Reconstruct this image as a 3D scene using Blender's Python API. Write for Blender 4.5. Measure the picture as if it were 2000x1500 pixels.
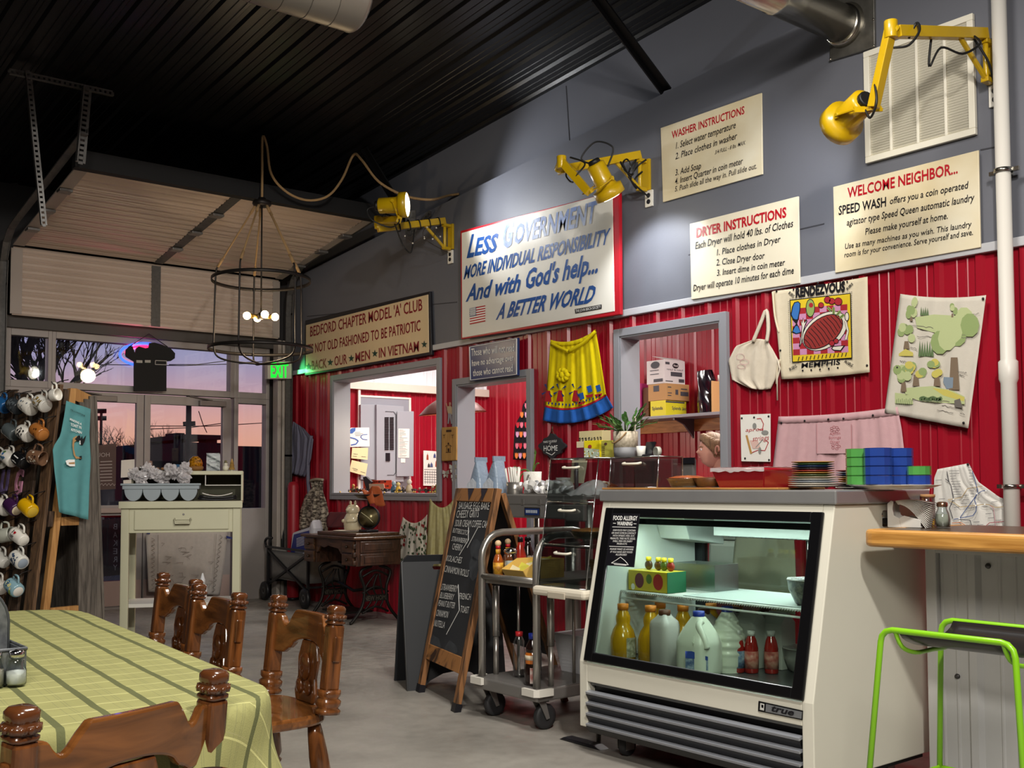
import bpy,bmesh,math,random
from mathutils import Vector,Matrix,noise
V=Vector
for o in list(bpy.data.objects):bpy.data.objects.remove(o)
S=bpy.context.scene
COL=S.collection
R=random.Random(7)
F_PX,CY,H=2080.0,846.0,1.18
YAW,PITCH,ROLL=math.radians(38.7),math.radians(2.8),math.radians(-0.2)
_f=V((-math.cos(YAW),math.sin(YAW),0));_r=V((math.sin(YAW),math.cos(YAW),0));_u=V((0,0,1))
FW=_f*math.cos(PITCH)+_u*math.sin(PITCH)
_u2=_u*math.cos(PITCH)-_f*math.sin(PITCH)
RT=_r*math.cos(ROLL)+_u2*math.sin(ROLL)
UP=_u2*math.cos(ROLL)-_r*math.sin(ROLL)
EYE=V((0,0,H))
cd=bpy.data.cameras.new('camera');cam=bpy.data.objects.new('camera',cd);COL.objects.link(cam)
cam.matrix_world=Matrix(((RT.x,UP.x,-FW.x,EYE.x),(RT.y,UP.y,-FW.y,EYE.y),(RT.z,UP.z,-FW.z,EYE.z),(0,0,0,1)))
cd.sensor_width=36;cd.lens=36*F_PX/2000;cd.shift_y=(CY-750)/2000;cd.clip_start=0.05
S.camera=cam
def at(px,py,x=None,y=None,z=None,d=None):
 r=FW+RT*((px-1000)/F_PX)-UP*((py-CY)/F_PX)
 if d is not None:t=d
 elif x is not None:t=(x-EYE.x)/r.x
 elif y is not None:t=(y-EYE.y)/r.y
 else:t=(z-EYE.z)/r.z
 return EYE+r*t
S.view_settings.view_transform='Standard';S.view_settings.look='None'
S.view_settings.exposure=0.0;S.view_settings.gamma=1.0;S.view_settings.use_curve_mapping=False
def lin(c):
 if isinstance(c,str):
  c=tuple(int(c[i:i+2],16)/255 for i in(0,2,4))
 return tuple(x/12.92 if x<=.04045 else((x+.055)/1.055)**2.4 for x in c)
W_=bpy.data.worlds.new('dusk_sky');S.world=W_;W_.use_nodes=True
nt=W_.node_tree;nt.nodes.clear()
tc=nt.nodes.new('ShaderNodeTexCoord');sp=nt.nodes.new('ShaderNodeSeparateXYZ');rm=nt.nodes.new('ShaderNodeValToRGB')
bg=nt.nodes.new('ShaderNodeBackground');wo=nt.nodes.new('ShaderNodeOutputWorld')
nt.links.new(tc.outputs['Generated'],sp.inputs[0]);nt.links.new(sp.outputs['Z'],rm.inputs[0])
nt.links.new(rm.outputs[0],bg.inputs[0]);nt.links.new(bg.outputs[0],wo.inputs[0])
els=rm.color_ramp.elements
els[0].position=0.0;els[0].color=(*lin('f5a98a'),1)
els[1].position=1.0;els[1].color=(*lin('3a4672'),1)
for p,c in((.035,'f8b498'),(.06,'efb3a6'),(.085,'d3abb5'),(.115,'a9a2c4'),(.15,'8b90bd'),(.3,'69749f')):
 e=els.new(p);e.color=(*lin(c),1)
bg.inputs[1].default_value=1.0
def light(kind,loc,power,color,size=.1,aim=None,spot=None,blend=.5,sy=None):
 d=bpy.data.lights.new(kind.lower()+'_light',kind);o=bpy.data.objects.new(kind.lower()+'_light',d);COL.objects.link(o)
 d.energy=power;d.color=color;o.location=loc
 if kind=='AREA':
  d.size=size
  if sy:d.shape='RECTANGLE';d.size_y=sy
 else:d.shadow_soft_size=size
 if kind=='SPOT':d.spot_size=math.radians(spot);d.spot_blend=blend
 if aim is not None:o.rotation_euler=(V(aim)-V(loc)).to_track_quat('-Z','Y').to_euler()
 return o
light('SPOT',(0.0,1.2,4.0),560,(1,.95,.87),.10,(-3.6,2.8,0.3),115,.6)
light('AREA',(1.6,-1.6,4.0),210,(1,.93,.84),1.2,(-3.5,2.5,0.8))
light('AREA',(-2.6,2.6,4.3),120,(1,.95,.88),.8,(-2.6,2.4,0))
light('AREA',(-5.0,6.7,3.1),150,(1,.95,.9),1.6,(-5.0,6.7,0),sy=.5)
light('AREA',(-9.0,6.7,3.1),80,(1,.96,.92),1.6,(-9.2,6.8,0),sy=.6)
MATS={}
def mat(name,c,rough=.5,metal=0,nz=None,bump=None,emit=0,coat=0,trans=0,alpha=1,spec=.5,ior=1.45,stretch=None,coord='Object'):
 """nz=(scale, amount, second colour): mottled colour; bump=(scale, strength)"""
 if name in MATS:return MATS[name]
 m=bpy.data.materials.new(name);m.use_nodes=True;t=m.node_tree;b=t.nodes['Principled BSDF']
 c=lin(c);b.inputs['Base Color'].default_value=(*c,1)
 b.inputs['Roughness'].default_value=rough;b.inputs['Metallic'].default_value=metal
 b.inputs['Coat Weight'].default_value=coat;b.inputs['Transmission Weight'].default_value=trans
 b.inputs['Alpha'].default_value=alpha;b.inputs['Specular IOR Level'].default_value=spec;b.inputs['IOR'].default_value=ior
 if emit:b.inputs['Emission Color'].default_value=(*c,1);b.inputs['Emission Strength'].default_value=emit
 src=None
 if nz or bump:
  g=t.nodes.new('ShaderNodeTexCoord');src=g.outputs[coord]
  if stretch:
   mp=t.nodes.new('ShaderNodeMapping');mp.inputs['Scale'].default_value=stretch
   t.links.new(src,mp.inputs[0]);src=mp.outputs[0]
 if nz:
  n=t.nodes.new('ShaderNodeTexNoise');n.inputs['Scale'].default_value=nz[0];n.inputs['Detail'].default_value=6
  t.links.new(src,n.inputs['Vector'])
  rp=t.nodes.new('ShaderNodeValToRGB');t.links.new(n.outputs['Fac'],rp.inputs[0])
  w=nz[1];rp.color_ramp.elements[0].position=.5-w;rp.color_ramp.elements[1].position=.5+w
  rp.color_ramp.elements[0].color=(*lin(nz[2]),1);rp.color_ramp.elements[1].color=(*c,1)
  t.links.new(rp.outputs[0],b.inputs['Base Color'])
 if bump:
  n=t.nodes.new('ShaderNodeTexNoise');n.inputs['Scale'].default_value=bump[0];n.inputs['Detail'].default_value=4
  t.links.new(src,n.inputs['Vector'])
  bp=t.nodes.new('ShaderNodeBump');bp.inputs['Strength'].default_value=bump[1];bp.inputs['Distance'].default_value=.01
  t.links.new(n.outputs['Fac'],bp.inputs['Height']);t.links.new(bp.outputs[0],b.inputs['Normal'])
 MATS[name]=m
 return m
def glassy(name,tint='ffffff',gloss=.05,rough=.02):
 if name in MATS:return MATS[name]
 m=bpy.data.materials.new(name);m.use_nodes=True;t=m.node_tree;t.nodes.clear()
 out=t.nodes.new('ShaderNodeOutputMaterial');mx=t.nodes.new('ShaderNodeMixShader')
 tr=t.nodes.new('ShaderNodeBsdfTransparent');gl=t.nodes.new('ShaderNodeBsdfGlossy');fr=t.nodes.new('ShaderNodeLayerWeight')
 ad=t.nodes.new('ShaderNodeMath');ad.operation='MULTIPLY_ADD'
 tr.inputs[0].default_value=(*lin(tint),1);gl.inputs['Roughness'].default_value=rough
 fr.inputs[0].default_value=.25;ad.inputs[1].default_value=.55;ad.inputs[2].default_value=gloss
 t.links.new(fr.outputs['Fresnel'],ad.inputs[0]);t.links.new(ad.outputs[0],mx.inputs[0])
 t.links.new(tr.outputs[0],mx.inputs[1]);t.links.new(gl.outputs[0],mx.inputs[2]);t.links.new(mx.outputs[0],out.inputs[0])
 MATS[name]=m
 return m
def wood(name,c1,c2,scale=6,stretch=(1,1,12),rough=.35,coat=.3,pos=(.35,.65)):
 if name in MATS:return MATS[name]
 m=mat(name,c1,rough,coat=coat);t=m.node_tree;b=t.nodes['Principled BSDF']
 g=t.nodes.new('ShaderNodeTexCoord');mp=t.nodes.new('ShaderNodeMapping')
 mp.inputs['Scale'].default_value=stretch
 t.links.new(g.outputs['Object'],mp.inputs[0])
 n=t.nodes.new('ShaderNodeTexNoise');n.inputs['Scale'].default_value=scale;n.inputs['Detail'].default_value=8;n.inputs['Distortion'].default_value=1.2
 t.links.new(mp.outputs[0],n.inputs['Vector'])
 rp=t.nodes.new('ShaderNodeValToRGB');t.links.new(n.outputs['Fac'],rp.inputs[0])
 rp.color_ramp.elements[0].position,rp.color_ramp.elements[1].position=pos
 rp.color_ramp.elements[0].color=(*lin(c2),1);rp.color_ramp.elements[1].color=(*lin(c1),1)
 t.links.new(rp.outputs[0],b.inputs['Base Color'])
 bp=t.nodes.new('ShaderNodeBump');bp.inputs['Strength'].default_value=.15;bp.inputs['Distance'].default_value=.004
 t.links.new(n.outputs['Fac'],bp.inputs['Height']);t.links.new(bp.outputs[0],b.inputs['Normal'])
 return m
class MB:
 def __init__(s):s.v=[];s.f=[];s.m=[];s.s=[]
 def add(s,vs,fs,mi=0,sm=False):
  k=len(s.v);s.v+=[V(p)for p in vs]
  for f in fs:s.f.append([i+k for i in f]);s.m.append(mi);s.s.append(sm)
  return s
 def box(s,lo,hi,mi=0):
  (a,b,c),(d,e,f)=lo,hi
  return s.add([(a,b,c),(d,b,c),(d,e,c),(a,e,c),(a,b,f),(d,b,f),(d,e,f),(a,e,f)],[(3,2,1,0),(4,5,6,7),(0,1,5,4),(1,2,6,5),(2,3,7,6),(3,0,4,7)],mi)
 def obox(s,c,ax,ay,az,mi=0):
  """box round a centre with three half-axes"""
  c,ax,ay,az=V(c),V(ax),V(ay),V(az)
  p=[c+i*ax+j*ay+k*az for k in(-1,1)for j in(-1,1)for i in(-1,1)]
  return s.add(p,[(0,2,3,1),(4,5,7,6),(0,1,5,4),(1,3,7,5),(3,2,6,7),(2,0,4,6)],mi)
 def bar(s,p,q,w,h,up=(0,0,1),mi=0):
  p,q=V(p),V(q);d=(q-p)
  sd=d.cross(V(up));sd=sd.normalized()if sd.length>1e-6 else V((1,0,0));n=sd.cross(d).normalized()
  return s.obox((p+q)/2,d/2,sd*w/2,n*h/2,mi)
 def ring(s,c,n1,n2,r,n):return[c+n1*(r*math.cos(2*math.pi*i/n))+n2*(r*math.sin(2*math.pi*i/n))for i in range(n)]
 def lathe(s,prof,o=(0,0,0),ax=(0,0,1),n=20,mi=0,sm=True,sq=None):
  """prof: (radius, height) pairs; sq: superellipse power for squarish sections, optional"""
  o,ax=V(o),V(ax).normalized();n1=ax.orthogonal().normalized()
  if abs(ax.z)>.99:n1=V((1,0,0))
  n2=ax.cross(n1);vs=[];fs=[]
  for r,h in prof:
   for i in range(n):
    a=2*math.pi*i/n;ca,sa=math.cos(a),math.sin(a)
    k=1 if not sq else(abs(ca)**sq+abs(sa)**sq)**(-1/sq)
    vs.append(o+ax*h+n1*(r*k*ca)+n2*(r*k*sa))
  for j in range(len(prof)-1):
   for i in range(n):fs.append((j*n+i,j*n+(i+1)%n,(j+1)*n+(i+1)%n,(j+1)*n+i))
  s.add(vs,fs,mi,sm)
  k=len(s.v)-len(vs)
  for j,rev in((0,True),(len(prof)-1,False)):
   if prof[j][0]>1e-4:
    f=[k+j*n+i for i in range(n)];s.f.append(f[::-1]if rev else f);s.m.append(mi);s.s.append(False)
  return s
 def cyl(s,p,q,r,r2=None,n=16,mi=0):
  p,q=V(p),V(q);L=(q-p).length
  return s.lathe([(r,0),(r if r2 is None else r2,L)],p,q-p,n,mi)
 def tube(s,pts,r,n=8,mi=0,closed=False):
  pts=[V(p)for p in pts];m=len(pts);vs=[];fs=[]
  t0=(pts[1]-pts[0]).normalized();nn=t0.orthogonal().normalized()
  for i,p in enumerate(pts):
   a=pts[(i-1)%m]if(i>0 or closed)else p;b=pts[(i+1)%m]if(i<m-1 or closed)else p
   t=(b-a).normalized();nn=(nn-t*nn.dot(t)).normalized();bb=t.cross(nn)
   rr=r[i]if isinstance(r,(list,tuple))else r
   vs+=[p+nn*(rr*math.cos(2*math.pi*k/n))+bb*(rr*math.sin(2*math.pi*k/n))for k in range(n)]
  for i in range(m if closed else m-1):
   j=(i+1)%m
   for k in range(n):fs.append((i*n+k,i*n+(k+1)%n,j*n+(k+1)%n,j*n+k))
  if not closed:fs+=[tuple(range(n))[::-1],tuple((m-1)*n+k for k in range(n))]
  return s.add(vs,fs,mi,True)
 def prism(s,poly,off,mi=0):
  poly=[V(p)for p in poly];off=V(off);n=len(poly)
  nor=V((0,0,0))
  for i in range(n):nor+=poly[i].cross(poly[(i+1)%n])
  if nor.dot(off)>0:poly=poly[::-1]
  return s.add(poly+[p+off for p in poly],[tuple(range(n)),tuple(range(2*n-1,n-1,-1))]+[(i,i+n,(i+1)%n+n,(i+1)%n)for i in range(n)],mi)
 def flat(s,poly,mi=0):return s.add(poly,[tuple(range(len(poly)))],mi)
 def grid(s,fn,nu,nv,mi=0,sm=True):
  vs=[fn(i/nu,j/nv)for j in range(nv+1)for i in range(nu+1)];k=nu+1
  mf=mi if callable(mi)else(lambda u,v:mi)
  for p in[0]:
   b=len(s.v);s.v+=[V(q)for q in vs]
   for j in range(nv):
    for i in range(nu):
     s.f.append([b+j*k+i,b+j*k+i+1,b+(j+1)*k+i+1,b+(j+1)*k+i]);s.m.append(mf((i+.5)/nu,(j+.5)/nv));s.s.append(sm)
  return s
 def ball(s,c,r,n=12,mi=0,sz=(1,1,1)):
  c=V(c);m=n//2+1;vs=[];fs=[]
  for j in range(m+1):
   a=math.pi*j/m
   for i in range(n):
    b=2*math.pi*i/n
    vs.append(c+V((math.sin(a)*math.cos(b)*sz[0],math.sin(a)*math.sin(b)*sz[1],math.cos(a)*sz[2]))*r)
  for j in range(m):
   for i in range(n):fs.append((j*n+i,(j+1)*n+i,(j+1)*n+(i+1)%n,j*n+(i+1)%n))
  return s.add(vs,fs,mi,True)
OFF={}
def obj(name,mb,m,parent=None,bev=0,sol=0,sub=0,label=None,kind=None,origin=None,seg=2):
 me=bpy.data.meshes.new(name);vs=mb.v
 if parent is not None:off=OFF[parent.name]
 elif origin is not None:off=V(origin)
 else:
  lo=[min(p[i]for p in vs)for i in range(3)];hi=[max(p[i]for p in vs)for i in range(3)]
  off=V(((lo[0]+hi[0])/2,(lo[1]+hi[1])/2,lo[2]))
 me.from_pydata([p-off for p in vs],[],mb.f)
 for x in(m if isinstance(m,(list,tuple))else[m]):me.materials.append(x)
 me.polygons.foreach_set('material_index',mb.m);me.polygons.foreach_set('use_smooth',mb.s)
 me.validate();me.update()
 o=bpy.data.objects.new(name,me);COL.objects.link(o)
 if parent is not None:o.parent=parent;OFF[o.name]=off
 else:o.location=off;OFF[o.name]=off
 if sol:q=o.modifiers.new('thickness','SOLIDIFY');q.thickness=sol;q.offset=0
 if bev:q=o.modifiers.new('bevel','BEVEL');q.width=bev;q.segments=seg;q.limit_method='ANGLE';q.angle_limit=math.radians(40);q.use_clamp_overlap=True
 if sub:q=o.modifiers.new('smooth','SUBSURF');q.levels=sub;q.render_levels=sub
 if label:o['label']=label
 if kind:o['kind']=kind
 return o
def tag(o,label,cat,group=None,kind=None):
 o['label']=label;o['category']=cat
 if group:o['group']=group
 if kind:o['kind']=kind
 return o
def thing(name,label,cat,loc=(0,0,0),rz=0,group=None,local=False):
 o=bpy.data.objects.new(name,None);COL.objects.link(o);o.empty_display_size=.1
 o.location=loc;o.rotation_euler=(0,0,rz);OFF[o.name]=V((0,0,0))if local else V(loc)
 return tag(o,label,cat,group)
def dup(root,loc,rz=0,label=None,group=None,scale=None):
 def cp(o,par):
  c=o.copy();COL.objects.link(c)
  if par is not None:c.parent=par
  for ch in o.children:cp(ch,c)
  return c
 r=cp(root,None);r.location=loc;r.rotation_euler=(0,0,rz)
 if scale:r.scale=scale
 if label:r['label']=label
 if group:r['group']=group
 return r
def struct(name,mb,m,bev=0,parent=None,sol=0):
 return obj(name,mb,m,parent,bev=bev,sol=sol,kind='structure')
_TX={}
def _glyphs(s,bold):
 k=(s,bold)
 if k not in _TX:
  c=bpy.data.curves.new('t','FONT');c.body=s;c.resolution_u=2;c.offset=bold
  o=bpy.data.objects.new('t',c);COL.objects.link(o)
  dg=bpy.context.evaluated_depsgraph_get();me=bpy.data.meshes.new_from_object(o.evaluated_get(dg))
  vs=[tuple(v.co)for v in me.vertices];fs=[tuple(p.vertices)for p in me.polygons]
  bpy.data.objects.remove(o);bpy.data.curves.remove(c);bpy.data.meshes.remove(me)
  _TX[k]=(vs,fs)
 return _TX[k]
_cap=[None]
def text(mb,s,P0,P1,P2,mi=0,bold=0.0,lift=None,mp=None):
 """baseline from P0 to P1, cap height P0->P2 (3-D points); lift: small offset vector off the surface"""
 if _cap[0]is None:
  g=_glyphs('H',0.0)[0];_cap[0]=max(p[1]for p in g)
 vs,fs=_glyphs(s,bold)
 if not vs:return mb
 x0=min(p[0]for p in vs);x1=max(p[0]for p in vs);P0,P1,P2=V(P0),V(P1),V(P2)
 l=V(lift)if lift is not None else V((0,0,0))
 pts=[P0+(P1-P0)*((p[0]-x0)/(x1-x0))+(P2-P0)*(p[1]/_cap[0])+l for p in vs]
 return mb.add([mp(q)for q in pts]if mp else pts,fs,mi)
def ptext(mb,s,p0,p1,top,pl,mi=0,bold=0.0):
 """lettering on the plane pl={'y':..} or {'x':..}; baseline ends and cap top as photo pixels"""
 return text(mb,s,at(*p0,**pl),at(*p1,**pl),at(*top,**pl),mi,bold)
def lerp(a,b,t):return a+(b-a)*t
def poly_at(pts,t):
 """point at parameter t along a polyline (by arc length)"""
 pts=[V(p)for p in pts];L=[(pts[i+1]-pts[i]).length for i in range(len(pts)-1)];d=t*sum(L)
 for i,l in enumerate(L):
  if d<=l or i==len(L)-1:return pts[i].lerp(pts[i+1],min(1,d/l if l else 0))
  d-=l
def smooth_path(pts,n=6):
 pts=[V(p)for p in pts];out=[]
 for i in range(len(pts)-1):
  p0=pts[max(0,i-1)];p1=pts[i];p2=pts[i+1];p3=pts[min(len(pts)-1,i+2)]
  for k in range(n):
   t=k/n
   out.append(.5*((2*p1)+(p2-p0)*t+(2*p0-5*p1+4*p2-p3)*t*t+(3*p1-p0-3*p2+p3)*t*t*t))
 return out+[pts[-1]]
# ================================================================ SETTING
WY,BY,FX=5.3,8.0,-10.5
def zc(x):return 4.175+.0745*(x+8.07)
def zs(x):return 3.615+.0805*(x+7.837)
red=mat('red_metal','9c1226',.32,nz=(3,.5,'8f0f22'),spec=.5)
grey_paint=mat('grey_paint','686a73',.5,nz=(1.2,.5,'60626a'),bump=(60,.04))
trim_grey=mat('trim_grey','8f9096',.45)
black_metal=mat('black_metal','08080a',.36,spec=.4)
alu=mat('aluminium','a39c98',.45,metal=.15,nz=(8,.5,'958f8c'))
white_paint=mat('white_paint','d9d6cd',.5)
dark_wall=mat('dark_wall','2c2a2b',.7)
conc=mat('concrete','a19c94',.42,nz=(1.6,.22,'77736d'),bump=(9,.12),spec=.4)
t=conc.node_tree;_b=t.nodes['Principled BSDF']
_n=t.nodes.new('ShaderNodeTexNoise');_n.inputs['Scale'].default_value=14;_n.inputs['Detail'].default_value=8
_g=t.nodes.new('ShaderNodeTexCoord');t.links.new(_g.outputs['Object'],_n.inputs['Vector'])
_mr=t.nodes.new('ShaderNodeMapRange');_mr.inputs[1].default_value=.35;_mr.inputs[2].default_value=.7;_mr.inputs[3].default_value=.3;_mr.inputs[4].default_value=.6
t.links.new(_n.outputs['Fac'],_mr.inputs[0]);t.links.new(_mr.outputs[0],_b.inputs['Roughness'])
struct('floor',MB().box((FX-.15,-4,-.12),(4,BY+.1,0)),conc)
def corr(mb,u0,u1,z0,z1,w,axis='x',out=-1,step=.2286,h=.019):
 """ribbed sheet: ribs along z, running along axis, face at w, ribs standing out by h"""
 cuts=[]
 k=math.floor(u0/step)-1
 prof=[]
 while k*step<u1+step:
  c=k*step
  prof+=[(c-.030,0),(c-.014,1),(c+.014,1),(c+.030,0),(c+.092,0),(c+.097,.18),(c+.103,.18),(c+.108,0),(c+.150,0),(c+.155,.18),(c+.161,.18),(c+.166,0)];k+=1
 prof.sort();pts=[]
 def hv(u):
  for(a,x),(b,y)in zip(prof,prof[1:]):
   if a<=u<=b:return x+(y-x)*(u-a)/(b-a)if b>a else x
  return 0
 pts=[(u0,hv(u0))]+[p for p in prof if u0<p[0]<u1]+[(u1,hv(u1))]
 vs=[]
 for z in(z0,z1):
  for u,q in pts:
   y=w+out*h*q
   vs.append((u,y,z(u)if callable(z)else z)if axis=='x' else(y,u,z(u)if callable(z)else z))
 n=len(pts)
 mb.add(vs,[(i,i+1,n+i+1,n+i)for i in range(n-1)])
 return mb
zoff=lambda px,py:at(px,py,x=FX).z
yoff=lambda px,py=760:at(px,py,x=FX).y
wx=lambda px,py=800:at(px,py,y=WY).x
OP=[(wx(656),wx(859),1.10,2.235),(wx(897),wx(1035),0,2.03),(wx(1217),wx(1414),.95,2.225)]
TR=2.39
m=MB();x=FX
for a,b,c,d in OP:
 corr(m,x,a,0,TR,WY)
 corr(m,a,b,d,TR,WY)
 if c>0:corr(m,a,b,0,c,WY)
 x=b
corr(m,x,3.9,0,TR,WY)
x=FX
for a,b,c,d in OP:
 m.box((x,WY+.02,0),(a,5.44,TR));m.box((a,WY+.02,d),(b,5.44,TR))
 if c>0:m.box((a,WY+.02,0),(b,5.44,c))
 x=b
m.box((x,WY+.02,0),(3.9,5.44,TR))
struct('wall_right',m,red)
m=MB()
m.add([(FX,5.285,TR),(3.9,5.285,TR),(3.9,5.285,zs(3.9)),(FX,5.285,zs(FX)),(FX,5.44,TR),(3.9,5.44,TR),(3.9,5.44,zs(3.9)),(FX,5.44,zs(FX))],[(0,1,2,3),(3,2,6,7),(5,4,7,6),(0,4,5,1)])
o=struct('wall_right_board',m,grey_paint)
m=MB().prism([(FX,5.44,zs(FX)-.02),(3.9,5.44,zs(3.9)-.02),(3.9,5.44,zc(3.9)+.1),(FX,5.44,zc(FX)+.1)],(0,.06,0))
struct('wall_right_beam',m,grey_paint)
m=MB()
for(p,q)in(((1610,437),(1345,498)),((893,590),(600,618)),((1955,285),(1915,293))):
 a,b=at(*p,y=5.285),at(*q,y=5.285);m.bar(a+V((0,-.001,0)),b+V((0,-.001,0)),.004,.007)
a,b=at(1106,168,y=5.44),at(1113,280,y=5.44);m.bar(a+V((0,-.002,0)),b+V((0,-.002,0)),.006,.004)
struct('trim_7',m,mat('joint_dark','3a3a40',.7))
struct('trim_1',MB().box((FX,5.262,TR-.028),(3.9,5.3,TR+.02)),mat('trim_light','b5b6ba',.4),bev=.004)
k=2
for a,b,c,d in OP:
 m=MB();w=.055
 for u0,u1,v0,v1 in((a-w,a,c-(w if c else 0),d+w),(b,b+w,c-(w if c else 0),d+w),(a,b,d,d+w))+(((a,b,c-w,c),)if c else()):
  m.box((u0,5.262,max(0,v0)),(u1,5.30,v1))
 m.box((a,5.27,c),(a+.012,5.46,d));m.box((b-.012,5.27,c),(b,5.46,d));m.box((a,5.27,d-.012),(b,5.46,d))
 if c:m.box((a-.02,5.255,c-.012),(b+.02,5.47,c+.012))
 struct('trim_%d'%k,m,trim_grey,bev=.003);k+=1
m=MB();step=.2195;y=-4.05;prof=[]
n0=1.855-step*27
for i in range(70):
 c=n0+i*step
 if c>6:break
 prof+=[(c-.034,0),(c-.016,.02),(c+.016,.02),(c+.034,0),(c+.088,0),(c+.093,.004),(c+.099,.004),(c+.104,0),(c+.146,0),(c+.151,.004),(c+.157,.004),(c+.162,0)]
prof=[p for p in sorted(prof)if-4.1<p[0]<5.52]
vs=[(xx,u,zc(xx)+q)for xx in(-10.8,4.0)for u,q in prof];n=len(prof)
m.add(vs,[(i,i+1,n+i+1,n+i)for i in range(n-1)])
vs=[(xx,yy,zc(xx)+.08)for xx in(-10.8,4)for yy in(-4.1,5.52)];m.add(vs,[(0,1,3,2)])
struct('ceiling',m,black_metal)
struct('wall_left',MB().box((FX-.1,-4.1,0),(4.1,-4,5.2)),grey_paint)
struct('wall_back',MB().box((4,-4,0),(4.1,5.5,5.2)),grey_paint)
m=MB();corr(m,FX,-.8,0,3.2,BY)
m.box((FX,BY+.02,0),(-.8,BY+.1,3.2));struct('wall_kitchen_back',m,red)
m=MB();corr(m,5.44,BY,0,2.27,FX,axis='y',out=1)
m.box((FX-.1,5.3,0),(FX-.02,BY,2.27));struct('wall_kitchen_far',m,red)
m=MB();corr(m,5.44,BY,2.36,3.2,FX,axis='y',out=1);m.box((FX-.1,5.3,2.27),(FX-.02,BY,3.2))
struct('wall_kitchen_upper',m,mat('white_ribbed','e4e6ea',.4))
struct('trim_5',MB().box((FX,5.46,2.27),(FX+.07,BY,2.36)),mat('cream_trim','d9cdbf',.5),bev=.004)
struct('wall_kitchen_side',MB().box((-.8,5.44,0),(-.7,BY,3.2)),red)
struct('ceiling_kitchen',MB().box((FX-.1,5.44,3.2),(-.7,BY+.1,3.3)),white_paint)
yL,yR=2.36,5.06
m=MB()
m.box((FX-.1,-4,0),(FX-.02,yL,4.3));m.box((FX-.1,yR,0),(FX-.02,5.44,4.3));m.box((FX-.1,yL,2.74),(FX-.02,yR,4.3))
struct('wall_far',m,dark_wall)
struct('trim_6',MB().box((FX-.02,yL,2.64),(FX+.10,yR+.1,2.75)),mat('dark_header','4b4744',.6),bev=.005)
def pane_window(name,ya,yb,za,zb,gy0,gy1,gz0,gz1,x=FX,dx=.11,matl=alu):
 m=MB()
 m.box((x-dx/2,ya,za),(x+dx/2,gy0,zb));m.box((x-dx/2,gy1,za),(x+dx/2,yb,zb))
 m.box((x-dx/2,gy0,za),(x+dx/2,gy1,gz0));m.box((x-dx/2,gy0,gz1),(x+dx/2,gy1,zb))
 o=struct(name,m,matl,bev=.004)
 g=MB().box((x-.006,gy0-.006,gz0-.006),(x+.006,gy1+.006,gz1+.006))
 obj('pane',g,glassy('window_glass','f4f6f8',.035),o)
 return o
zt,zb=2.575,2.165
ys=[yoff(p)for p in(17,90,105,446,462,516)]
ym=[(ys[1]+ys[2])/2,(ys[3]+ys[4])/2]
ztop,zmid=2.645,2.10
pane_window('window_1',yL,ym[0],zmid,ztop,ys[0],ys[1],zb,zt)
pane_window('window_2',ym[0],ym[1],zmid,ztop,ys[2],ys[3],zb,zt)
pane_window('window_3',ym[1],yR,zmid,ztop,ys[4],ys[5],zb,zt)
w4=pane_window('window_4',ym[1],yR,.0,zmid,ys[4],ys[5],.95,2.045)
w5=pane_window('window_5',ym[1]+.005,yR-.005,.10,.905,ys[4],ys[5],.2,.86,dx=.1)
w6=pane_window('window_6',yL,ym[0],0,zmid,yL+.05,ym[0]-.05,.2,2.045)
yd=[yoff(p)for p in(117,160,266,280.5,293,434,447)]
d0=ym[0]
def door(name,ya,yb,g0,g1,hy):
 x,dx=FX,.06;m=MB()
 m.box((x-dx/2,ya,.02),(x+dx/2,g0,2.09));m.box((x-dx/2,g1,.02),(x+dx/2,yb,2.09))
 m.box((x-dx/2,g0,2.0),(x+dx/2,g1,2.09));m.box((x-dx/2,g0,.90),(x+dx/2,g1,1.0));m.box((x-dx/2,g0,.02),(x+dx/2,g1,.26))
 o=struct(name,m,alu,bev=.004)
 g=MB().box((x-.005,g0,1.0),(x+.005,g1,2.0)).box((x-.005,g0,.26),(x+.005,g1,.90))
 obj('pane',g,glassy('window_glass'),o)
 obj('kick_plate',MB().box((x+.031,ya+.01,.03),(x+.036,yb-.01,.27)),mat('kick_beige','b19a92',.5),o)
 pb=MB().box((x+.032,ya+.05,.925),(x+.07,yb-.05,.975));obj('push_bar',pb,mat('bar_beige','a5948d',.45),o,bev=.006)
 cl=MB().box((x+.03,hy-.14,2.0),(x+.09,hy+.14,2.055));cl.bar((x+.06,hy,2.06),(x+.05,hy-.24,2.095),.03,.012)
 obj('door_closer',cl,mat('closer_grey','77706c',.4,metal=.3),o,bev=.005)
 return o
door('door_1',d0+.02,yd[3]-.004,d0+.10,yd[2],yd[2]-.35)
door('door_2',yd[3]+.004,ym[1]-.02,yd[4],yd[5],yd[5]-.13)
struct('trim_8',MB().box((FX-.06,d0,0),(FX+.06,ym[1],.02)),alu)
m=MB().box((-10.40,yoff(527,900)-.02,0),(-10.28,yoff(527,900)+.02,2.72)).box((-10.42,yoff(527,900)+.02,0),(-10.33,5.17,2.72)).box((-10.40,5.13,0),(-10.28,5.17,2.72))
struct('column',m,mat('column_white','b9b1a8',.5,nz=(5,.4,'9f968e')),bev=.006)
od=thing('overhead_door','half-raised white sectional overhead door curving up above the storefront windows','garage door',(-10.3,3.8,2.75))
door_white=mat('door_white','cbb9ac',.45,nz=(2,.5,'bfae9f'))
ya,yb,yc_=2.46,5.09,at(303,560,x=-10.33).y
zf=3.37
def fold(s):
 if s<.62:return(-10.33,2.75+s)
 q=s-.62;return(-10.27+q*math.cos(.10),zf+.02+q*math.sin(.10)*1.45)
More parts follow.
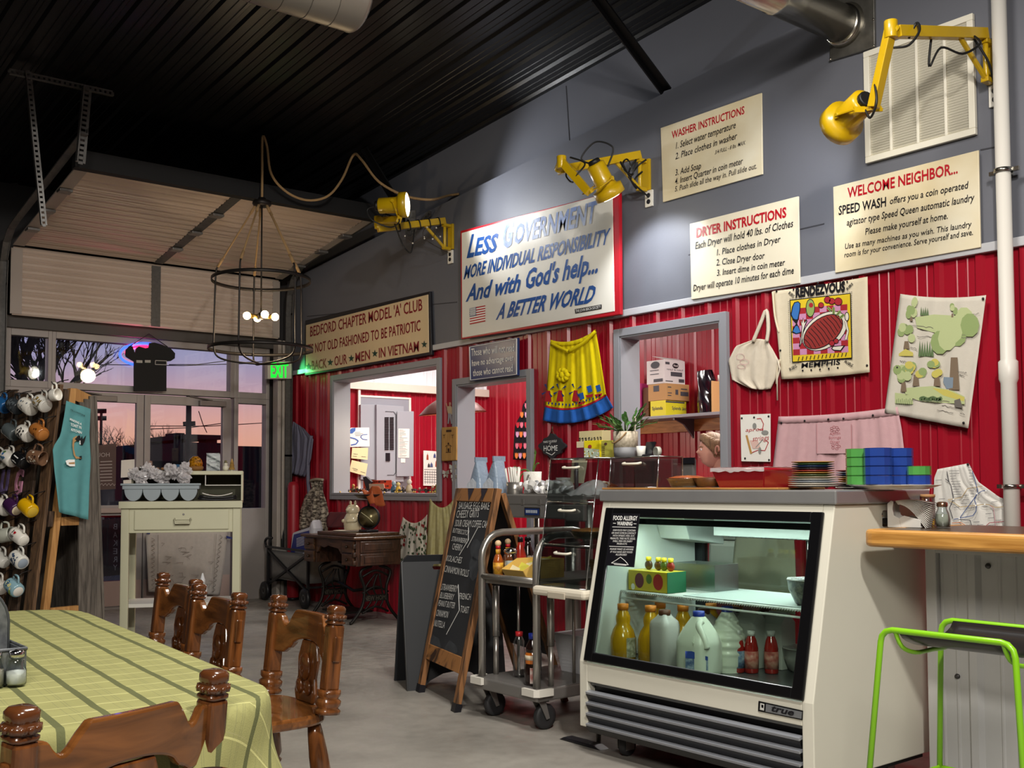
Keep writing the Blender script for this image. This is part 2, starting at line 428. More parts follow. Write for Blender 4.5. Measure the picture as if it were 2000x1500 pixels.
def sect(s0,s1,ya,yb):
 m=MB();N=26;pts=[]
 for i in range(N+1):
  s=s0+(s1-s0)*i/N;fr=(i%6);e=.0 if i in(0,N)else(.010 if fr in(1,2,4)else 0)
  x,z=fold(s)
  pts.append((x+e,z)if s<.62 else(x+e*.1,z-e))
 m.add([(p[0],y,p[1])for y in(ya,yb)for p in pts],[(i,i+1,N+2+i,N+1+i)for i in range(N)])
 return m
for s0,s1 in((0,.30),(.305,.61),(.64,1.10),(1.105,1.57),(1.575,2.04),(2.045,2.5)):
 obj('door_panel',sect(s0,s1,ya,yb),door_white,od,sol=.03)
dg=mat('galvanised','8d8b88',.4,metal=.75,nz=(30,.3,'6f6d6b'))
dgd=mat('galvanised_dull','6a6764',.5,metal=.4,nz=(30,.3,'504e4c'))
for yy,w,nm in((yc_,.09,'centre_stile'),(ya+.03,.1,'end_stile'),(yb-.03,.08,'end_stile')):
 m=MB()
 for s0,s1 in((0,.60),(.64,2.5)):
  (x0,z0),(x1,z1)=fold(s0),fold(s1)
  up=(1,0,0)if s0==0 else(0,0,1);e=V((.022,0,0))if s0==0 else V((0,0,-.022))
  m.bar(V((x0,yy,z0))+e,V((x1,yy,z1))+e,w,.012,up)
 obj(nm,m,dgd if nm=='centre_stile' else mat('stile_white','a79c93',.5),od)
 for s in(1.10,1.57,2.04):
  x,z=fold(s);obj('hinge',MB().box((x-.05,yy-.05,z-.05),(x+.05,yy+.05,z-.028)),dg,od,bev=.003)
x,z=fold(2.5)
obj('weather_strip',MB().box((x,ya-.05,z-.05),(x+.09,yb+.05,z+.09)),mat('rubber_black','121112',.7),od)
def track(name,y,label):
 o=thing(name,label,'door track',(-10.2,y,0),group=None);m=MB()
 pts=[(-10.24,y,z)for z in(0.05,1.5,3.0)]+[(-10.22,y,3.2),(-10.13,y,3.36),(-9.98,y,3.45),(-9.8,y,3.49)]
 pts+=[(-8.9,y,3.622),(-7.95,y,3.76)]
 for a,b in zip(pts,pts[1:]):
  a,b=V(a),V(b);d=(b-a).normalized()*.01
  up=V((1,0,0))if abs(b.x-a.x)<.05 else V((0,0,1))
  m.bar(a-d,b+d,.06,.012,up);m.bar(a-d+V((0,.028,0))+up*(.02),b+d+V((0,.028,0))+up*(.02),.006,.05,up)
 obj('rail',m,dgd,o)
 return o
track('door_track',5.17,'galvanised overhead door track running up beside the grey wall')
track('door_track',2.36,'galvanised overhead door track hung from the perforated steel struts')
ph=thing('perforated_hanger','perforated steel angle hanger holding the overhead door track from the black ceiling','bracket',(-8.0,2.2,3.4))
def perf(mb,p,q,w,up):
 p,q=V(p),V(q);d=q-p;L=d.length;d.normalize();sd=d.cross(V(up)).normalized();n=sd.cross(d).normalized()
 k=int(L/.036);th=.003
 for e in(-1,1):mb.obox((p+q)/2+sd*(e*w*.36),d*L/2,sd*(w*.14),n*th)
 for i in range(k+1):mb.obox(p+d*(L*(i/k)),d*(L/k*.27),sd*(w*.24),n*th)
 mb.obox((p+q)/2+sd*(w*.5)+n*(w*.35),d*L/2,sd*th,n*(w*.35))
def tocl(px,py,x):return at(px,py,x=x)
m=MB();perf(m,tocl(18,139,-8.0),tocl(220,183,-8.0),.045,(1,0,0));obj('cross_angle',m,dg,ph)
m=MB();perf(m,tocl(55,140,-7.98),tocl(86,440,-7.98),.045,(1,0,0));obj('strut',m,dg,ph)
m=MB();perf(m,tocl(170,172,-7.98),tocl(157,318,-7.98),.07,(1,0,0));obj('strut',m,dg,ph)
m=MB();a=at(797,438,y=5.15);perf(m,a+V((0,0,-.10)),a+V((0,0,.13)),.08,(1,.4,0));perf(m,a+V((.0,.03,-.08)),a+V((.20,.10,.08)),.06,(0,1,0))
o=obj('track_bracket',m,dg);tag(o,'short perforated steel bracket at the grey wall behind the lit yellow lamp','bracket')
for px0,px1,lb in(((1160,-4),(1296,178),'black flange brace slanting from ceiling to wall above the washer sign'),((708,290),(800,440),'black flange brace slanting down behind the lamp with the glowing lens')):
 p=at(*px1,y=5.33);dd=at(*px0,x=p.x+.05)
 m=MB().bar(p,dd,.07,.012,(1,0,0)).bar(p+V((.035,0,0)),dd+V((.035,0,0)),.012,.07,(1,0,0))
 tag(obj('flange_brace',m,black_metal),lb,'brace')
asph=mat('asphalt','1b1c20',.9)
struct('ground',MB().box((-90,-60,-.3),(FX-.12,70,-.12)),asph)
sil=mat('dusk_dark','17171c',.9)
def slab(name,p0,p1,xd,depth,label,cat,top2=None):
 a=at(*p0,x=xd);b=at(*p1,x=xd);c=top2 and at(*top2,x=xd)
 z2=c.z if c else a.z
 m=MB().prism([(xd,a.y,-.12),(xd,b.y,-.12),(xd,b.y,z2),(xd,a.y,a.z)],(-depth,0,0))
 return tag(obj(name,m,sil),label,cat)
o=slab('low_building',(240,871),(365,871),-38,8,'low dark building on the dusk skyline left of the utility pole','building',(365,859))
o=slab('flat_roof_building',(460,871),(545,871),-36,8,'dark flat-roofed building seen through the narrow sidelight','building')
cano=thing('station_canopy','dark flat canopy with a lit gap below it outside the glass door','canopy',at(400,900,x=-33))
a,b=at(362,848,x=-33),at(434,848,x=-33);c=at(362,857,x=-33)
obj('roof',MB().box((-37,a.y,c.z),(-33,b.y,a.z)),sil,cano)
c2=at(375,864,x=-33);a2=at(368,843,x=-33)
obj('body',MB().box((-37,a.y,-.12),(-33,b.y,c2.z)).box((-34,a.y,c2.z),(-33.4,at(374,850,x=-33).y,c.z+.1)).box((-34,at(412,850,x=-33).y,c2.z),(-33.4,b.y,c.z+.1)),sil,cano)
obj('roof_box',MB().box((-35,a2.y,a.z),(-34,at(384,850,x=-33).y,a2.z)),sil,cano)
pole=thing('utility_pole','dark utility pole with a crossarm seen through the glass door','utility pole',at(369,948,x=-28))
p0=at(369,770,x=-28);p0.z=-.12;p1=at(369,772,x=-28)
obj('shaft',MB().cyl(p0,p1,.085,.07),sil,pole)
ca=at(359,828,x=-28);cb=at(380,827,x=-28)
obj('crossarm',MB().bar(ca,cb,.12,.12),sil,pole)
wm=MB()
for(p,q)in(((293,838),(440,826)),((293,832),(516,826)),((182,712),(516,709)),((330,712),(440,705)),((440,703),(516,706)),((388,803),(404,845))):
 a,b=at(*p,x=-28.3),at(*q,x=-28.3);wm.tube([a,(a+b)/2-V((0,0,.05)),b],.012,5)
tag(obj('power_lines',wm,sil),'thin power lines crossing the dusk sky outside the windows','power lines')
tw=thing('light_tower','ballfield floodlight tower on the peach horizon beyond the left door glass','light tower',at(196,948,x=-60))
a=at(190.5,948,x=-60);b=at(201,948,x=-60);zt_=at(196,800,x=-60).z
m=MB()
for yy in(a.y+.1,b.y-.1):m.cyl((-60,yy,-.1),(-60,(yy+(a.y+b.y)/2)/2,zt_),.05,n=6)
for i in range(12):m.bar((-60,a.y+.1,i*zt_/12),(-60,b.y-.1,(i+1)*zt_/12),.04,.04)
obj('mast',m,sil,tw)
for py in(803,817):
 for k in range(5):
  q=at(191+2.8*k,py,x=-59.9);obj('floodlight',MB().box((-59.9,q.y-.03,q.z-.12),(-59.7,q.y+.1,q.z+.12)),sil,tw)
def tree(base,h,seed,spread,label,lean=0):
 rr=random.Random(seed);mb=MB();base=V(base)
 def br(p,d,l,r,lv):
  q=p+d*l;mid=(p+q)/2+V((rr.uniform(-1,1),rr.uniform(-1,1),rr.uniform(-.5,1)))*l*.06
  mb.tube([p,mid,q],[r,r*.85,r*.7],5 if lv<2 else 3)
  if lv>=7:return
  for k in range(3 if lv in(0,1,2,4)else 2):
   dd=(d+V((rr.uniform(-1,1),rr.uniform(-1,1),rr.uniform(-.25,.7)))*spread).normalized()
   br(p.lerp(q,rr.uniform(.55,1)if lv else 1),dd,l*rr.uniform(.62,.86),r*.68,lv+1)
 br(base,V((0,lean,1)).normalized(),h*.24,h*.013,0)
 return tag(obj('bare_tree',mb,mat('bark_dark','1d191c',.95)),label,'tree')
def gnd(px,x):q=at(px,948,x=x);return(x,q.y,-.12)
tree(gnd(322,-46),5.0,3,.75,'bare round tree on the skyline left of the utility pole')
tree(gnd(211,-52),5.4,5,.75,'bare tree at the foot of the floodlight tower')
tree(gnd(252,-47),4.6,8,.75,'bare tree between the floodlight tower and the door frame')
tree(gnd(40,-24),8.6,11,.55,'large bare tree filling the small transom window',.03)
tree(gnd(118,-25),7.6,14,.6,'large bare tree behind the wide transom window',.05)
railm=mat('railing_red','9a1322',.4)
def railing(y0,y1,x,label):
 t=thing('ramp_railing',label,'railing',(x,(y0+y1)/2,-.12));m=MB()
 for z in(.12,.50,.86):m.cyl((x,y0,z),(x,y1,z),.024,n=8)
 obj('rail',m,railm,t);n=max(2,int((y1-y0)/.9)+1)
 for i in range(n):yy=y0+(y1-y0)*i/(n-1);obj('post',MB().cyl((x,yy,-.12),(x,yy,.9),.024,n=8),railm,t)
 m=MB();k=int((y1-y0)/.07)
 for i in range(k):
  yy=y0+i*.07
  m.bar((x,yy,.13),(x,min(y1,yy+.36),.49),.004,.004);m.bar((x,min(y1,yy+.36),.13),(x,yy,.49),.004,.004)
  m.bar((x,yy,.5),(x,min(y1,yy+.36),.85),.004,.004);m.bar((x,min(y1,yy+.36),.5),(x,yy,.85),.004,.004)
 obj('chain_link',m,mat('wire_grey','777a7c',.5,metal=.5),t)
railing(at(196,1050,x=-12).y,at(262,1050,x=-12).y,-12.0,'red pipe railing with wire mesh outside the glass beside the mug rack')
railing(at(440,1050,x=-12).y,at(540,1050,x=-12).y,-12.1,'red pipe railing with wire mesh outside the narrow sidelight')
# ================================================================ SIGNS, LAMPS, DUCTS
def Z(ox,oy,s):return lambda x,y:(ox+x/s,oy+y/s)
sign_cream=mat('sign_cream','e6dfcb',.3,nz=(3,.5,'d9cfb4'))
sign_aged=mat('sign_aged','e9e2cc',.35,nz=(2.2,.3,'cdb98a'))
sign_red=mat('sign_red','b01524',.35);sign_black=mat('sign_black','15141a',.4);sign_blue=mat('sign_blue','1f4f94',.35)
navy=mat('navy_enamel','1c3268',.3);white_ink=mat('white_ink','f2f2ee',.5)
def quad(mb,c,y,th,mi=0):
 p=[at(*q,y=y)for q in c];return mb.prism(p,(0,th,0),mi)
def sign(name,label,corners,y,th,board,lines,frame=None,edge=0):
 """corners tl,tr,br,bl in photo pixels; lines: {part: (material, [(text, p0, p1, top, bold)])}"""
 b=at(*corners[3],y=y);t=thing(name,label,'sign',b)
 if frame:
  m=MB();quad(m,frame[0],y+.004,th+.01);obj('frame',m,frame[1],t,bev=.004)
 obj('board',quad(MB(),corners,y,th),board,t,bev=.003)
 for mt,ls in lines:
  m=MB()
  for s,p0,p1,tp,bo in ls:ptext(m,s,p0,p1,tp,{'y':y-.003},0,bo)
  obj('lettering',m,mt,t)
 return t
def star(mb,c,r,y,mi=0):
 mb.flat([at(c[0]+(r if i%2==0 else r*.4)*math.sin(math.pi*i/5),c[1]-(r*1.25 if i%2==0 else r*.5)*math.cos(math.pi*i/5),y=y)for i in range(10)],mi)
t=sign('painted_sign','cream sign with red hand lettering and green stars, black border, beside the exit light',[(597.5,635),(836,575),(837.5,688),(597,730)],5.245,.02,mat('sign_tan','d9c5a2',.4,nz=(2,.4,'c9b28c')),[(mat('ink_maroon','7d1420',.5),[("BEDFORD CHAPTER MODEL 'A' CLUB",(605.7,657.5),(824.7,605.7),(605.7,638.5),.012),("IT'S NOT OLD FASHIONED TO BE PATRIOTIC",(598.7,692),(821,645.5),(598.7,674.5),.012),('BACK',(608.7,722.7),(638,717.5),(608.7,705.5),.012),('OUR',(653,714.5),(677.7,710),(653,696.5),.012),('MEN',(694,707.7),(722.5,701.7),(694,689.7),.012),('IN VIETNAM',(740,698.7),(818,686),(740,680),.012)])],([(596,626),(839,569),(843,693),(595,734)],sign_black))
m=MB()
for c in((602.5,716),(645,707.7),(686,700),(732,690.5),(828.5,672.5)):star(m,c,6.2,5.241)
obj('star',m,mat('ink_green','123a30',.5),t)
t=sign('slogan_sign','large white sign with slanted blue brush lettering, small flag and red frame',[(901.4,455),(1195.8,374.5),(1200,608),(902.4,659.7)],5.19,.02,mat('sign_white','ebe8df',.18,nz=(3,.5,'e2ddd0')),[(sign_blue,[('L',(911.7,502.6),(925,500),(921,459.5),.03),('ESS',(926.5,498.9),(968.5,490.2),(932.4,466),.03),('MORE INDIVIDUAL RESPONSIBILITY',(905.5,545),(1187,475.7),(910,520),.025),('And with',(909.6,588.4),(1013,568),(917,557),.03),("God's help...",(1024,564),(1167,531.5),(1031,527),.03),('A BETTER WORLD',(968.5,623.5),(1157,589.4),(977,594.6),.035)]),(mat('sign_blue_pale','5672ac',.5,nz=(7,.12,'aebad4')),[('G',(980,484),(999,479),(985.5,436),.035),('OVERNMENT',(1002.6,476.8),(1162,433),(1007,440),.03)])],([(899,451),(1209,371),(1211,614),(900.5,662.5)],sign_red))  # one word lettered in a paler, mottled blue
m=MB();m.prism([at(*p,y=5.187)for p in((1122.5,604),(1174.8,594.5),(1174.8,603),(1123.5,612.5))],(0,.002,0));ptext(m,'THE JOHN BIRCH SOCIETY',(1124.5,610.5),(1173.5,601.5),(1124.2,605.3),{'y':5.184},1)
obj('name_strip',m,[sign_black,white_ink],t)
m=MB();A,B,C_,D=[at(*p,y=5.187)for p in((917.5,602.2),(947.9,596.2),(947.9,627.6),(917.5,633.8))]
bl=lambda u,v:(A.lerp(B,u)).lerp(D.lerp(C_,u),v)
for i in range(13):m.flat([bl(0,i/13),bl(0,(i+1)/13),bl(1,(i+1)/13),bl(1,i/13)],i%2)
L_=V((0,-.002,0));m.flat([bl(0,0)+L_,bl(0,7/13)+L_,bl(.43,7/13)+L_,bl(.43,0)+L_],2)
for j in range(7):
 for i in range(6):
  c=bl(.04+.065*i+(.03 if j%2 else 0),.035+.07*j)+L_*1.5;m.flat([c+V((q[0]*.007,0,q[1]*.007))for q in((0,1),(-.8,-.8),(.8,-.8))],1)
obj('flag',m,[sign_red,white_ink,navy],t)
t=sign('enamel_sign','navy blue enamel sign with white lettering above the open doorway',[(915.8,676),(1010.3,659.2),(1010.3,732.7),(917.5,744.3)],5.225,.025,navy,[(white_ink,[('Those who will not read',(920.3,695.3),(1004.3,685.8),(920.3,681.3),.01),('have no advantage over',(921.7,715.2),(1003.3,704),(921.7,703.5),.01),('those who cannot read',(923.8,734.8),(1001.5,725),(923.8,722),.01)])])
m=MB()
for a,b in(((917,678),(1009,661.5)),((1009,661.5),(1009,731)),((1009,731),(918.8,742.3)),((918.8,742.3),(917,678))):m.bar(at(*a,y=5.222),at(*b,y=5.222),.004,.006,(0,1,0))
obj('border',m,white_ink,t)
sign('instruction_sign','aged white metal sign headed WASHER INSTRUCTIONS on the grey wall',[(1290,250),(1487,181),(1489,340),(1294.5,395)],5.265,.012,sign_aged,[(sign_red,[('WASHER INSTRUCTIONS',(1312,271),(1454,222),(1312,257),.015)]),(sign_black,[('1. Select water temperature',(1320,291),(1436.5,250),(1321.5,278),.008),('2. Place clothes in washer',(1319,311.5),(1439,271),(1320.5,299),.008),('3/4 FULL - 8 lbs. MAX.',(1396,301.7),(1455.8,281.8),(1397.5,294),.004),('3. Add Soap',(1319,343),(1369,329),(1320,331),.008),('4. Insert Quarter in coin meter',(1318,360.5),(1450.5,320),(1319,348.5),.008),('5. Push slide all the way in. Pull slide out.',(1318,374.5),(1477.8,329),(1319,364),.006)])])
sign('instruction_sign','white metal sign headed DRYER INSTRUCTIONS below the washer sign',[(1347,437),(1559,383),(1562,553),(1350,585)],5.25,.012,sign_cream,[(sign_red,[('DRYER INSTRUCTIONS',(1360,463.8),(1536,423.5),(1360,446.5),.03)]),(sign_black,[('Each Dryer will hold 40 lbs. of Clothes',(1357.7,486.5),(1548.5,442.8),(1359,473),.01),('1. Place clothes in Dryer',(1400,499),(1524,472.5),(1401,487),.01),('2. Close Dryer door',(1399,518.8),(1493,504.8),(1400,506.5),.01),('3. Insert dime in coin meter',(1400,538.8),(1532.8,518),(1401,527),.01),('Dryer will operate 10 minutes for each dime',(1354,568.8),(1550,534),(1355,556.5),.01)])])
sign('welcome_sign','yellowed white metal sign headed WELCOME NEIGHBOR below the white louvred grille',[(1627,365),(1911,293),(1915,483),(1631,533)],5.25,.012,sign_aged,[(sign_red,[('WELCOME NEIGHBOR...',(1655,386.8),(1870.5,337.8),(1655,367.5),.02)]),(sign_black,[('SPEED WASH',(1637.8,420),(1730.5,402.5),(1638,403),.02),('offers you a coin operated',(1737.5,399),(1889.8,367.5),(1739,386),.008),('agitator type Speed Queen automatic laundry',(1653.5,441),(1902,392),(1655,428),.008),('Please make yourself at home.',(1690,458.5),(1851,427),(1691,446),.008),('Use as many machines as you wish. This laundry',(1650,486.5),(1896.8,442.8),(1651,476),.006),('room is for your convenience. Serve yourself and save.',(1649,503),(1900,458.5),(1650,492.5),.006)])])
gr=thing('vent_grille','large white louvred return-air grille high on the grey wall','vent',at(1691,317,y=5.25));gw=mat('grille_white','e4dfcf',.45)
gc=[at(*p,y=5.25)for p in((1682,100),(1895,28),(1907,262),(1691,317))]
x0=(gc[0].x+gc[3].x)/2;x1=(gc[1].x+gc[2].x)/2;z0=(gc[2].z+gc[3].z)/2;z1=(gc[0].z+gc[1].z)/2
m=MB();w=.035
m.box((x0,5.255,z0),(x1,5.28,z0+w)).box((x0,5.255,z1-w),(x1,5.28,z1)).box((x0,5.255,z0+w),(x0+w,5.28,z1-w)).box((x1-w,5.255,z0+w),(x1,5.28,z1-w))
for i in(1,2,3):q=x0+(x1-x0)*i/4;m.box((q-.008,5.257,z0+w),(q+.008,5.28,z1-w))
obj('frame',m,gw,gr,bev=.003)
m=MB();n=40
for i in range(n):
 z=z0+w+(z1-z0-2*w)*(i+.5)/n;m.obox(((x0+x1)/2,5.272,z),((x1-x0)/2-w,0,0),(0,.008,-.006),(0,.0007,.001))
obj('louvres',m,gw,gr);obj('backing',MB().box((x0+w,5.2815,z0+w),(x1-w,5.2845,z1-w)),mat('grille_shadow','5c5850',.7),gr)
ex=thing('exit_sign','green glowing EXIT sign on the column at the corner','exit sign',at(550,740,x=-10.24));X_=-10.2
c=[at(*p,x=X_)for p in((523,705),(570,706),(570,740),(523,740))]
obj('housing',MB().prism(c,(-.07,0,0)),mat('exit_housing','c9c3b8',.5),ex,bev=.006)
m=MB();ptext(m,'EXIT',(529,736),(563,736.5),(529,709),{'x':X_+.004},0,.035);obj('lettering',m,mat('exit_green','10e034',.5,emit=1.3),ex)
light('SPOT',(X_+.06,c[1].y-.02,c[2].z+.09),3,(.1,1,.25),.004,(X_+.35,c[1].y+.6,c[2].z-.0),130)
def outlet(px,py,label):
 c=at(px,py,y=5.275);t=thing('wall_outlet',label,'outlet',c)
 obj('plate',MB().box((c.x-.035,5.268,c.z-.057),(c.x+.035,5.284,c.z+.057)),mat('plate_white','e8e4da',.4),t,bev=.003)
 for s in(-1,1):obj('socket',MB().lathe([(.017,0),(.016,.004)],(c.x,5.268,c.z+s*.022),(0,-1,0),14),sign_black,t)
outlet(1268,388,'white wall outlet under the yellow lamp bracket beside the washer sign')
outlet(880,502,'white wall outlet under the bracket of the glowing yellow lamp')
outlet(1945,186,'white wall outlet by the pipe, under the yellow lamp over the grille')
yel=mat('lamp_yellow','c8a40a',.35,coat=.4,nz=(6,.5,'b8930a'));cable=mat('cable_black','101010',.5);lens_on=mat('lens_lit','fff6dc',.3,emit=9)
def dock_lamp(label,base,j1,j2a,j2b,back,aim,R_,cables,watts,spot,yk):
 b,j1,j2a,j2b,back=[V(p)for p in(base,j1,j2a,j2b,back)];aim=V(aim).normalized();t=thing('dock_lamp',label,'wall lamp',b)
 m=MB().box((b.x-.035,5.262,b.z-.10),(b.x+.035,5.284,b.z+.12)).box((b.x-.02,5.19,b.z-.11),(b.x+.02,5.262,b.z-.085)).box((b.x-.02,5.19,b.z+.09),(b.x+.02,5.262,b.z+.115)).cyl((b.x,5.21,b.z-.085),(b.x,5.21,b.z+.09),.014)
 obj('wall_bracket',m,yel,t,bev=.003)
 top=V((b.x,5.21,b.z+.14));d=(j1-top)
 m=MB().bar(top,j1,.045,.055).bar(V((b.x,5.20,b.z-.09)),top+d*.3-V((0,0,.02)),.018,.022)
 obj('arm',m,yel,t,bev=.003)
 obj('arm',MB().bar(j2a,j2b,.04,.05,(.3,.2,1)).cyl(j2a+V((0,0,-.05)),j2a+V((0,0,.035)),.032,n=14).cyl(j1,j2a,.028,n=12),yel,t,bev=.003)
 cl=back+aim*.12;sd=aim.cross(j2b-cl).normalized()if aim.cross(j2b-cl).length>.01 else aim.orthogonal()
 m=MB()
 for s in(-1,1):
  m.bar(cl+sd*(s*.075),j2b+(cl-j2b)*.22+sd*(s*.075),.022,.006,aim);m.cyl(cl+sd*(s*.06),cl+sd*(s*.082),.014,n=10)
 e=j2b+(cl-j2b)*.22;m.bar(e-sd*.078,e+sd*.078,.03,.006,aim).bar(j2b,e,.03,.02,aim)
 obj('yoke',m,yel,t)
 k=R_/.1
 hd=obj('lamp_head',MB().lathe([(.02*k,-.012),(.045*k,-.01),(.062*k,0),(.064*k,.13),(.075*k,.16),(.1*k,.165),(.102*k,.225),(.096*k,.228),(.094*k,.205)],back,aim,28),yel,t)
 obj('lens',MB().lathe([(.094*k,.206),(.094*k,.224),(.06*k,.236),(.001,.24)],back,aim,28),lens_on,t)
 obj('rear_cap',MB().lathe([(.035,-.035),(.04,-.03),(.042,-.008)],back,aim,14),cable,t)
 for ci,pts in enumerate(cables):obj('cable',MB().tube(smooth_path(pts,6),.006,6),cable,t)
 light('SPOT',back+aim*.25,watts,(.93,.96,1),.06,back+aim*2,spot,.6)
 return t
B1=at(880,465,y=5.27);J=at(738,447,y=4.60);J2=J+V((0,0,.07));E2=at(780,429,d=8.45)
bk=at(741,402,d=8.5)
c1=[[J+V((.1,.1,.04)),J+V((.07,.2,-.12)),J+V((.12,.25,-.18)),J+V((.09,.3,.02))],[bk+V((-.02,-.02,0)),bk+V((-.07,-.07,-.03)),bk+V((-.03,-.04,-.12)),bk+V((.05,.08,-.17)),E2,J2+V((.03,.05,.05)),J+V((.03,.1,.03))]]
for i in range(5):q=J.lerp(V((B1.x,5.21,B1.z+.14)),.25+.15*i);c1.append([q+V((-.027,.01,.03)),q+V((.027,.02,.032)),q+V((.03,.035,-.03)),q+V((-.026,.04,-.032))])
dock_lamp('yellow swing-arm lamp with its glowing lens facing sideways, near the overhead door',B1,J,J2,E2,bk,RT*1.0-FW*.10+V((0,0,.02)),.1,c1,62,105,1)
B2=at(1262,345,y=5.27);J=at(1090,333,y=4.62);J2=at(1097,315,y=4.60);E2=at(1150,376,y=4.62);bk=at(1163,322,y=4.70)
pl=at(1266,384,y=5.25)
c2=[smooth_path([bk,bk+V((-.08,-.05,.05)),bk+V((0,0,.15)),bk+V((.1,.06,.1)),at(1187,325,y=4.75)],3),[J2+V((.05,.03,.02)),J2+V((.16,.06,-.04)),at(1128,340,y=4.6),at(1118,356,y=4.62),at(1106,345,y=4.64),at(1108,330,y=4.64)]]
q0=at(1212,316,y=5.0)
c2+=[[q0,at(1222,335,y=4.99),at(1237,340,y=5.0),at(1226,312,y=4.98),at(1217,320,y=5.02),at(1232,345,y=5.02),at(1242,312,y=5.05),at(1228,345,y=5.05),pl],[at(1262,312,y=5.1),at(1245,325,y=5.05),at(1232,348,y=5.1),at(1243,368,y=5.15),at(1240,350,y=5.18),at(1255,335,y=5.2)]]
dock_lamp('yellow swing-arm lamp aimed down over the large blue-lettered sign',B2,J,J2,E2,bk,(.04,.55,-.8),.1,c2,48,110,1)
B3=at(1937,125,y=5.27);J=at(1752,62,y=4.52);J2=at(1740,55,y=4.50);E2=at(1706,210,y=4.5);bk=at(1686,199,y=4.52)
c3=[[at(1745,93,y=4.5),at(1775,88,y=4.55),at(1796,60,y=4.6),at(1790,45,y=4.62),at(1775,75,y=4.6)],[at(1820,65,y=4.8),at(1815,130,y=4.8),at(1838,93,y=4.85),at(1880,105,y=4.95),at(1915,85,y=5.05),at(1900,72,y=5.1),at(1930,120,y=5.18),at(1941,165,y=5.25)],[at(1709,165,y=4.48),at(1712,200,y=4.46),at(1700,230,y=4.48),at(1690,215,y=4.5)]]
dock_lamp('yellow swing-arm lamp seen from behind, hanging in front of the white grille',B3,J,J2,E2,bk,(-.95,.42,-.22),.105,c3,40,100,1)
fl=thing('fairy_lights','thin string of tiny fairy lights wound round the glowing yellow lamp arm','string lights',at(840,470,y=4.9))
pts=[at(*p,y=yy)for p,yy in(((791,461),4.75),((806,475),4.8),((828,463),4.9),((845,467),4.95),((852,445),5.0),((860,462),5.05),((834,444),4.95),((829,466),4.9),((880,496),5.24))]
obj('wire',MB().tube(smooth_path(pts,5),.0025,5),mat('wire_brown','3a2b22',.5),fl)
for p in pts[:-1]:obj('bulb',MB().ball(p,.007,8),mat('fairy_glass','d9d2c2',.2),fl)
duct_m=mat('duct_steel','a9a49b',.42,metal=.85,nz=(2,.4,'98928a'))
sd_=thing('spiral_duct','large galvanised spiral duct under the black ceiling','duct',(-5.25,2.0,3.75))
ce=at(698,-4,y=3.12);ra=.2
obj('pipe',MB().lathe([(.17,0),(ra-.008,0),(ra,.01),(ra+.004,.02),(ra,.03),(ra,4.6)],ce,(0,-1,0),40),duct_m,sd_)
hp=[ce+V((ra*1.005*math.cos(a),-.05-a*.026,ra*1.005*math.sin(a)))for a in[i*.26 for i in range(420)]]
obj('seam',MB().tube(hp,.003,4),mat('duct_seam','6e6a63',.5,metal=.7),sd_)
for yy in(2.6,1.2):obj('strap',MB().bar((ce.x-ra,yy,ce.z),(ce.x-ra,yy,zc(ce.x)),.012,.004).bar((ce.x+ra,yy,ce.z),(ce.x+ra,yy,zc(ce.x)),.012,.004),duct_m,sd_)
ed=thing('exhaust_duct','shiny galvanised round duct entering a square plate high on the grey wall','duct',at(1650,60,y=5.2))
e1=at(1650,50,y=5.27);r2=.105;shiny=mat('duct_shiny','c4c0b6',.22,metal=1,nz=(5,.4,'a5a199'))
obj('pipe',MB().lathe([(r2,0),(r2,.62),(r2+.005,.63),(r2+.005,.65),(r2,.66),(r2,2.2),(.09,2.2)],e1,(0,-1,0),32),shiny,ed)
obj('collar',MB().lathe([(r2+.03,0),(r2+.004,.05)],e1+V((0,-.001,0)),(0,-1,0),32),shiny,ed)
obj('wall_plate',quad(MB(),[(1618,-20),(1706,-45),(1708,92),(1621,118)],5.262,.02),mat('plate_zinc','96938b',.35,metal=.8,nz=(14,.3,'6d6a64')),ed,bev=.002)
m=MB()
for p in((1622,116),(1707,90),(1706,38)):m.ball(at(*p,y=5.262),.008,8)
obj('screw',m,shiny,ed)
pv=thing('drain_pipe','white plastic pipe running up the wall beside the bar counter','pipe',at(1975,1100,y=5.2));pvm=mat('pvc_white','d6d2ca',.4)
c=at(1969,700,y=5.2);r3=.038
obj('pipe',MB().lathe([(r3,0),(r3,at(1975,740,y=5.2).z-.02),(r3+.008,at(1975,740,y=5.2).z),(r3+.008,at(1975,706,y=5.2).z),(r3-.002,at(1975,702,y=5.2).z),(r3-.002,4.8)],(c.x,5.2,0),(0,0,1),24),pvm,pv)
for py in(330,950):
 z=at(1975,py,y=5.2).z;m=MB().lathe([(r3+.002,-.01),(r3+.007,-.01),(r3+.007,.01),(r3+.002,.01)],(c.x,5.2,z),(0,0,1),24)
 m.bar((c.x-.075,5.21,z),(c.x+.075,5.21,z),.02,.016,(0,1,0)).box((c.x-.01,5.22,z-.008),(c.x+.01,5.285,z+.008));obj('clamp',m,shiny,pv)
D_=8.9;K=D_/F_PX
C0=at(510,600,d=D_)
def chz(py):return at(510,py,d=D_).z
ch=thing('cage_chandelier','large iron hoop chandelier hung on ropes with four lit round bulbs','chandelier',(C0.x,C0.y,chz(714)))
iron=mat('iron_dark','2e2a28',.45,metal=.6);rope=mat('rope','a3835a',.9,bump=(220,.5))
def circ(z,r,n=48,tilt=0):return[V((C0.x+r*math.cos(2*math.pi*i/n),C0.y+r*math.sin(2*math.pi*i/n),z+tilt*math.cos(2*math.pi*i/n)))for i in range(n)]
def hoop(z,r,tilt):
 m=MB();a=circ(z,r,48,tilt);n=48
 vs=[p+V((0,0,h))for h in(-.014,.014)for p in a];m.add(vs,[(i,(i+1)%n,n+(i+1)%n,n+i)for i in range(n)],0,True);return m
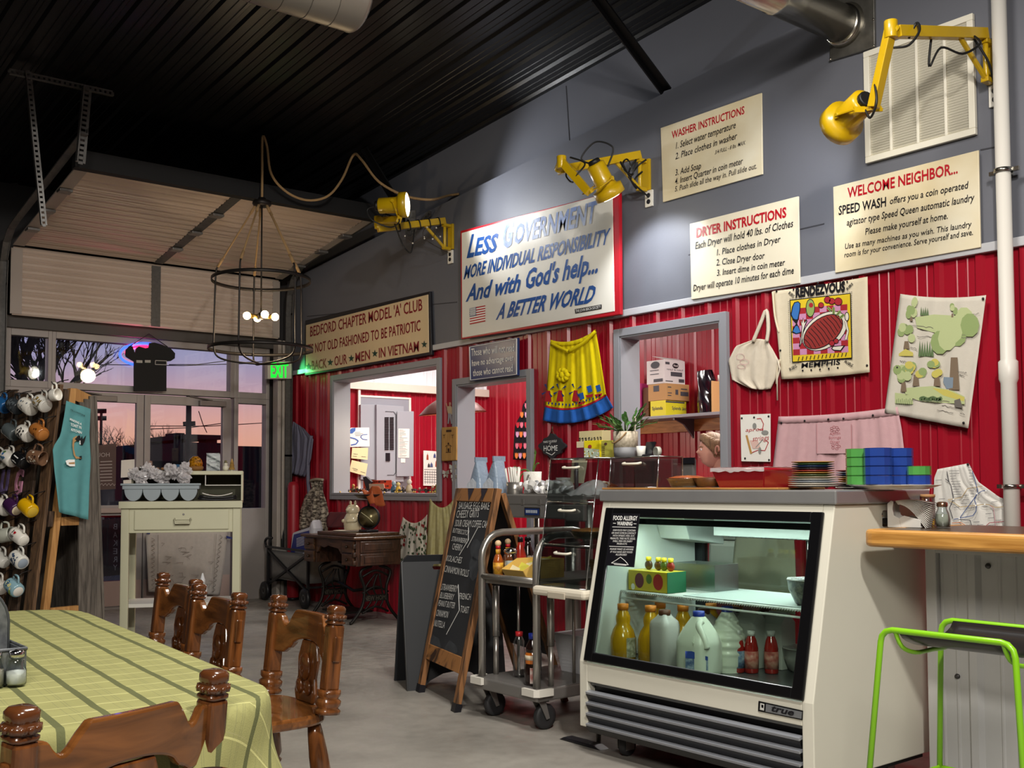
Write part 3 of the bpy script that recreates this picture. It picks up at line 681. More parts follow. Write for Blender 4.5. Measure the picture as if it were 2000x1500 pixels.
obj('hoop',hoop(chz(547),.405,.01),iron,ch,sol=.006);obj('hoop',hoop(chz(682),.428,.0),iron,ch,sol=.006)
zt_,zb_=chz(522),chz(712)
for k in range(5):
 a=math.radians(20+72*k);dx,dy=math.cos(a),math.sin(a)
 pr=[(.36,zt_),(.375,zt_-.08),(.385,zb_+.26),(.385,zb_+.14),(.35,zb_+.06),(.22,zb_+.02),(.0,zb_)]
 obj('rib',MB().tube(smooth_path([(C0.x+dx*r,C0.y+dy*r,z)for r,z in pr],4),.008,6),iron,ch)
 top=V((C0.x+dx*.05,C0.y+dy*.05,chz(398)));bot=V((C0.x+dx*.36,C0.y+dy*.36,zt_));m=MB().tube([top,bot],.008,6);dd=(bot-top)
 m.tube([top+dd*.02,top+dd*.14],.013,6).tube([bot-dd*.14,bot],.013,6);obj('rope_leg',m,rope,ch)
obj('canopy',MB().lathe([(.0,.04),(.03,.04),(.035,.02),(.075,.012),(.08,-.012),(.07,-.03),(.0,-.035)],(C0.x,C0.y,chz(393)),(0,0,1),24),iron,ch)
zs_=chz(618)
m=MB().cyl((C0.x,C0.y,chz(395)),(C0.x,C0.y,zs_),.007,n=8).lathe([(.0,-.03),(.03,-.025),(.035,.01),(.02,.03)],(C0.x,C0.y,zs_),(0,0,1),14);obj('stem',m,iron,ch)
bulb=mat('bulb_warm','ffd9a0',.3,emit=22)
for k in range(4):
 a=math.radians(38.7+45+28 if k in(0,)else 0)if False else math.radians((-10,70,170,250)[k]);d=V((math.cos(a),math.sin(a),0))
 p=V((C0.x,C0.y,zs_));obj('socket',MB().cyl(p+d*.03,p+d*.085,.016,.02,10),mat('brass','9a7a3c',.35,metal=.8),ch)
 obj('bulb',MB().ball(p+d*.115,.032,14),bulb,ch)
light('POINT',(C0.x,C0.y,zs_-.12),14,(1,.78,.5),.08)
def atc(px,py):
 r=FW+RT*((px-1000)/F_PX)-UP*((py-CY)/F_PX);t=(zc(0)-EYE.z)/(r.z-.0745*r.x);return EYE+r*t
hk=V((C0.x,C0.y,zc(C0.x)))
sw=[V((C0.x,C0.y,chz(388))),V((C0.x,C0.y,chz(330))),hk-V((0,0,.05)),hk-V((-.02,-.03,.12)),at(530,340,d=8.95),at(560,375,d=9.05),at(600,391,d=9.15),at(640,383,d=9.2),at(668,350,d=9.25),at(690,303,d=9.28),at(706,312,d=9.1),at(740,355,d=9.0),at(790,382,d=8.95),at(840,390,d=8.9),at(876,382,y=5.35),at(896,379,y=5.41)]
o=obj('swag_rope',MB().tube(smooth_path(sw,6),.011,6),rope);tag(o,'rope cord swagged from the chandelier across ceiling hooks to the wall','rope')
m=MB()
for p in(hk,at(690,300,d=9.28)):m.tube([p+V((0,0,.08)),p,p+V((.03,.02,-.05)),p+V((0,.04,-.06)),p+V((-.01,.03,-.02))],.006,6)
# ================================================================ TEXTILES AND PAPERS ON THE RED WALL
tack=mat('tack_black','121214',.3)
def drape(left,right,y,fold=(5,.006),sag=0,bulge=0,nu=26,nv=22,seed=0,pl='y',out=-1):
 """sheet between two photo-pixel edge lines lying on a wall plane; folds stand out of the wall"""
 L2=[V((p[0],p[1],0))for p in left];R2=[V((p[0],p[1],0))for p in right];rr=random.Random(seed);ph=[rr.uniform(0,6.28)for _ in range(4)]
 def fn(u,v,lift=0):
  p=poly_at(L2,v).lerp(poly_at(R2,v),u);q=4*u*(1-u)
  py=p.y+sag*q*(1-v)+bulge*q*v
  f=fold[1]*(1+.9*math.sin(u*fold[0]*6.283+ph[0]+.8*math.sin(v*2.2+ph[1]))*min(1,.25+v)+.4*math.sin(u*fold[0]*13+v*3+ph[2]))
  w=y+out*(.004+f+lift)
  return at(p.x,py,**{pl:w})
 return MB().grid(fn,nu,nv),fn
def P(mb,pts,y,mi=0):return mb.flat([at(*p,y=y)for p in pts],mi)
def ell(cx,cy,rx,ry,n=14,rot=0):c,s=math.cos(rot),math.sin(rot);return[(cx+rx*math.cos(6.2832*i/n)*c-ry*math.sin(6.2832*i/n)*s,cy+rx*math.cos(6.2832*i/n)*s+ry*math.sin(6.2832*i/n)*c)for i in range(n)]
def stroke(mb,pts,w,y,mi=0):
 """ribbon line on the wall plane, w in photo pixels"""
 for(a,b),(c,d)in zip(pts,pts[1:]):
  L=math.hypot(c-a,d-b)or 1;nx,ny=-(d-b)/L*w/2,(c-a)/L*w/2
  P(mb,[(a+nx,b+ny),(c+nx,d+ny),(c-nx,d-ny),(a-nx,b-ny)],y,mi)
 return mb
def tacks(t,pts,y):
 for p in pts:obj('thumbtack',MB().lathe([(.006,-.002),(.007,.001),(.004,.004),(.0,.005)],at(*p,y=y),(0,-1,0),10),tack,t)
def cl(name,c,c2=None):return mat(name,c,.9,nz=(30,.5,c2 or c),bump=(160,.08),spec=.2)
z=Z(1060,630,7.14)
ya_=thing('half_apron','yellow half apron with windmill border and blue hem on the red wall','apron',at(1130,826,y=5.24))
lf=[z(110,240),z(75,700),z(45,1080),z(0,1362)];rt=[z(738,95),z(790,400),z(880,1000),z(985,1185)]
mb_,fn=drape(lf,rt,5.275,(5,.012),12,16,40,30,3)
ylw=cl('apron_yellow','e3cf0e','d3bd0c');blu=cl('apron_blue','2a63b5','2458a6');redf=cl('apron_print_red','b3262e');nvy=cl('apron_print_navy','2b3f78')
def band(u0,u1,v0,v1,nu,nv,lift):return MB().grid(lambda u,v:fn(lerp(u0,u1,u),lerp(v0,v1,v),lift),nu,nv)
obj('skirt',band(0,1,0,.83,40,26,0),ylw,ya_,sol=.002);obj('hem',band(0,1,.83,1,40,6,0),blu,ya_,sol=.002)
obj('waistband',band(0,1,-.0,.05,30,2,.006),ylw,ya_,sol=.002)
m=MB()
for a,b,c in((z(120,285),z(240,350),z(365,405)),(z(735,120),z(560,290),z(365,405))):m.tube(smooth_path([at(*a,y=5.245),at(*b,y=5.23),at(*c,y=5.225)],4),.012,6)
m.add(*[[at(*z(*p),y=5.235)for p in((355,400),(405,400),(395,690),(340,690))],[(0,1,2,3)]])
obj('tie',m,ylw,ya_,sol=.002)
m=MB();c0=z(280,730)
for k in range(9):a=6.28*k/9;m.ball(at(c0[0]+9*math.cos(a),c0[1]+9*math.sin(a),y=5.238),.022,8)
m.ball(at(*c0,y=5.238),.03,8);obj('bow',m,ylw,ya_)
m=MB();yp=5.243
def blade(cx,cy,ang,L=14,w=4):
 a=math.radians(ang);d=(math.cos(a),math.sin(a));n=(-d[1],d[0])
 return[(cx+d[0]*3,cy+d[1]*3),(cx+d[0]*L+n[0]*w/2,cy+d[1]*L+n[1]*w/2),(cx+d[0]*L-n[0]*w/2,cy+d[1]*L-n[1]*w/2)]
for(cx,cy)in(z(240,945),z(75,950),z(455,945)):
 P(m,[(cx-3,cy),(cx+4,cy),(cx+7,cy+22),(cx-7,cy+21)],yp+.002,0)
 for a in(-35,60,150,245):P(m,blade(cx,cy,a),yp,1)
for(cx,cy)in(z(540,1030),z(775,920),z(650,930)):P(m,[(cx-6,cy-5),(cx+3,cy-8),(cx+6,cy+4),(cx-2,cy+7)],yp,2);P(m,[(cx-8,cy+12),(cx+8,cy+9),(cx+5,cy+15),(cx-5,cy+16)],yp,0)
for i in range(16):
 u=.05+.056*i;p=poly_at([V((*z(40,1120),0)),V((*z(380,1150),0)),V((*z(700,1060),0)),V((*z(880,985),0))],u);P(m,ell(p.x,p.y,1.6,2.6,8),yp,1)
obj('printed_border',m,[redf,nvy,blu],ya_);obj('border_line',band(0,1,.808,.83,40,1,.004),redf,ya_)
z=Z(1200,480,2.5)
ta=thing('bib_apron','small off-white canvas bib apron with pink stitching beside the pass-through window','apron',at(1480,760,y=5.25));cv=cl('canvas','d8cdbb','c9bda9')
mb_,fn=drape([z(682,458),z(592,490),z(557,560),z(575,655),z(655,692)],[z(745,462),z(775,510),z(803,562),z(795,630),z(765,697)],5.275,(3,.009),-2,3,20,20,5)
obj('bib',mb_,cv,ta,sol=.003)
m=MB().tube(smooth_path([at(*z(678,468),y=5.25),at(*z(712,385),y=5.25),at(*z(742,316),y=5.25),at(*z(752,400),y=5.245),at(*z(744,468),y=5.245)],5),.012,6);obj('neck_strap',m,cv,ta)
m=MB().tube([at(*z(797,555),y=5.245),at(*z(808,600),y=5.24),at(*z(795,650),y=5.245),at(*z(796,755),y=5.25)],.005,5);obj('tie',m,cv,ta)
m=MB()
for e in(ell(1446,697,8,6),ell(1454,707,9,5),ell(1448,716,8,4)):stroke(m,e+[e[0]],.9,5.25)
obj('stitching',m,cl('stitch_pink','c79f9c'),ta)
z=Z(1500,540,7.14)
ra_=thing('printed_towel','cream cloth printed with a rib platter and black lettering RENDEZVOUS MEMPHIS','towel',at(1610,740,y=5.25))
mb_,fn=drape([z(65,205),z(130,800),z(190,1432)],[z(1388,2),z(1400,700),z(1418,1335)],5.262,(3,.005),2,2,30,24,9)
ctw=cl('towel_cream','ddd2b9','d2c5a9');obj('cloth',mb_,ctw,ra_,sol=.002)
obj('tie',MB().tube(smooth_path([at(*z(65,215),y=5.245),at(*z(95,550),y=5.25),at(*z(150,780),y=5.25)],4),.006,5).tube(smooth_path([at(*z(170,1160),y=5.25),at(*z(130,1300),y=5.25),at(*z(120,1500),y=5.25)],4),.006,5),ctw,ra_)
pm=[cl('print_yellow','d8bb2c'),cl('print_red','a02a32'),cl('print_pink','c489ae'),cl('print_blue','3a70b4'),cl('print_black','1b1a1e'),cl('print_white','d8d2c4'),cl('print_green','8aa05c'),cl('print_rib','8f3330')]
m=MB();y0=5.244;q=lambda pts,mi,k=0:P(m,[z(*p)for p in pts],y0-.0008*k,mi)
q([(300,325),(1155,230),(1175,1145),(335,1200)],4);q([(312,338),(1143,243),(1162,1130),(347,1188)],0,1)
cells=8
for i in range(cells):
 for j in range(cells):
  u0,u1,v0,v1=i/cells,(i+1)/cells,j/cells,(j+1)/cells
  g=lambda u,v:(lerp(lerp(335,1105,u),lerp(350,1120,u),v),lerp(lerp(450,385,u),lerp(1100,1055,u),v))
  q([g(u0,v0),g(u1,v0),g(u1,v1),g(u0,v1)],1 if(i+j)%2 else 2,2)
q(ell(790,760,355,235,26,-.62),4,3);q(ell(790,760,345,225,26,-.62),5,4)
q(ell(770,770,320,190,26,-.66),4,5);q(ell(770,770,308,178,26,-.66),7,6)
for k in range(11):
 s=-270+54*k;c,d=770+s*math.cos(-.66),770+s*math.sin(-.66);h=165*math.sqrt(max(.05,1-(s/320)**2));nx,ny=-math.sin(-.66),math.cos(-.66)
 stroke(m,[z(c-nx*h*.9,d-ny*h*.9),z(c+8,d-10),z(c+nx*h*.9,d+ny*h*.9)],1.3,y0-.0056,4)
q([(335,420),(365,360),(420,345),(455,375),(450,470),(425,600),(405,655),(445,740),(460,790),(390,805),(330,780),(350,720),(390,660),(345,610),(315,530)],4,4);q([(348,425),(372,372),(418,357),(442,380),(437,470),(412,595),(385,600),(355,585),(328,530)],3,5);q([(345,765),(385,690),(415,690),(450,775),(395,793)],3,5)
q([(445,580),(470,640),(490,570),(505,640),(530,590),(550,620),(520,690),(500,760),(470,930),(440,990),(430,970),(460,820),(470,700)],4,4);q([(455,600),(475,655),(492,590),(507,655),(538,615),(508,690),(488,760),(460,930),(445,960),(470,820),(478,700)],5,5)
q(ell(590,440,66,130),4,4);q(ell(590,440,56,118),6,5);q(ell(600,400,30,34),1,6)
for cx,cy,rr in((740,400,42),(830,325,50),(890,345,48),(980,350,58),(950,900,38),(890,930,42)):q(ell(cx,cy,rr,rr),4,6);q(ell(cx,cy,rr-8,rr-8),1,7)
for a,b in(((830,430),(880,480)),((915,430),(915,520)),((960,540),(1010,480)),((1000,580),(1060,530))):stroke(m,[z(*a),z(*b)],5,y0-.006,6);stroke(m,[z(*a),z(*b)],1,y0-.0065,4)
q(ell(1100,560,34,66),4,5);q(ell(1100,560,24,54),5,6);stroke(m,[z(1080,620),z(1115,760),z(1085,880)],5,y0-.005,4);stroke(m,[z(1080,620),z(1115,760),z(1085,880)],3.4,y0-.0055,5)
q([(880,1005),(905,970),(1080,960),(1020,1040),(915,1035)],4,5);q([(895,1005),(912,982),(1050,970),(1010,1026),(920,1022)],5,6)
for k in range(13):stroke(m,[z(420+55*k,1175-5*k),z(435+55*k,1120-5*k)],1.6,y0-.003,4)
for k in range(34):
 for(ax,ay),(bx,by)in(((310,310),(1165,215)),((285,350),(310,1190)),((1165,240),(1170,1140))):u=k/33;c=z(lerp(ax,bx,u),lerp(ay,by,u));P(m,ell(c[0],c[1],.8,.8,6),y0,4)
ptext(m,'RENDEZVOUS',z(385,285),z(1075,195),z(385,165),{'y':y0},4,.05);ptext(m,'MEMPHIS',z(465,1275),z(1005,1225),z(470,1210),{'y':y0},4,.02)
for a,b,c in(((310,1315),(410,1260),(290,1280)),((1060,1195),(1170,1260),(1085,1165)),((1110,195),(1190,110),(1090,165)),((280,240),(350,300),(305,205))):ptext(m,'RIBS',z(*a),z(*b),z(*c),{'y':y0},4,.01)
for x_,y_ in((483,1312),(603,1304),(725,1295),(847,1284),(973,1272),(357,182),(1103,72)):P(m,ell(*z(x_,y_),1.8,2,10),y0,4)
obj('print',m,pm,ra_);tacks(ra_,[z(120,205),z(375,140),z(695,90),z(172,1030),z(1380,1240)],5.245)
z=Z(1720,560,5.36)
wt=thing('tea_towel','white tea towel printed with green watercolour trees, tacked askew to the wall','towel',at(1830,836,y=5.25));wtm=cl('towel_white','cfc9bd','c4bdb0')
mb_,fn=drape([z(207,75),z(130,650),z(42,1318)],[z(1105,88),z(1010,800),z(918,1482)],5.262,(3,.006),6,0,26,26,14)
obj('cloth',mb_,wtm,wt,sol=.002)
m=MB();y0=5.243;g1,g2,g3,yl,br,gy,bl_=range(7);rr=random.Random(4)
pmw=[cl('leaf_green','8ea06a'),cl('leaf_dark','5f7450'),cl('leaf_pale','b3bd8c'),cl('hill_yellow','c3b860'),cl('trunk_brown','7b6a58'),cl('ink_grey','6b6660'),cl('wash_blue','7d8b99')]
def hill(pts,mi,k=0):P(m,[z(*p)for p in pts],y0+.0006-.0003*k,mi)
hill([(360,320),(560,290),(900,310),(960,400),(880,470),(560,480),(380,430)],g3);hill([(190,700),(260,650),(340,690),(340,725),(190,725)],yl);hill([(250,1060),(540,1040),(760,1090),(880,1150),(880,1230),(420,1200),(260,1140)],g3);hill([(540,1060),(700,1080),(880,1160),(870,1200),(660,1140)],yl,1);hill([(150,1110),(330,1130),(340,1230),(150,1220)],g3)
def tr(cx,cy,w,h,mi,tw,th):
 P(m,[z(cx-tw/2,cy),z(cx+tw/2,cy),z(cx+tw*.8,cy+th),z(cx-tw*.8,cy+th)],y0-.0004,br)
 for k in range(7):P(m,ell(*z(cx+rr.uniform(-.5,.5)*w,cy-h/2+rr.uniform(-.5,.5)*h),w*.3/5.36,h*.3/5.36,10),y0-.0008-.0001*k,mi if k%3 else(g1 if mi!=g1 else g3))
tr(270,570,130,160,g1,40,80);tr(320,300,100,160,g3,20,60);tr(750,280,80,90,g1,14,40);tr(770,740,330,420,g3,70,340);tr(240,1000,150,170,g1,40,100);tr(370,920,150,140,yl,45,120);tr(590,920,140,130,yl,45,120)
for i in range(6):cx=410+26*i;hill([(cx-16,730),(cx,560+10*(i%3)),(cx+16,730)],g2,4)
for i in range(4):cx=425+22*i;hill([(cx-12,300),(cx,205+12*(i%2)),(cx+12,300)],g2,4)
for i in range(14):P(m,ell(*z(420+16*i,1175-8*math.sin(i)),3.5,4.5,8),y0-.0008,g2)
for i in range(9):stroke(m,[z(160+20*i,1240),z(168+20*i,1180-10*(i%2))],.8,y0-.001,g2)
hill([(770,1190),(830,1170),(860,1270),(775,1260)],gy,4);hill([(660,945),(760,950),(755,1060),(690,1070),(655,1000)],bl_,5)
for a,b in(((720,500),(970,520)),((730,520),(960,540)),((250,400),(550,430)),((310,630),(380,650)),((800,885),(900,900)),((820,920),(880,935)),((200,780),(320,785)),((380,520),(620,530)),((640,1240),(860,1290)),((330,1190),(720,1200)),((880,300),(1030,280)),((590,1290),(760,1320)),((830,1320),(880,1340))):
 pts=[z(lerp(a[0],b[0],i/12),lerp(a[1],b[1],i/12)+rr.uniform(-7,7))for i in range(13)];stroke(m,pts,.9,y0-.001,gy)
obj('print',m,pmw,wt);tacks(wt,[z(1072,125),z(868,1425),z(175,845)],5.244)
z=Z(1410,780,5.128)
pa=thing('pink_apron','pale pink apron with embroidered pocket tacked along its top edge','apron',at(1640,950,y=5.25));pk=cl('pink_cloth','cfa9ad','c49ba0');pk2=cl('pink_stitch','b9757b')
mb_,fn=drape([z(568,172),z(540,430),z(512,670),z(505,850)],[z(1758,75),z(1800,300),z(1835,600),z(1858,860)],5.27,(6,.010),4,0,40,20,21)
obj('cloth',mb_,pk,pa,sol=.002);m=MB();P(m,[z(945,238),z(1298,232),z(1303,540),z(948,545)],5.242);obj('pocket',m,pk,pa,sol=.002)
obj('waistband',MB().grid(lambda u,v:fn(u,v*.1,.004),30,2),pk,pa,sol=.002)
m=MB();y0=5.238
for s,p0,p1 in(('Apron',(1078,358),(1185,350)),('Strings',(1070,398),(1190,392)),('Diner',(1085,440),(1180,434))):ptext(m,s,z(*p0),z(*p1),z(p0[0],p0[1]-26),{'y':y0})
for c,n in(((1130,300),7),((1590,695),8),((1140,470),5)):
 for k in range(n):a=6.28*k/n;e=ell(*z(c[0]+34*math.cos(a),c[1]+24*math.sin(a)),3,2.2,8);stroke(m,e+[e[0]],.8,y0)
stroke(m,[z(1600,775),z(1760,760)],1,y0);stroke(m,[z(950,245),z(950,540)],.7,y0);stroke(m,[z(1293,245),z(1296,535)],.7,y0)
obj('embroidery',m,pk2,pa)
m=MB()
for k in range(14):P(m,ell(*z(1560+20*k,855-2*k),2.4,2.4,8),5.25)
obj('lace_edge',m,cl('lace_white','d9d2cd'),pa);tacks(pa,[z(595,235),z(828,215),z(1065,200),z(1217,193),z(1512,160)],5.244)
z=Z(1200,480,2.5)
po=thing('poster','small white poster with red script lettering and kitchen tools','poster',at(1476,901,y=5.26));m=quad(MB(),[z(615,825),z(762,820),z(762,1055),z(620,1052)],5.262,.002);obj('sheet',m,mat('paper_white','e9e6dd',.7),po)
m=MB();y0=5.259;ptext(m,'apron',z(640,908),z(725,903),z(645,890),{'y':y0},0,-.005);ptext(m,'strings',z(674,955),z(752,948),z(679,930),{'y':y0},0,-.005)
stroke(m,[z(695,845),z(715,843),z(728,870),z(722,900),z(700,895)],1.3,y0,0);stroke(m,[z(672,1010),z(700,998),z(735,1000),z(752,960),z(740,950)],1.3,y0,0)
stroke(m,[z(645,925),z(668,1015)],4,y0,1);stroke(m,[z(725,945),z(690,985)],1.5,y0,2);P(m,ell(*z(735,912),7,4.5),y0,2);P(m,ell(*z(684,880),4,6),y0,2);P(m,ell(*z(710,1000),3,7),y0,2);P(m,[z(660,950),z(700,950),z(715,990),z(675,990)],y0+.0005,3)
obj('print',m,[sign_red,mat('print_tan','b98d4e',.7),mat('print_grey','8d8d88',.7),mat('print_blush','dcb9ae',.7)],po);tacks(po,[z(622,842),z(682,838),z(753,833),z(638,1038),z(755,1046)],5.26)
z=Z(1680,880,6.25)
tm=thing('map_towel','white towel printed with coloured route lines hanging behind the bar condiments','towel',at(1900,1060,y=5.25))
mb_,fn=drape([z(945,228),z(905,330),z(895,600),z(895,1200)],[z(1325,155),z(1440,380),z(1700,570),z(1930,660),z(1935,1200)],5.27,(4,.008),0,0,30,26,31)
obj('cloth',mb_,cl('map_white','d9d6d0','ccc9c3'),tm,sol=.002);m=MB();y0=5.241
for mi,pts in((0,[(1060,255),(1080,370),(1110,430),(1140,590),(1090,700),(1130,830)]),(0,[(1040,345),(1085,380)]),(1,[(1370,250),(1435,490),(1395,600),(1420,670),(1415,740),(1375,795),(1210,825)]),(1,[(1550,485),(1480,495),(1430,530),(1210,830)]),(1,[(1210,830),(1140,840)]),(2,[(1070,600),(1140,590),(1240,570),(1310,465),(1490,435)]),(2,[(1080,610),(1150,640),(1220,690),(1400,670),(1520,655),(1570,660),(1650,695),(1800,680)]),(3,[(1580,665),(1625,700),(1640,800),(1655,935)]),(4,[(1530,925),(1580,880),(1760,865)]),(0,[(1210,840),(1340,850),(1365,925)]),(5,[(1120,885),(1220,875),(1300,920)])):stroke(m,[z(*p)for p in pts],1.3,y0,mi)
rr=random.Random(2)
for i in range(11):stroke(m,[z(1085+6*i,250+32*i),z(1150+6*i+rr.uniform(0,60),246+32*i)],.7,y0,0);stroke(m,[z(1320+3*i,205+36*i),z(1365+3*i,203+36*i)],.7,y0,0)
for c in((1290,545),(1295,600),(1270,645),(1180,690),(1360,700),(1520,685),(1640,625),(1780,665),(1570,770),(1600,820),(1470,905),(1600,910),(1420,870),(1690,850),(960,360),(1000,590)):stroke(m,[z(c[0]-40,c[1]+3),z(c[0]+35,c[1]-2)],.8,y0,0)
for c in((1210,828),(1425,525),(1140,595),(1520,655),(1535,488),(1410,670),(1765,870),(1215,860)):P(m,ell(*z(*c),1.7,1.9,8),y0-.0005,6)
obj('print',m,[mat('map_ink','33333c',.8),mat('map_navy','2b4a86',.8),mat('map_gold','b39a6a',.8),mat('map_rose','b98a92',.8),mat('map_maroon','9c3b46',.8),mat('map_orange','c8763c',.8),white_ink],tm)
tacks(tm,[z(1315,168),z(1870,615)],5.25)
z=Z(900,760,6.25)
hs=thing('hanging_plaque','dark scalloped plaque lettered HOME hanging from a wall hook','plaque',at(1077,894,y=5.25));c=z(1110,695)
pts=[]
for i in range(64):
 a=6.2832*i/64;r=21.5+1.6*math.cos(a*8)+2.2*math.cos(4*a);pts.append((c[0]+r*math.cos(a)*1.06,c[1]+r*math.sin(a)*.98))
slate=mat('slate','2c2d31',.6);obj('board',MB().prism([at(*p,y=5.235)for p in pts],(0,.02,0)),slate,hs)
m=MB();y0=5.231;ptext(m,'HOME',z(1012,755),z(1182,750),z(1012,692),{'y':y0},0,.005);ptext(m,'MAKE YOURSELF',z(1010,660),z(1175,645),z(1006,635),{'y':y0});ptext(m,'AT',z(1080,678),z(1102,676),z(1080,655),{'y':y0});stroke(m,[z(1040,770),z(1110,805),z(1150,770)],1.2,y0);obj('lettering',m,white_ink,hs)
obj('cord',MB().tube([at(*z(1085,555),y=5.24),at(*z(1118,500),y=5.25),at(*z(1140,555),y=5.24)],.004,5).tube([at(*z(1118,455),y=5.28),at(*z(1118,470),y=5.25),at(*z(1118,500),y=5.25)],.006,5),mat('cord_brown','5a4030',.8),hs)
def simple(name,label,left,right,y,c1,c2,fold,seed,cat='apron',**k):
 mb_,fn=drape(left,right,y,fold,seed=seed,**k);o=obj(name,mb_,cl('cloth_'+str(seed),c1,c2),sol=.003);return tag(o,label,cat),fn
z=Z(550,480,2.857)
simple('faded_apron','faded grey-blue apron hanging askew near the corner column',[z(65,980),z(52,1060),z(60,1180),z(50,1270)],[z(125,1020),z(178,1080),z(165,1190),z(130,1290)],5.26,'77778a','6a6a7d',(3,.012),41)
o=obj('apron_string',MB().tube(smooth_path([at(*z(165,1060),y=5.24),at(*z(150,1180),y=5.24),at(*z(148,1300),y=5.24),at(*z(155,1390),y=5.24)],4),.022,5),cl('cloth_42','6e6e80'));tag(o,'grey-blue apron strap dangling beside the faded apron','apron strap')
z=Z(500,920,5)
t=thing('birch_apron','pale bark-patterned apron hanging behind the folded wagon','apron',at(612,1040,y=5.2))
mb_,fn=drape([z(528,85),z(545,170),z(480,240),z(425,400),z(412,560)],[z(655,76),z(650,190),z(690,310),z(708,400),z(700,600)],5.24,(3,.012),seed=43,bulge=6);obj('cloth',mb_,mat('bark_cloth','b7ac9b',.9,nz=(16,.07,'4d443b'),stretch=(1,1,3.2)),t,sol=.003)
obj('neck_fold',MB().tube(smooth_path([fn(0,.02,.01),fn(.5,.0,.02),fn(1,.02,.01)],5),.014,6),mat('bark_cloth2','a39784',.9),t)
z=Z(500,875,2.857)
fa=thing('floral_apron','white apron with red and green floral print behind the black folding board','apron',at(805,1090,y=5.24));mb_,fn=drape([z(820,385),z(800,470),z(785,540),z(772,640)],[z(955,372),z(950,470),z(965,560),z(972,640)],5.25,(3,.01),14,0,seed=45);obj('cloth',mb_,cl('floral_white','c9c2b4'),fa,sol=.003)
rr=random.Random(6);m=MB()
for i in range(95):
 u,v=rr.random()*.96+.02,rr.random()*.92+.05;c=fn(u,v,.0045);r=rr.uniform(.010,.022);a0=rr.uniform(0,6);mi=0 if i%4 else 1
 m.flat([c+V((r*math.cos(a0+k)*(1 if k%2 else .6),-.001*k*.1,r*math.sin(a0+k)*(1 if k%2 else .6)))for k in(0,1.2,2.4,3.6,4.8)],mi)
obj('print',m,[cl('floral_green','3f5237'),cl('floral_red','96302f')],fa)
t,fn=simple('yellow_cloth','yellow-green patterned cloth hanging beside the tall menu board',[z(970,280),z(960,420),z(945,660)],[z(1105,282),z(1130,420),z(1150,660)],5.235,'9c9358','b8b08a',(4,.016),46,'cloth',sag=18)
# ================================================================ KITCHEN SEEN THROUGH THE OPENINGS, SMALL WALL ITEMS
paper=mat('paper','e6e2da',.7);grey_panel=mat('panel_grey','9a9ca3',.45);ink=mat('ink_grey_dark','4a4a50',.7);papery=mat('paper_yellow','d8cfa0',.7)
XK=FX+.03
def xq(pts,x,th,mb=None,mi=0):
 mb=mb or MB();return mb.prism([at(*p,x=x)for p in pts],(-th,0,0),mi)
def xs(mb,pts,x,w,mi=0):
 for(a,b),(c,d)in zip(pts,pts[1:]):
  L=math.hypot(c-a,d-b)or 1;nx,ny=-(d-b)/L*w/2,(c-a)/L*w/2
  mb.flat([at(*q,x=x)for q in((a+nx,b+ny),(c+nx,d+ny),(c-nx,d-ny),(a-nx,b-ny))],mi)
 return mb
z=Z(640,720,5.77)
t=thing('breaker_board','grey electrical breaker board with its door open, seen through the wide serving window','electrical panel',at(750,960,x=XK))
obj('backboard',xq([z(370,318),z(922,345),z(922,1480),z(370,1480)],XK+.012,.02),mat('board_grey','8d8e96',.5),t)
m=MB();xq([z(345,150),z(372,150),z(372,1480),z(345,1480)],XK+.02,.03,m);xq([z(372,296),z(940,328),z(940,348),z(372,318)],XK+.02,.03,m);xq([z(918,345),z(940,345),z(940,1480),z(918,1480)],XK+.02,.03,m)
obj('white_edging',m,white_paint,t)
obj('cabinet',xq([z(372,405),z(548,405),z(548,1250),z(372,1250)],XK+.06,.05),grey_panel,t,bev=.004);obj('cabinet',xq([z(552,405),z(858,425),z(858,1275),z(552,1275)],XK+.10,.09),grey_panel,t,bev=.004)
m=MB()
for a,b in((645,692),(702,748)):
 for k in range(20):y_=545+18.6*k;xq([z(a+2,y_+2),z(b-2,y_+2),z(b-2,y_+16),z(a+2,y_+16)],XK+.112,.012,m)
xq([z(658,950),z(704,950),z(704,1042),z(658,1042)],XK+.112,.012,m);obj('breakers',m,sign_black,t)
obj('cover_rim',xs(MB(),[z(650,483),z(745,487),z(768,520),z(768,1170),z(745,1200),z(670,1200)],XK+.104,1.3),ink,t)
dr=obj('door',xq([z(785,480),z(972,480),z(968,1212),z(780,1215)],XK+.13,.012),grey_panel,t,bev=.003)
m=xq([z(798,676),z(922,678),z(918,1005),z(795,1002)],XK+.134,.002);xq([z(825,1010),z(874,1012),z(874,1060),z(825,1058)],XK+.134,.002,m);obj('chart',m,paper,dr)
m=MB();rr=random.Random(3)
for k in range(24):yy=690+13*k;xs(m,[z(805,yy),z(805+rr.uniform(30,105),yy+2)],XK+.136,.5)
obj('chart_lines',m,ink,dr)
def sheet(name,label,pts,mt,x,cat='paper',lines=(),extra=None):
 t=thing(name,label,cat,at(*pts[-1],x=x));obj('sheet',xq(pts,x,.002),mt,t)
 if lines:
  m=MB()
  for a,b in lines:xs(m,[a,b],x+.003,.7)
  obj('print',m,ink,t)
 if extra:extra(t,x+.003)
 return t
def swoosh(t,x):
 m=MB();m.flat([at(*z(*p),x=x)for p in((250,690),(270,672),(315,665),(312,700),(280,730),(248,732))]);xs(m,[z(250,775),z(310,790),z(345,815),z(320,850),z(262,862)],x,2.4);xs(m,[z(448,740),z(395,745),z(370,770),z(395,795),z(448,802)],x,1.4);obj('print',m,mat('swoosh_blue','3d63a8',.6),t)
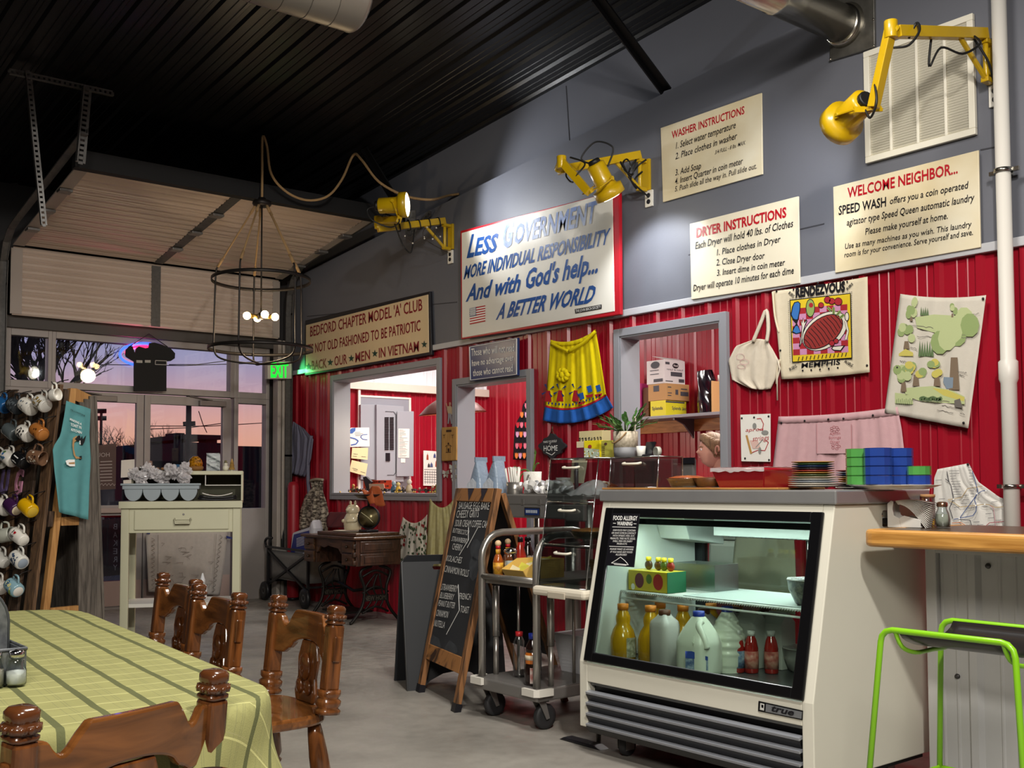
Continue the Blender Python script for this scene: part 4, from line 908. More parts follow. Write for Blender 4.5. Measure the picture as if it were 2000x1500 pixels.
sheet('flyer','white flyer with blue swooshes, topmost of the papers pinned inside the serving window',[z(262,665),z(468,663),z(472,876),z(255,884),z(240,850),z(242,700)],paper,XK+.15,'paper',[(z(305,720),z(370,716)),(z(305,737),z(400,733)),(z(310,755),z(390,752))],swoosh)
sheet('note','cream note pinned directly below the blue-swoosh flyer',[z(276,893),z(456,892),z(450,1028),z(265,1010)],papery,XK+.15,'note',[(z(290,960),z(340,965)),(z(380,990),z(430,995)),(z(285,985),z(330,990))])
sheet('note','tilted cream note, lowest of the papers pinned inside the serving window',[z(272,1030),z(452,1072),z(428,1210),z(242,1158)],papery,XK+.15,'note',[(z(280,1120),z(340,1138)),(z(370,1160),z(425,1175)),(z(290,1140),z(330,1152))])
cal=sheet('wall_calendar','white wall calendar with small photos on the kitchen wall right of the breaker board',[z(1080,922),z(1275,935),z(1275,1322),z(1078,1318)],paper,XK+.02,'calendar',[(z(1088,1135+28*k),z(1270,1140+28*k))for k in range(6)]+[(z(1100+26*k,1150),z(1100+26*k,1300))for k in range(7)])
m=MB()
for c,w,h,mi in(((1125,985),12,42,0),((1205,975),14,30,1),((1235,980),12,32,2),((1140,1085),14,26,2),((1170,1080),16,30,1),((1225,1060),12,45,0)):
 m.flat([at(*z(c[0]+a,c[1]+b),x=XK+.024)for a,b in((-w,h),(-w*.7,-h*.3),(-w*.3,-h*.4),(0,-h),(w*.35,-h*.4),(w*.8,-h*.2),(w,h))],mi)
obj('photos',m,[mat('photo_rust','9a4630',.7),mat('photo_blue','4a5580',.7),mat('photo_dark','35333a',.7)],cal)
pc=at(884,806,d=10.4);pl_=thing('dome_pendant','wide shallow pendant lamp glowing inside, hanging in the kitchen','pendant lamp',pc)
pr=[(.01,.17),(.05,.165),(.16,.13),(.25,.075),(.325,0),(.335,-.012),(.32,-.005),(.24,.06),(.15,.11),(.01,.145)]
obj('shade',MB().lathe(pr,pc,(.05,-.08,1),36),[mat('shade_copper','6d2b1c',.4,metal=.3)],pl_)
obj('bulb',MB().ball(pc+V((0,0,.06)),.05,12),mat('bulb_white','fff0d8',.3,emit=12),pl_);obj('cord',MB().cyl(pc+V((0,0,.16)),(pc.x,pc.y,3.2),.006,n=8),cable,pl_)
light('POINT',pc+V((0,0,-.08)),45,(1,.86,.68),.12)
z5=Z(900,760,6.25);yb=BY-.05
ul=thing('tulip_apron','black bib apron printed with tulips on the kitchen wall seen through the doorway','apron',at(1025,901,y=yb))
mb_,fn=drape([z5(800,128),z5(755,195),z5(745,290),z5(690,385),z5(660,450),z5(645,700),z5(640,860)],[z5(860,125),z5(900,195),z5(915,290),z5(980,385),z5(1010,450),z5(1015,700),z5(1015,860)],yb,(3,.006),seed=51);obj('cloth',mb_,cl('apron_black','17161b'),ul,sol=.003)
m=MB();cols=[cl('tulip_pink','cf6f83'),cl('tulip_orange','d77a3c'),cl('tulip_red','b8303c'),cl('tulip_lilac','c896b8'),white_ink]
for r,(y_,xs_)in enumerate(((200,(800,850)),(310,(745,800,860)),(435,(695,742,798,860,915)),(550,(690,735,783)),(690,(685,728,785,840,900,960)),(810,(680,725,775,830,890,950)))):
 for i,x_ in enumerate(xs_):P(m,[z5(x_+a,y_+b)for a,b in((-18,-36),(-8,-20),(0,-38),(8,-20),(18,-36),(20,5),(8,38),(-8,38),(-20,5))],yb-.022,(i*2+r)%4)
for y_,s in((545,'WE'),(585,'PL'),(605,'NT')):ptext(m,s,z5(806,y_),z5(850,y_),z5(806,y_-22),{'y':yb-.022},4)
obj('print',m,cols,ul)
zp=Z(1220,660,5.358);ysf=BY-.36
sz=at(1300,811,y=ysf).z
sh=thing('wall_shelf','grey shelf on a knotty pine ledger inside the pass-through','shelf',(-5.6,BY-.2,sz-.2));xa,xb=at(1225,800,y=ysf).x-.6,at(1420,800,y=ysf).x+.8
obj('board',MB().box((xa,ysf,sz-.03),(xb,BY-.03,sz)),mat('shelf_grey','77757c',.4),sh,bev=.003)
lz=at(1300,845,y=BY-.06).z;pine=wood('pine','c08a50','8f5f34',3,(1,6,6),.5,0);obj('ledger',MB().box((xa,BY-.06,lz),(xb,BY-.022,sz-.032)),pine,sh)
bx=at(1327,815,y=ysf+.1).x;m=MB().box((bx-.012,ysf+.02,sz-.05),(bx+.012,BY-.06,sz-.031));m.add([(bx-.01,BY-.06,sz-.05),(bx-.01,BY-.06,sz-.22),(bx-.01,BY-.1,sz-.18),(bx-.01,BY-.2,sz-.09),(bx-.01,ysf+.05,sz-.05),(bx+.01,BY-.06,sz-.05),(bx+.01,BY-.06,sz-.22),(bx+.01,BY-.1,sz-.18),(bx+.01,BY-.2,sz-.09),(bx+.01,ysf+.05,sz-.05)],[(0,1,2,3,4),(9,8,7,6,5),(1,6,7,2),(2,7,8,3),(3,8,9,4)]);obj('bracket',m,mat('bracket_dark','4c4850',.4),sh)
yf=ysf+.03
def carton(name,label,pxl,pxm,z0,z1,depth,mt,dr=(),ex=None,off=0):
 y=yf+off;xm=at(pxm,780,y=y).x;xl=at(pxl,780,y=y).x;t=thing(name,label,'carton',((xl+xm)/2,y,z0))
 obj('box',MB().box((xl,y,z0),(xm,y+depth,z1)),mt,t,bev=.004)
 if dr:
  m=MB()
  for f,s,u0,v0,u1,h,bo in dr:
   hh=z1-z0
   if f=='f':a=V((lerp(xl,xm,u0),y-.002,z0+v0*hh));b=V((lerp(xl,xm,u1),y-.002,z0+v0*hh))
   else:a=V((xm+.002,lerp(y,y+depth,u0),z0+v0*hh));b=V((xm+.002,lerp(y,y+depth,u1),z0+v0*hh))
   if s:text(m,s,a,b,a+V((0,0,h*hh)),0,bo)
   else:m.add([a,b,b+V((0,0,h*hh)),a+V((0,0,h*hh))],[(0,1,2,3)])
  obj('print',m,ink,t)
 if ex:ex(t,xl,xm,y,z0,z1)
 return t
hz=lambda py:at(1298,py,y=yf).z
card=mat('cardboard','b88e5c',.8);cardw=mat('cardboard_white','d9d6d4',.8);cardy=mat('carton_yellow','d9cc2c',.6)
z1,z2,z3=sz+.001,sz+.001+(hz(778)-hz(808)),0
z3=z2+(hz(745)-hz(778));z4=z3+(hz(698)-hz(745))
carton('sweetener_carton','yellow Splenda carton at the bottom of the stack on the kitchen shelf',1270,1300,z1,z2,.30,cardy,[('f','Splenda',.12,.4,.82,.22,.01),('r','Splenda',.3,.4,.72,.22,.01),('r','Splenda',.78,.4,1.0,.2,.01),('r','',0,.85,.9,.1,0)])
carton('cardboard_box','brown printed cardboard box in the middle of the shelf stack',1266,1302,z2+.001,z3,.33,card,[('r','',.6,.3,.95,.25,0),('r','',.05,.25,.2,.05,0),('r','',.05,.4,.22,.05,0),('r','',.05,.75,.2,.05,0),('r','',.62,.68,.9,.06,0),('r','',.38,.35,.5,.3,0),('f','',.3,.55,.6,.35,0)])
def logo(t,xl,xm,y,z0,z1):
 h=z1-z0;c=V((xm+.003,y+.16,z0+h*.77));m=MB().flat([c+V((0,.045*math.cos(a*.2618),.026*math.sin(a*.2618)))for a in range(24)]);text(m,'Hood',c+V((.002,-.03,-.01)),c+V((.002,.032,-.01)),c+V((.002,-.03,.012)),1,.01);obj('logo',m,[sign_black,white_ink],t)
 c=V((lerp(xl,xm,.5),y-.003,z0+h*.8));m=MB().flat([c+V((.06*math.cos(a*.2618),0,.035*math.sin(a*.2618)))for a in range(24)]);obj('emblem',m,ink,t)
 m=MB().add([(xm,y+.02,z1),(xm,y+.28,z1),(xm-.1,y+.3,z1+.03),(xm-.14,y-.02,z1+.04)],[(0,1,2,3)]);obj('flap',m,cardw,t,sol=.004)
carton('dairy_carton','white carton with a black oval Hood logo on top of the shelf stack',1263.5,1298,z3+.001,z4,.30,cardw,[('r','',.68,.08,.95,.14,0),('r','',.3,.32,.85,.18,0),('r','HALF & HALF',.12,.56,.9,.07,0),('f','',.4,.08,.92,.13,0),('f','',.2,.4,.7,.03,0),('f','',.2,.56,.7,.03,0),('r','',.05,.08,.4,.04,0),('r','',.05,.8,.25,.1,0)],logo)
a=at(1377,780,y=yf+.05);m=MB()
pts=[(-.15,0),(-.16,.1),(-.145,.28),(-.13,.42),(-.12,.47),(.02,.48),(.06,.42),(.05,.36),(.075,.15),(.07,0)]
zb_=at(1366,722,y=yf).z-sz
m.grid(lambda u,v:V((a.x-.13+.2*(.5+.5*math.cos(6.2832*u))*(1-.25*v*v)+.015*math.sin(9*v+14*u),yf+.12+.09*math.sin(6.2832*u)*(1-.55*v**3)+.012*math.sin(7*v+20*u),sz+.001+zb_*v)),28,14)
m.prism([(a.x-.11,yf+.1,sz+zb_),(a.x+.02,yf+.1,sz+zb_),(a.x+.02,yf+.14,sz+zb_),(a.x-.11,yf+.14,sz+zb_)],(0,0,.004));o=obj('coffee_bag',m,mat('bag_black','120c14',.18,coat=.5));tag(o,'shiny black plastic bag standing beside the stacked cartons','bag')
carton('cardboard_box','plain brown cardboard box at the end of the kitchen shelf',1389,1392,z1,hz(753),.3,card,[('r','',.35,.3,.5,.4,0)],off=.01)
c=at(1412,748,y=yf+.15);o=obj('paper_roll',MB().lathe([(.05,0),(.05,.06)],(c.x,c.y,hz(753)+.001),(0,0,1),16),paper);tag(o,'white paper roll on top of the plain brown box','roll')
c0=at(1250,780,y=yf+.05);o=obj('pink_box',MB().box((c0.x-.03,yf+.02,sz+.001),(c0.x-.0,yf+.25,hz(742))),mat('carton_pink','d0408c',.6));tag(o,'narrow bright pink carton beside the window casing','carton')
c1=at(1257,780,y=yf+.02);o=obj('cardboard_box',MB().box((c1.x-.045,yf+.06,sz+.001),(c1.x+.03,yf+.3,hz(752))),mat('cardboard_dark','6d4a34',.8));tag(o,'small dark brown box next to the pink carton','carton')
z=Z(640,720,5.77);y0=5.25
cb=thing('cutting_board','wooden cutting board with a burnt figure hanging between the serving window and doorway','cutting board',at(876,901,y=y0));m=quad(MB(),[z(1280,662),z(1450,652),z(1447,1035),z(1280,1045)],y0,.018);obj('board',m,wood('bamboo','b98f50','a37a3e',5,(8,1,1),.5,0),cb,bev=.012)
m=MB();P(m,[z(1335,690),z(1395,688),z(1395,712),z(1335,716)],y0-.002);P(m,ell(*z(1360,845),1.6,2.2,10),y0-.002);stroke(m,[z(1325,880),z(1340,866),z(1378,862),z(1398,878)],.9,y0-.002);stroke(m,[z(1342,870),z(1338,940)],.8,y0-.002);stroke(m,[z(1380,866),z(1384,936)],.8,y0-.002);stroke(m,[z(1330,945),z(1390,942)],1.2,y0-.002);P(m,[z(1352,900),z(1370,898),z(1372,935),z(1352,937)],y0-.002)
for sx in(1310,1405):stroke(m,[z(sx-15,745),z(sx,755),z(sx+18,742)],.6,y0-.002);stroke(m,[z(sx,740),z(sx,785)],.6,y0-.002)
obj('burnt_print',m,mat('burnt','3a2414',.8),cb)
fc=thing('cutout_figure','small paper cutout of a waving person in a cream shirt, above the cutting board','cutout',at(877,831,y=y0));m=MB()
for pts,mi in(([(1345,425),(1385,420),(1400,440),(1402,520),(1395,520),(1388,505),(1355,505),(1345,460)],0),([(1355,505),(1390,503),(1395,560),(1402,620),(1390,622),(1374,540),(1362,620),(1350,622),(1355,560)],1),([(1368,380),(1382,378),(1388,400),(1380,420),(1368,418)],2),([(1330,390),(1340,388),(1345,420),(1352,440),(1343,445),(1334,420)],2)):m.prism([at(*z(*p),y=5.272)for p in pts],(0,.003,0),mi)
obj('figure',m,[mat('cut_cream','b9a487',.7),mat('cut_grey','8e8e98',.7),mat('cut_skin','b98a76',.7)],fc)
for(cx,cy),s,lb in(((1330,1190),1,'pale paper butterfly nearest the serving window casing, below the cutting board'),((1410,1130),1.1,'largest pale paper butterfly just under the cutting board'),((1422,1235),.9,'lowest pale paper butterfly by the doorway casing')):
 m=MB();q=lambda a,b,h=0:at(*z(cx+a*s,cy+b*s),y=5.272-h)
 for sg in(-1,1):m.add([q(0,-30),q(sg*34,-48,.02),q(sg*38,-5,.022),q(sg*6,4)],[(0,1,2,3)]).add([q(sg*2,2),q(sg*28,8,.016),q(sg*20,44,.014),q(0,20)],[(0,1,2,3)])
 o=obj('paper_butterfly',m,mat('paper_grey','a9a59c',.8),sol=.001);tag(o,lb,'decoration')
y0=5.30;sz_=1.115
t=thing('orange_sign','bright orange card sign standing on the serving-window sill','sign',at(736,955,y=y0));pts=[z(402,1258),z(718,1256),z(720,1355),z(400,1352)]
m=MB().prism([at(*p,y=y0+.09)for p in pts],(0,.004,0));obj('card',m,mat('orange_card','e8502c',.6),t);m=MB();ptext(m,'WWW.MF.COM',z(490,1292),z(655,1285),z(490,1268),{'y':y0+.086},0,.03);ptext(m,'COM',z(645,1335),z(685,1332),z(645,1315),{'y':y0+.086},0,.03);obj('lettering',m,sign_black,t)
m=MB().prism([at(*p,y=y0+.02)for p in(z(465,1298),z(630,1296),z(642,1368),z(470,1372))],(0,.004,.0));o=obj('note',m,mat('paper_pink','d9b49c',.7));tag(o,'pinkish paper note leaning in front of the orange card','note')
m=MB().prism([at(*p,y=y0+.05)for p in(z(395,1225),z(430,1215),z(492,1275),z(455,1320),z(470,1372),z(440,1372))],(0,.02,0));o=obj('phone_stand',m,sign_black);tag(o,'small black stand tilted beside the orange card','stand')
gl=thing('garland','dark tinsel garland with tiny yellow lights along the serving-window sill','garland',at(760,962,y=5.28));rr=random.Random(8);m=MB()
for i in range(150):u=rr.random();p=at(*z(lerp(235,1255,u),1366+rr.uniform(-8,10)),y=5.30+rr.uniform(-.02,.05));m.obox(p,(rr.uniform(-.02,.02),rr.uniform(-.01,.01),rr.uniform(-.01,.01)),(0,.004,.002),(.002,0,.003))
obj('tinsel',m,mat('tinsel','2e2523',.6),gl)
for x_ in(140,250,350,440,520,640,760,785,830,965,985,1155,1185,1210):obj('bulb',MB().ball(at(*z(x_,1390+rr.uniform(-4,6)),y=5.252),.009,8),mat('bead_yellow','d3b25c',.4),gl)
def figurine(px,py,h,c1,c2,label,cat='figurine',y=5.31):
 b=at(*z(px,py),y=y);b.z=sz_;t=thing('figurine',label,cat,b);obj('body',MB().lathe([(h*.24,0),(h*.27,h*.25),(h*.2,h*.52),(h*.1,h*.6)],b,(0,0,1),10),mat('fig_'+c1,c1,.5),t);obj('head',MB().ball(b+V((0,0,h*.77)),h*.2,8),mat('fig_'+c2,c2,.5),t);return t
for px_,h,c1,c2,lb in((290,.085,'7a5a34','b98a4a','brown figurine at the dark end of the window sill'),(330,.06,'8a3a2a','caa06a','tiny rust figurine left of the orange card on the sill'),(745,.11,'4a6a84','8fa7b5','small blue figurine just right of the orange card'),(795,.10,'c9a23c','d9c27a','small yellow figurine on the middle of the sill'),(850,.06,'3a3838','5a4a40','tiny dark figurine between the yellow and the white one'),(920,.125,'c9b596','e0d8c8','tallest pale figurine with a round head on the sill'),(1035,.05,'7a3430','c0a890','tiny red-brown figurine right of the pale one'),(1110,.05,'3c4238','b8a080','tiny dark green figurine near the right of the sill'),(1185,.07,'b5382e','d8b8a0','red figurine at the right end of the sill'),(1230,.08,'8a8a52','b8a84a','olive figurine against the right casing of the sill')):figurine(px_,1370,h,c1,c2,lb)
pn=thing('person','person with a blond ponytail in a dark navy top, seen in profile through the pass-through','person',(0,0,0));hc=at(1392,880,y=5.80)
pn.location=(hc.x,hc.y,0);pn.rotation_euler=(0,0,math.radians(48));OFF[pn.name]=V((hc.x,hc.y,0))
skin=mat('skin','c79380',.55,spec=.3);hair=mat('hair_blond','9a7b58',.6,nz=(60,.3,'6f5540'),stretch=(1,1,1));navy_top=cl('top_navy','23264a')
HS=.100
def head_pt(a,e):
 r=math.sqrt(max(0,1-e*e));x=-math.cos(a)*r;y=math.sin(a)*r
 w=.78 if e>-.2 else .78+.25*(e+.2);px_=x*(1.0 if x>0 else .96);
 front=max(0,-x)
 if e<-.1:px_=px_*(1-.18*(-e-.1))-front*.10*min(1,(-e-.1)*1.6)
 px_+=.12 if False else 0
 n=math.exp(-((e+.08)/.12)**2)*max(0,math.cos(a))**24*.22 if math.cos(a)>0 else 0
 n+=math.exp(-((e-.16)/.08)**2)*max(0,math.cos(a))**8*.04 if math.cos(a)>0 else 0
 n-=math.exp(-((e-.04)/.05)**2)*max(0,math.cos(a))**6*.05 if math.cos(a)>0 else 0
 n+=(math.exp(-((e+.34)/.035)**2)+math.exp(-((e+.44)/.04)**2))*max(0,math.cos(a))**10*.05 if math.cos(a)>0 else 0
 n+=math.exp(-((e+.68)/.10)**2)*max(0,math.cos(a))**6*.07 if math.cos(a)>0 else 0
 return hc+V((px_-n,y*w,e*1.22))*HS
m=MB();nu,nv=48,40
m.grid(lambda u,v:head_pt(u*2*math.pi,-math.cos(v*math.pi)),nu,nv)
nk=[hc+V((.045,0,-.06)),hc+V((.055,0,-.12)),hc+V((.07,0,-.20))]
m.tube(nk,[.058,.056,.07],16)
bm=bpy.data.meshes.new('b');J_={'pel':(.03,0,.93),'wai':(.04,0,1.08)}
zt_=hc.z-.20
jt=[(.10,0,zt_-.58),(.10,0,zt_-.36),(.085,0,zt_-.13),(.075,0,zt_),(.09,.17,zt_-.05),(.05,.20,zt_-.33),(-.15,.16,zt_-.42),(.09,-.17,zt_-.05),(.05,-.20,zt_-.33),(-.15,-.14,zt_-.42),(.10,.10,zt_-.66),(.09,.10,zt_-1.02 if zt_>1.1 else .45),(.11,.10,.05),(.10,-.10,zt_-.66),(.09,-.10,.45),(.11,-.10,.05)]
rad=[.15,.135,.14,.07,.075,.055,.042,.075,.055,.042,.1,.07,.05,.1,.07,.05]
ed_=[(0,1),(1,2),(2,3),(2,4),(4,5),(5,6),(2,7),(7,8),(8,9),(0,10),(10,11),(11,12),(0,13),(13,14),(14,15)]
jt[11]=(.09,.10,.45)
bm.from_pydata(jt,ed_,[]);bo=bpy.data.objects.new('clothing',bm);COL.objects.link(bo);bo.parent=pn;OFF[bo.name]=OFF[pn.name]
sk=bo.modifiers.new('skin','SKIN');bo.modifiers.new('sub','SUBSURF').render_levels=2;bo.modifiers['sub'].levels=2
for i,r in enumerate(rad):bm.skin_vertices[0].data[i].radius=(r,r*.85 if i<3 else r)
bm.skin_vertices[0].data[0].use_root=True;bm.materials.append(navy_top)
obj('body',m,skin,pn)
m=MB()
for s in(1,-1):
 w=V((hc.x-.15,hc.y+.15*s,zt_-.42));m.ball(w+V((-.05,0,-.01)),.042,10,sz=(1.2,.85,.5))
 for k in range(4):a=w+V((-.085,(-.027+.018*k),-.012));m.tube([a,a+V((-.035,0,-.004)),a+V((-.06-.008*(k in(1,2)),0,-.022))],[.0095,.009,.007],6)
 a=w+V((-.03,-.03*s,-.01));m.tube([a,a+V((-.03,-.022*s,-.01)),a+V((-.055,-.025*s,-.02))],[.012,.010,.008],6)
obj('hands',m,skin,pn)
def hair_pt(u,v):
 a=u*2*math.pi;e=lerp(1,-.25,v);
 face=max(0,math.cos(a));e=lerp(1,lerp(-.35,.55,face**.7),v);p=head_pt(a,max(-1,min(1,e)))
 d=(p-hc);return hc+d*(1.09+.012*math.sin(a*40))
m=MB().grid(hair_pt,60,14);obj('hair',m,hair,pn)
m=MB();bq=hc+V((.105,0,.05))
m.ball(bq+V((.03,0,-.0)),.055,16,sz=(1,.9,1.25))
for k in range(14):a=k*.45;m.tube([bq+V((.02,.03*math.cos(a),.03*math.sin(a)+.02)),bq+V((.05,.045*math.cos(a),.04*math.sin(a)-.02)),bq+V((.06,.04*math.cos(a),-.10+.02*math.sin(a)))],[.016,.014,.006],6)
obj('ponytail',m,hair,pn)
m=MB()
for k in range(46):
 a=(k/45-.5)*4.6;p_=[hair_pt(a/6.2832%1,.96-.02*(k%3))]+[hc+(hair_pt(a/6.2832%1,w)-hc)*(1.03+.02*(k%2))for w in(.7,.4)]+[hc+V((.06,a*.012,.085)),bq+V((.0,a*.010,.03))];m.tube(smooth_path(p_,3),[.004]+[.008]*12,5)if len(smooth_path(p_,3))==13 else m
obj('swept_hair',m,hair,pn)
for s in(-1,1):
 e=hc+V((.012,s*.083,.0));m=MB().tube([e+V((.012*math.cos(a)+.006,s*.008,.028*math.sin(a)))for a in[i*.42-.4 for i in range(13)]],.007,6).ball(e+V((.004,0,0)),.02,10,sz=(.7,.3,1.2));obj('ear',m,skin,pn)
 e=head_pt(.42*s,.06);obj('eye',MB().ball(e+V((.006,0,0)),.011,10),mat('eye_white','d8d0cc',.3),pn);obj('eyebrow',MB().tube([head_pt(.22*s,.2)+V((-.002,0,0)),head_pt(.45*s,.23)+V((-.002,0,0)),head_pt(.7*s,.18)],.004,5),hair,pn)
obj('lips',MB().tube([head_pt(-.25,-.40),head_pt(0,-.39)+V((-.003,0,0)),head_pt(.25,-.40)],.0055,6),mat('lips','b06a62',.5),pn)
# ================================================================ STOREFRONT THINGS, DESK, MUG RACK, BACK CORNER
def hit(px,py,p0,n):
 r=FW+RT*((px-1000)/F_PX)-UP*((py-CY)/F_PX);return EYE+r*((V(p0)-EYE).dot(n)/r.dot(n))
z=Z(180,640,4.687);xb_=-10.36
cf=thing('menu_board','black chef-hat shaped board hanging by a cord in front of the transom window','board',at(294,763,x=xb_));bk_=mat('board_black','0b0b0c',.75)
obj('board',xq([z(*p)for p in((385,580),(385,310),(350,290),(312,265),(305,240),(312,200),(345,165),(372,172),(393,238),(405,188),(430,170),(490,188),(520,180),(525,140),(570,135),(640,155),(720,190),(760,235),(757,280),(720,305),(682,308),(680,580))],xb_,.02),bk_,cf)
obj('cord',MB().tube([at(*z(350,168),x=xb_),at(*z(520,57),x=xb_),at(*z(690,175),x=xb_)],.005,5),cable,cf)
m=MB();xq([z(405,297),z(460,299),z(460,323),z(405,321)],xb_+.003,.002,m);xq([z(483,296),z(535,297),z(535,321),z(483,320)],xb_+.003,.002,m);xs(m,[z(580,300),z(682,304),z(682,340),z(578,337),z(580,300)],xb_+.003,1.4);obj('price_tags',m,mat('tag_grey','a8a6a0',.6),cf)
nn_=thing('neon_sign','blue and red neon sign mostly hidden behind the black chef-hat board','neon sign',at(294,720,x=-10.43))
def arc(cx,cy,rx,ry,a0,a1,x,n=24):return[at(*z(cx+rx*math.cos(math.radians(a0+(a1-a0)*i/n)),cy+ry*math.sin(math.radians(a0+(a1-a0)*i/n))),x=x)for i in range(n+1)]
obj('blue_tube',MB().tube(arc(470,245,215,100,0,359,-10.42,40),.014,8),mat('neon_blue','3a62ff',.3,emit=2.2),nn_)
obj('red_tube',MB().tube(arc(470,235,160,62,0,359,-10.42,40),.014,8),mat('neon_red','ff1f4a',.3,emit=4),nn_)
q_=at(*z(400,215),x=-10.40);light('SPOT',q_,5,(1,.08,.3),.004,q_+V((-.02,0,.5)),140)
xg=FX+.012
def gsheet(name,label,cat,pts,mt,x=xg,th=.003):o=obj(name,xq(pts,x,th),mt);return tag(o,label,cat)
hs_=thing('hours_sign','brownish printed hours sign on the door glass beside the mug rack','sign',at(205,957,x=xg));obj('panel',xq([(170,872),(227,866),(226,955),(170,958)],xg,.002),mat('sign_brown','5a4540',.6,alpha=.8),hs_)
m=MB();ptext(m,'HOURS',(214,892),(176,893),(214,884),{'x':xg+.002})
for k in range(7):xs(m,[(196-6*(k%3),902+6.2*k),(219,901+6.2*k)],xg+.002,1.6)
for k in range(5):xs(m,[(188+7*k,948),(192+7*k,944),(195+7*k,949),(197+7*k,945)],xg+.002,.8)
obj('lettering',m,mat('ink_pale','a89c98',.7),hs_)
gsheet('note','white paper taped on the door glass left of the serving-tray desk','note',[(237,899),(263,897),(263,931),(236,933)],paper);gsheet('note','small second paper taped under the first on the door glass','note',[(241,938),(266,936),(266,948),(241,949)],paper)
bn=thing('banner','dark vertical banner reading BAKERY from outside, seen in reverse behind the glass','banner',at(226,1125,x=-11.4));obj('cloth',xq([(200,1015),(246,1012),(245,1122),(201,1126)],-11.4,.004),mat('banner_dark','26242a',.8),bn)
m=MB()
for i,c_ in enumerate('BAKERY'):ptext(m,c_,(229,1034+16*i),(221,1034+16*i),(229,1023+16*i),{'x':-11.395})
obj('lettering',m,mat('banner_ink','8a8890',.8),bn);obj('stand',MB().bar(at(200,1010,x=-11.42),V((-11.42,at(200,1010,x=-11.42).y,-.12)),.03,.03).bar(at(246,1007,x=-11.42),V((-11.42,at(246,1007,x=-11.42).y,-.12)),.03,.03),mat('stand_grey','6c6a6c',.5),bn)
z7=Z(180,1000,5.356)
tw_=thing('lace_towel','pale lace-bordered printed towel taped across the door behind the cream desk','towel',at(360,1160,x=-10.38));mb_,fn=drape([z7(560,218),z7(575,520),z7(590,835)],[z7(1418,192),z7(1385,520),z7(1335,868)],-10.385,(4,.008),seed=61,pl='x',out=1)
obj('cloth',mb_,cl('lace_cloth','b9b2ab','a8a19b'),tw_,sol=.002);m=MB();ink2=cl('lace_ink','8d8680');rr=random.Random(5);xt=-10.358
for k in range(12):xs(m,[z7(620+5*k%9,270+45*k),z7(655,290+45*k),z7(620,310+45*k),z7(655,300+45*k)],xt,.8);xs(m,[z7(1335-7*k,240+50*k),z7(1365-7*k,262+50*k),z7(1335-7*k,285+50*k),z7(1362-7*k,270+50*k)],xt,.8)
for k in range(26):a=(rr.uniform(720,1230),rr.uniform(300,780));xs(m,[z7(*a),z7(a[0]+rr.uniform(20,90),a[1]+rr.uniform(-6,6)),z7(a[0]+rr.uniform(-10,60),a[1]+rr.uniform(20,40))],xt,.7)
xs(m,[z7(690,240),z7(690,830)],xt,.8);xs(m,[z7(1300,230),z7(1265,840)],xt,.8);obj('print',m,ink2,tw_)
m=MB();xq([z7(1405,248),z7(1480,270),z7(1475,285),z7(1405,275)],-10.35,.003,m);xq([z7(570,205),z7(608,212),z7(604,232),z7(572,228)],-10.35,.003,m);obj('tape',m,mat('tape_blue','1c2a6a',.6),tw_)
FRp=V((-7.27,3.30,0));e1=V((-.431,-.902,0));e2=V((-.902,.431,0));Zu=V((0,0,1))
def D(a,b,zz):return FRp+e1*a+e2*b+Zu*zz
def dbox(mb,a0,a1,b0,b1,z0,z1,mi=0):return mb.obox(D((a0+a1)/2,(b0+b1)/2,(z0+z1)/2),e1*((a1-a0)/2),e2*((b1-b0)/2),Zu*((z1-z0)/2),mi)
cream=mat('cream_enamel','d3d1b4',.4,nz=(3,.5,'c6c4a5'));dk=thing('standing_desk','tall cream enamelled metal desk with one drawer and a raised back shelf','desk',D(.4,.25,0));DW,DD,DZ=.82,.48,1.075
for a,b in((0,0),(DW-.055,0),(0,DD-.05),(DW-.055,DD-.05)):m=MB();dbox(m,a,a+.055,b,b+.05,0,DZ-.02);obj('leg',m,cream,dk,bev=.004)
m=MB();dbox(m,-.012,DW+.012,-.015,DD+.01,DZ-.02,DZ);obj('top',m,mat('desk_top','94866e',.4,nz=(4,.4,'7d705a')),dk,bev=.004);m=MB();dbox(m,-.014,DW+.014,-.019,-.012,DZ-.05,DZ-.001);obj('top_edge',m,cream,dk,bev=.002)
m=MB();dbox(m,.055,DW-.055,.004,.03,DZ-.225,DZ-.03);dbox(m,.02,.05,.05,DD-.05,DZ-.22,DZ-.03);dbox(m,DW-.05,DW-.02,.05,DD-.05,DZ-.22,DZ-.03);dbox(m,.055,DW-.055,DD-.03,DD-.01,DZ-.22,DZ-.03);obj('apron_panel',m,cream,dk,bev=.003)
dw=None;m=MB();dbox(m,.08,DW-.09,-.008,.004,DZ-.205,DZ-.062);dw=obj('drawer',m,cream,dk,bev=.006)
m=MB();dbox(m,.335,.465,-.014,-.008,DZ-.135,DZ-.13);m.tube([D(.345,-.008,DZ-.125),D(.345,-.03,DZ-.13),D(.35,-.032,DZ-.16),D(.45,-.032,DZ-.16),D(.455,-.03,DZ-.13),D(.455,-.008,DZ-.125)],.006,6);dbox(m,.35,.45,-.03,-.024,DZ-.165,DZ-.145);obj('handle',m,mat('handle_cream','b9b69c',.35,metal=.2),dw);obj('lock',MB().lathe([(.008,0),(.007,.004)],D(.395,-.008,DZ-.095),-e2,10),dg,dw)
m=MB();dbox(m,.02,DW-.02,.05,DD-.02,.32,.345);obj('lower_shelf',m,white_paint,dk)
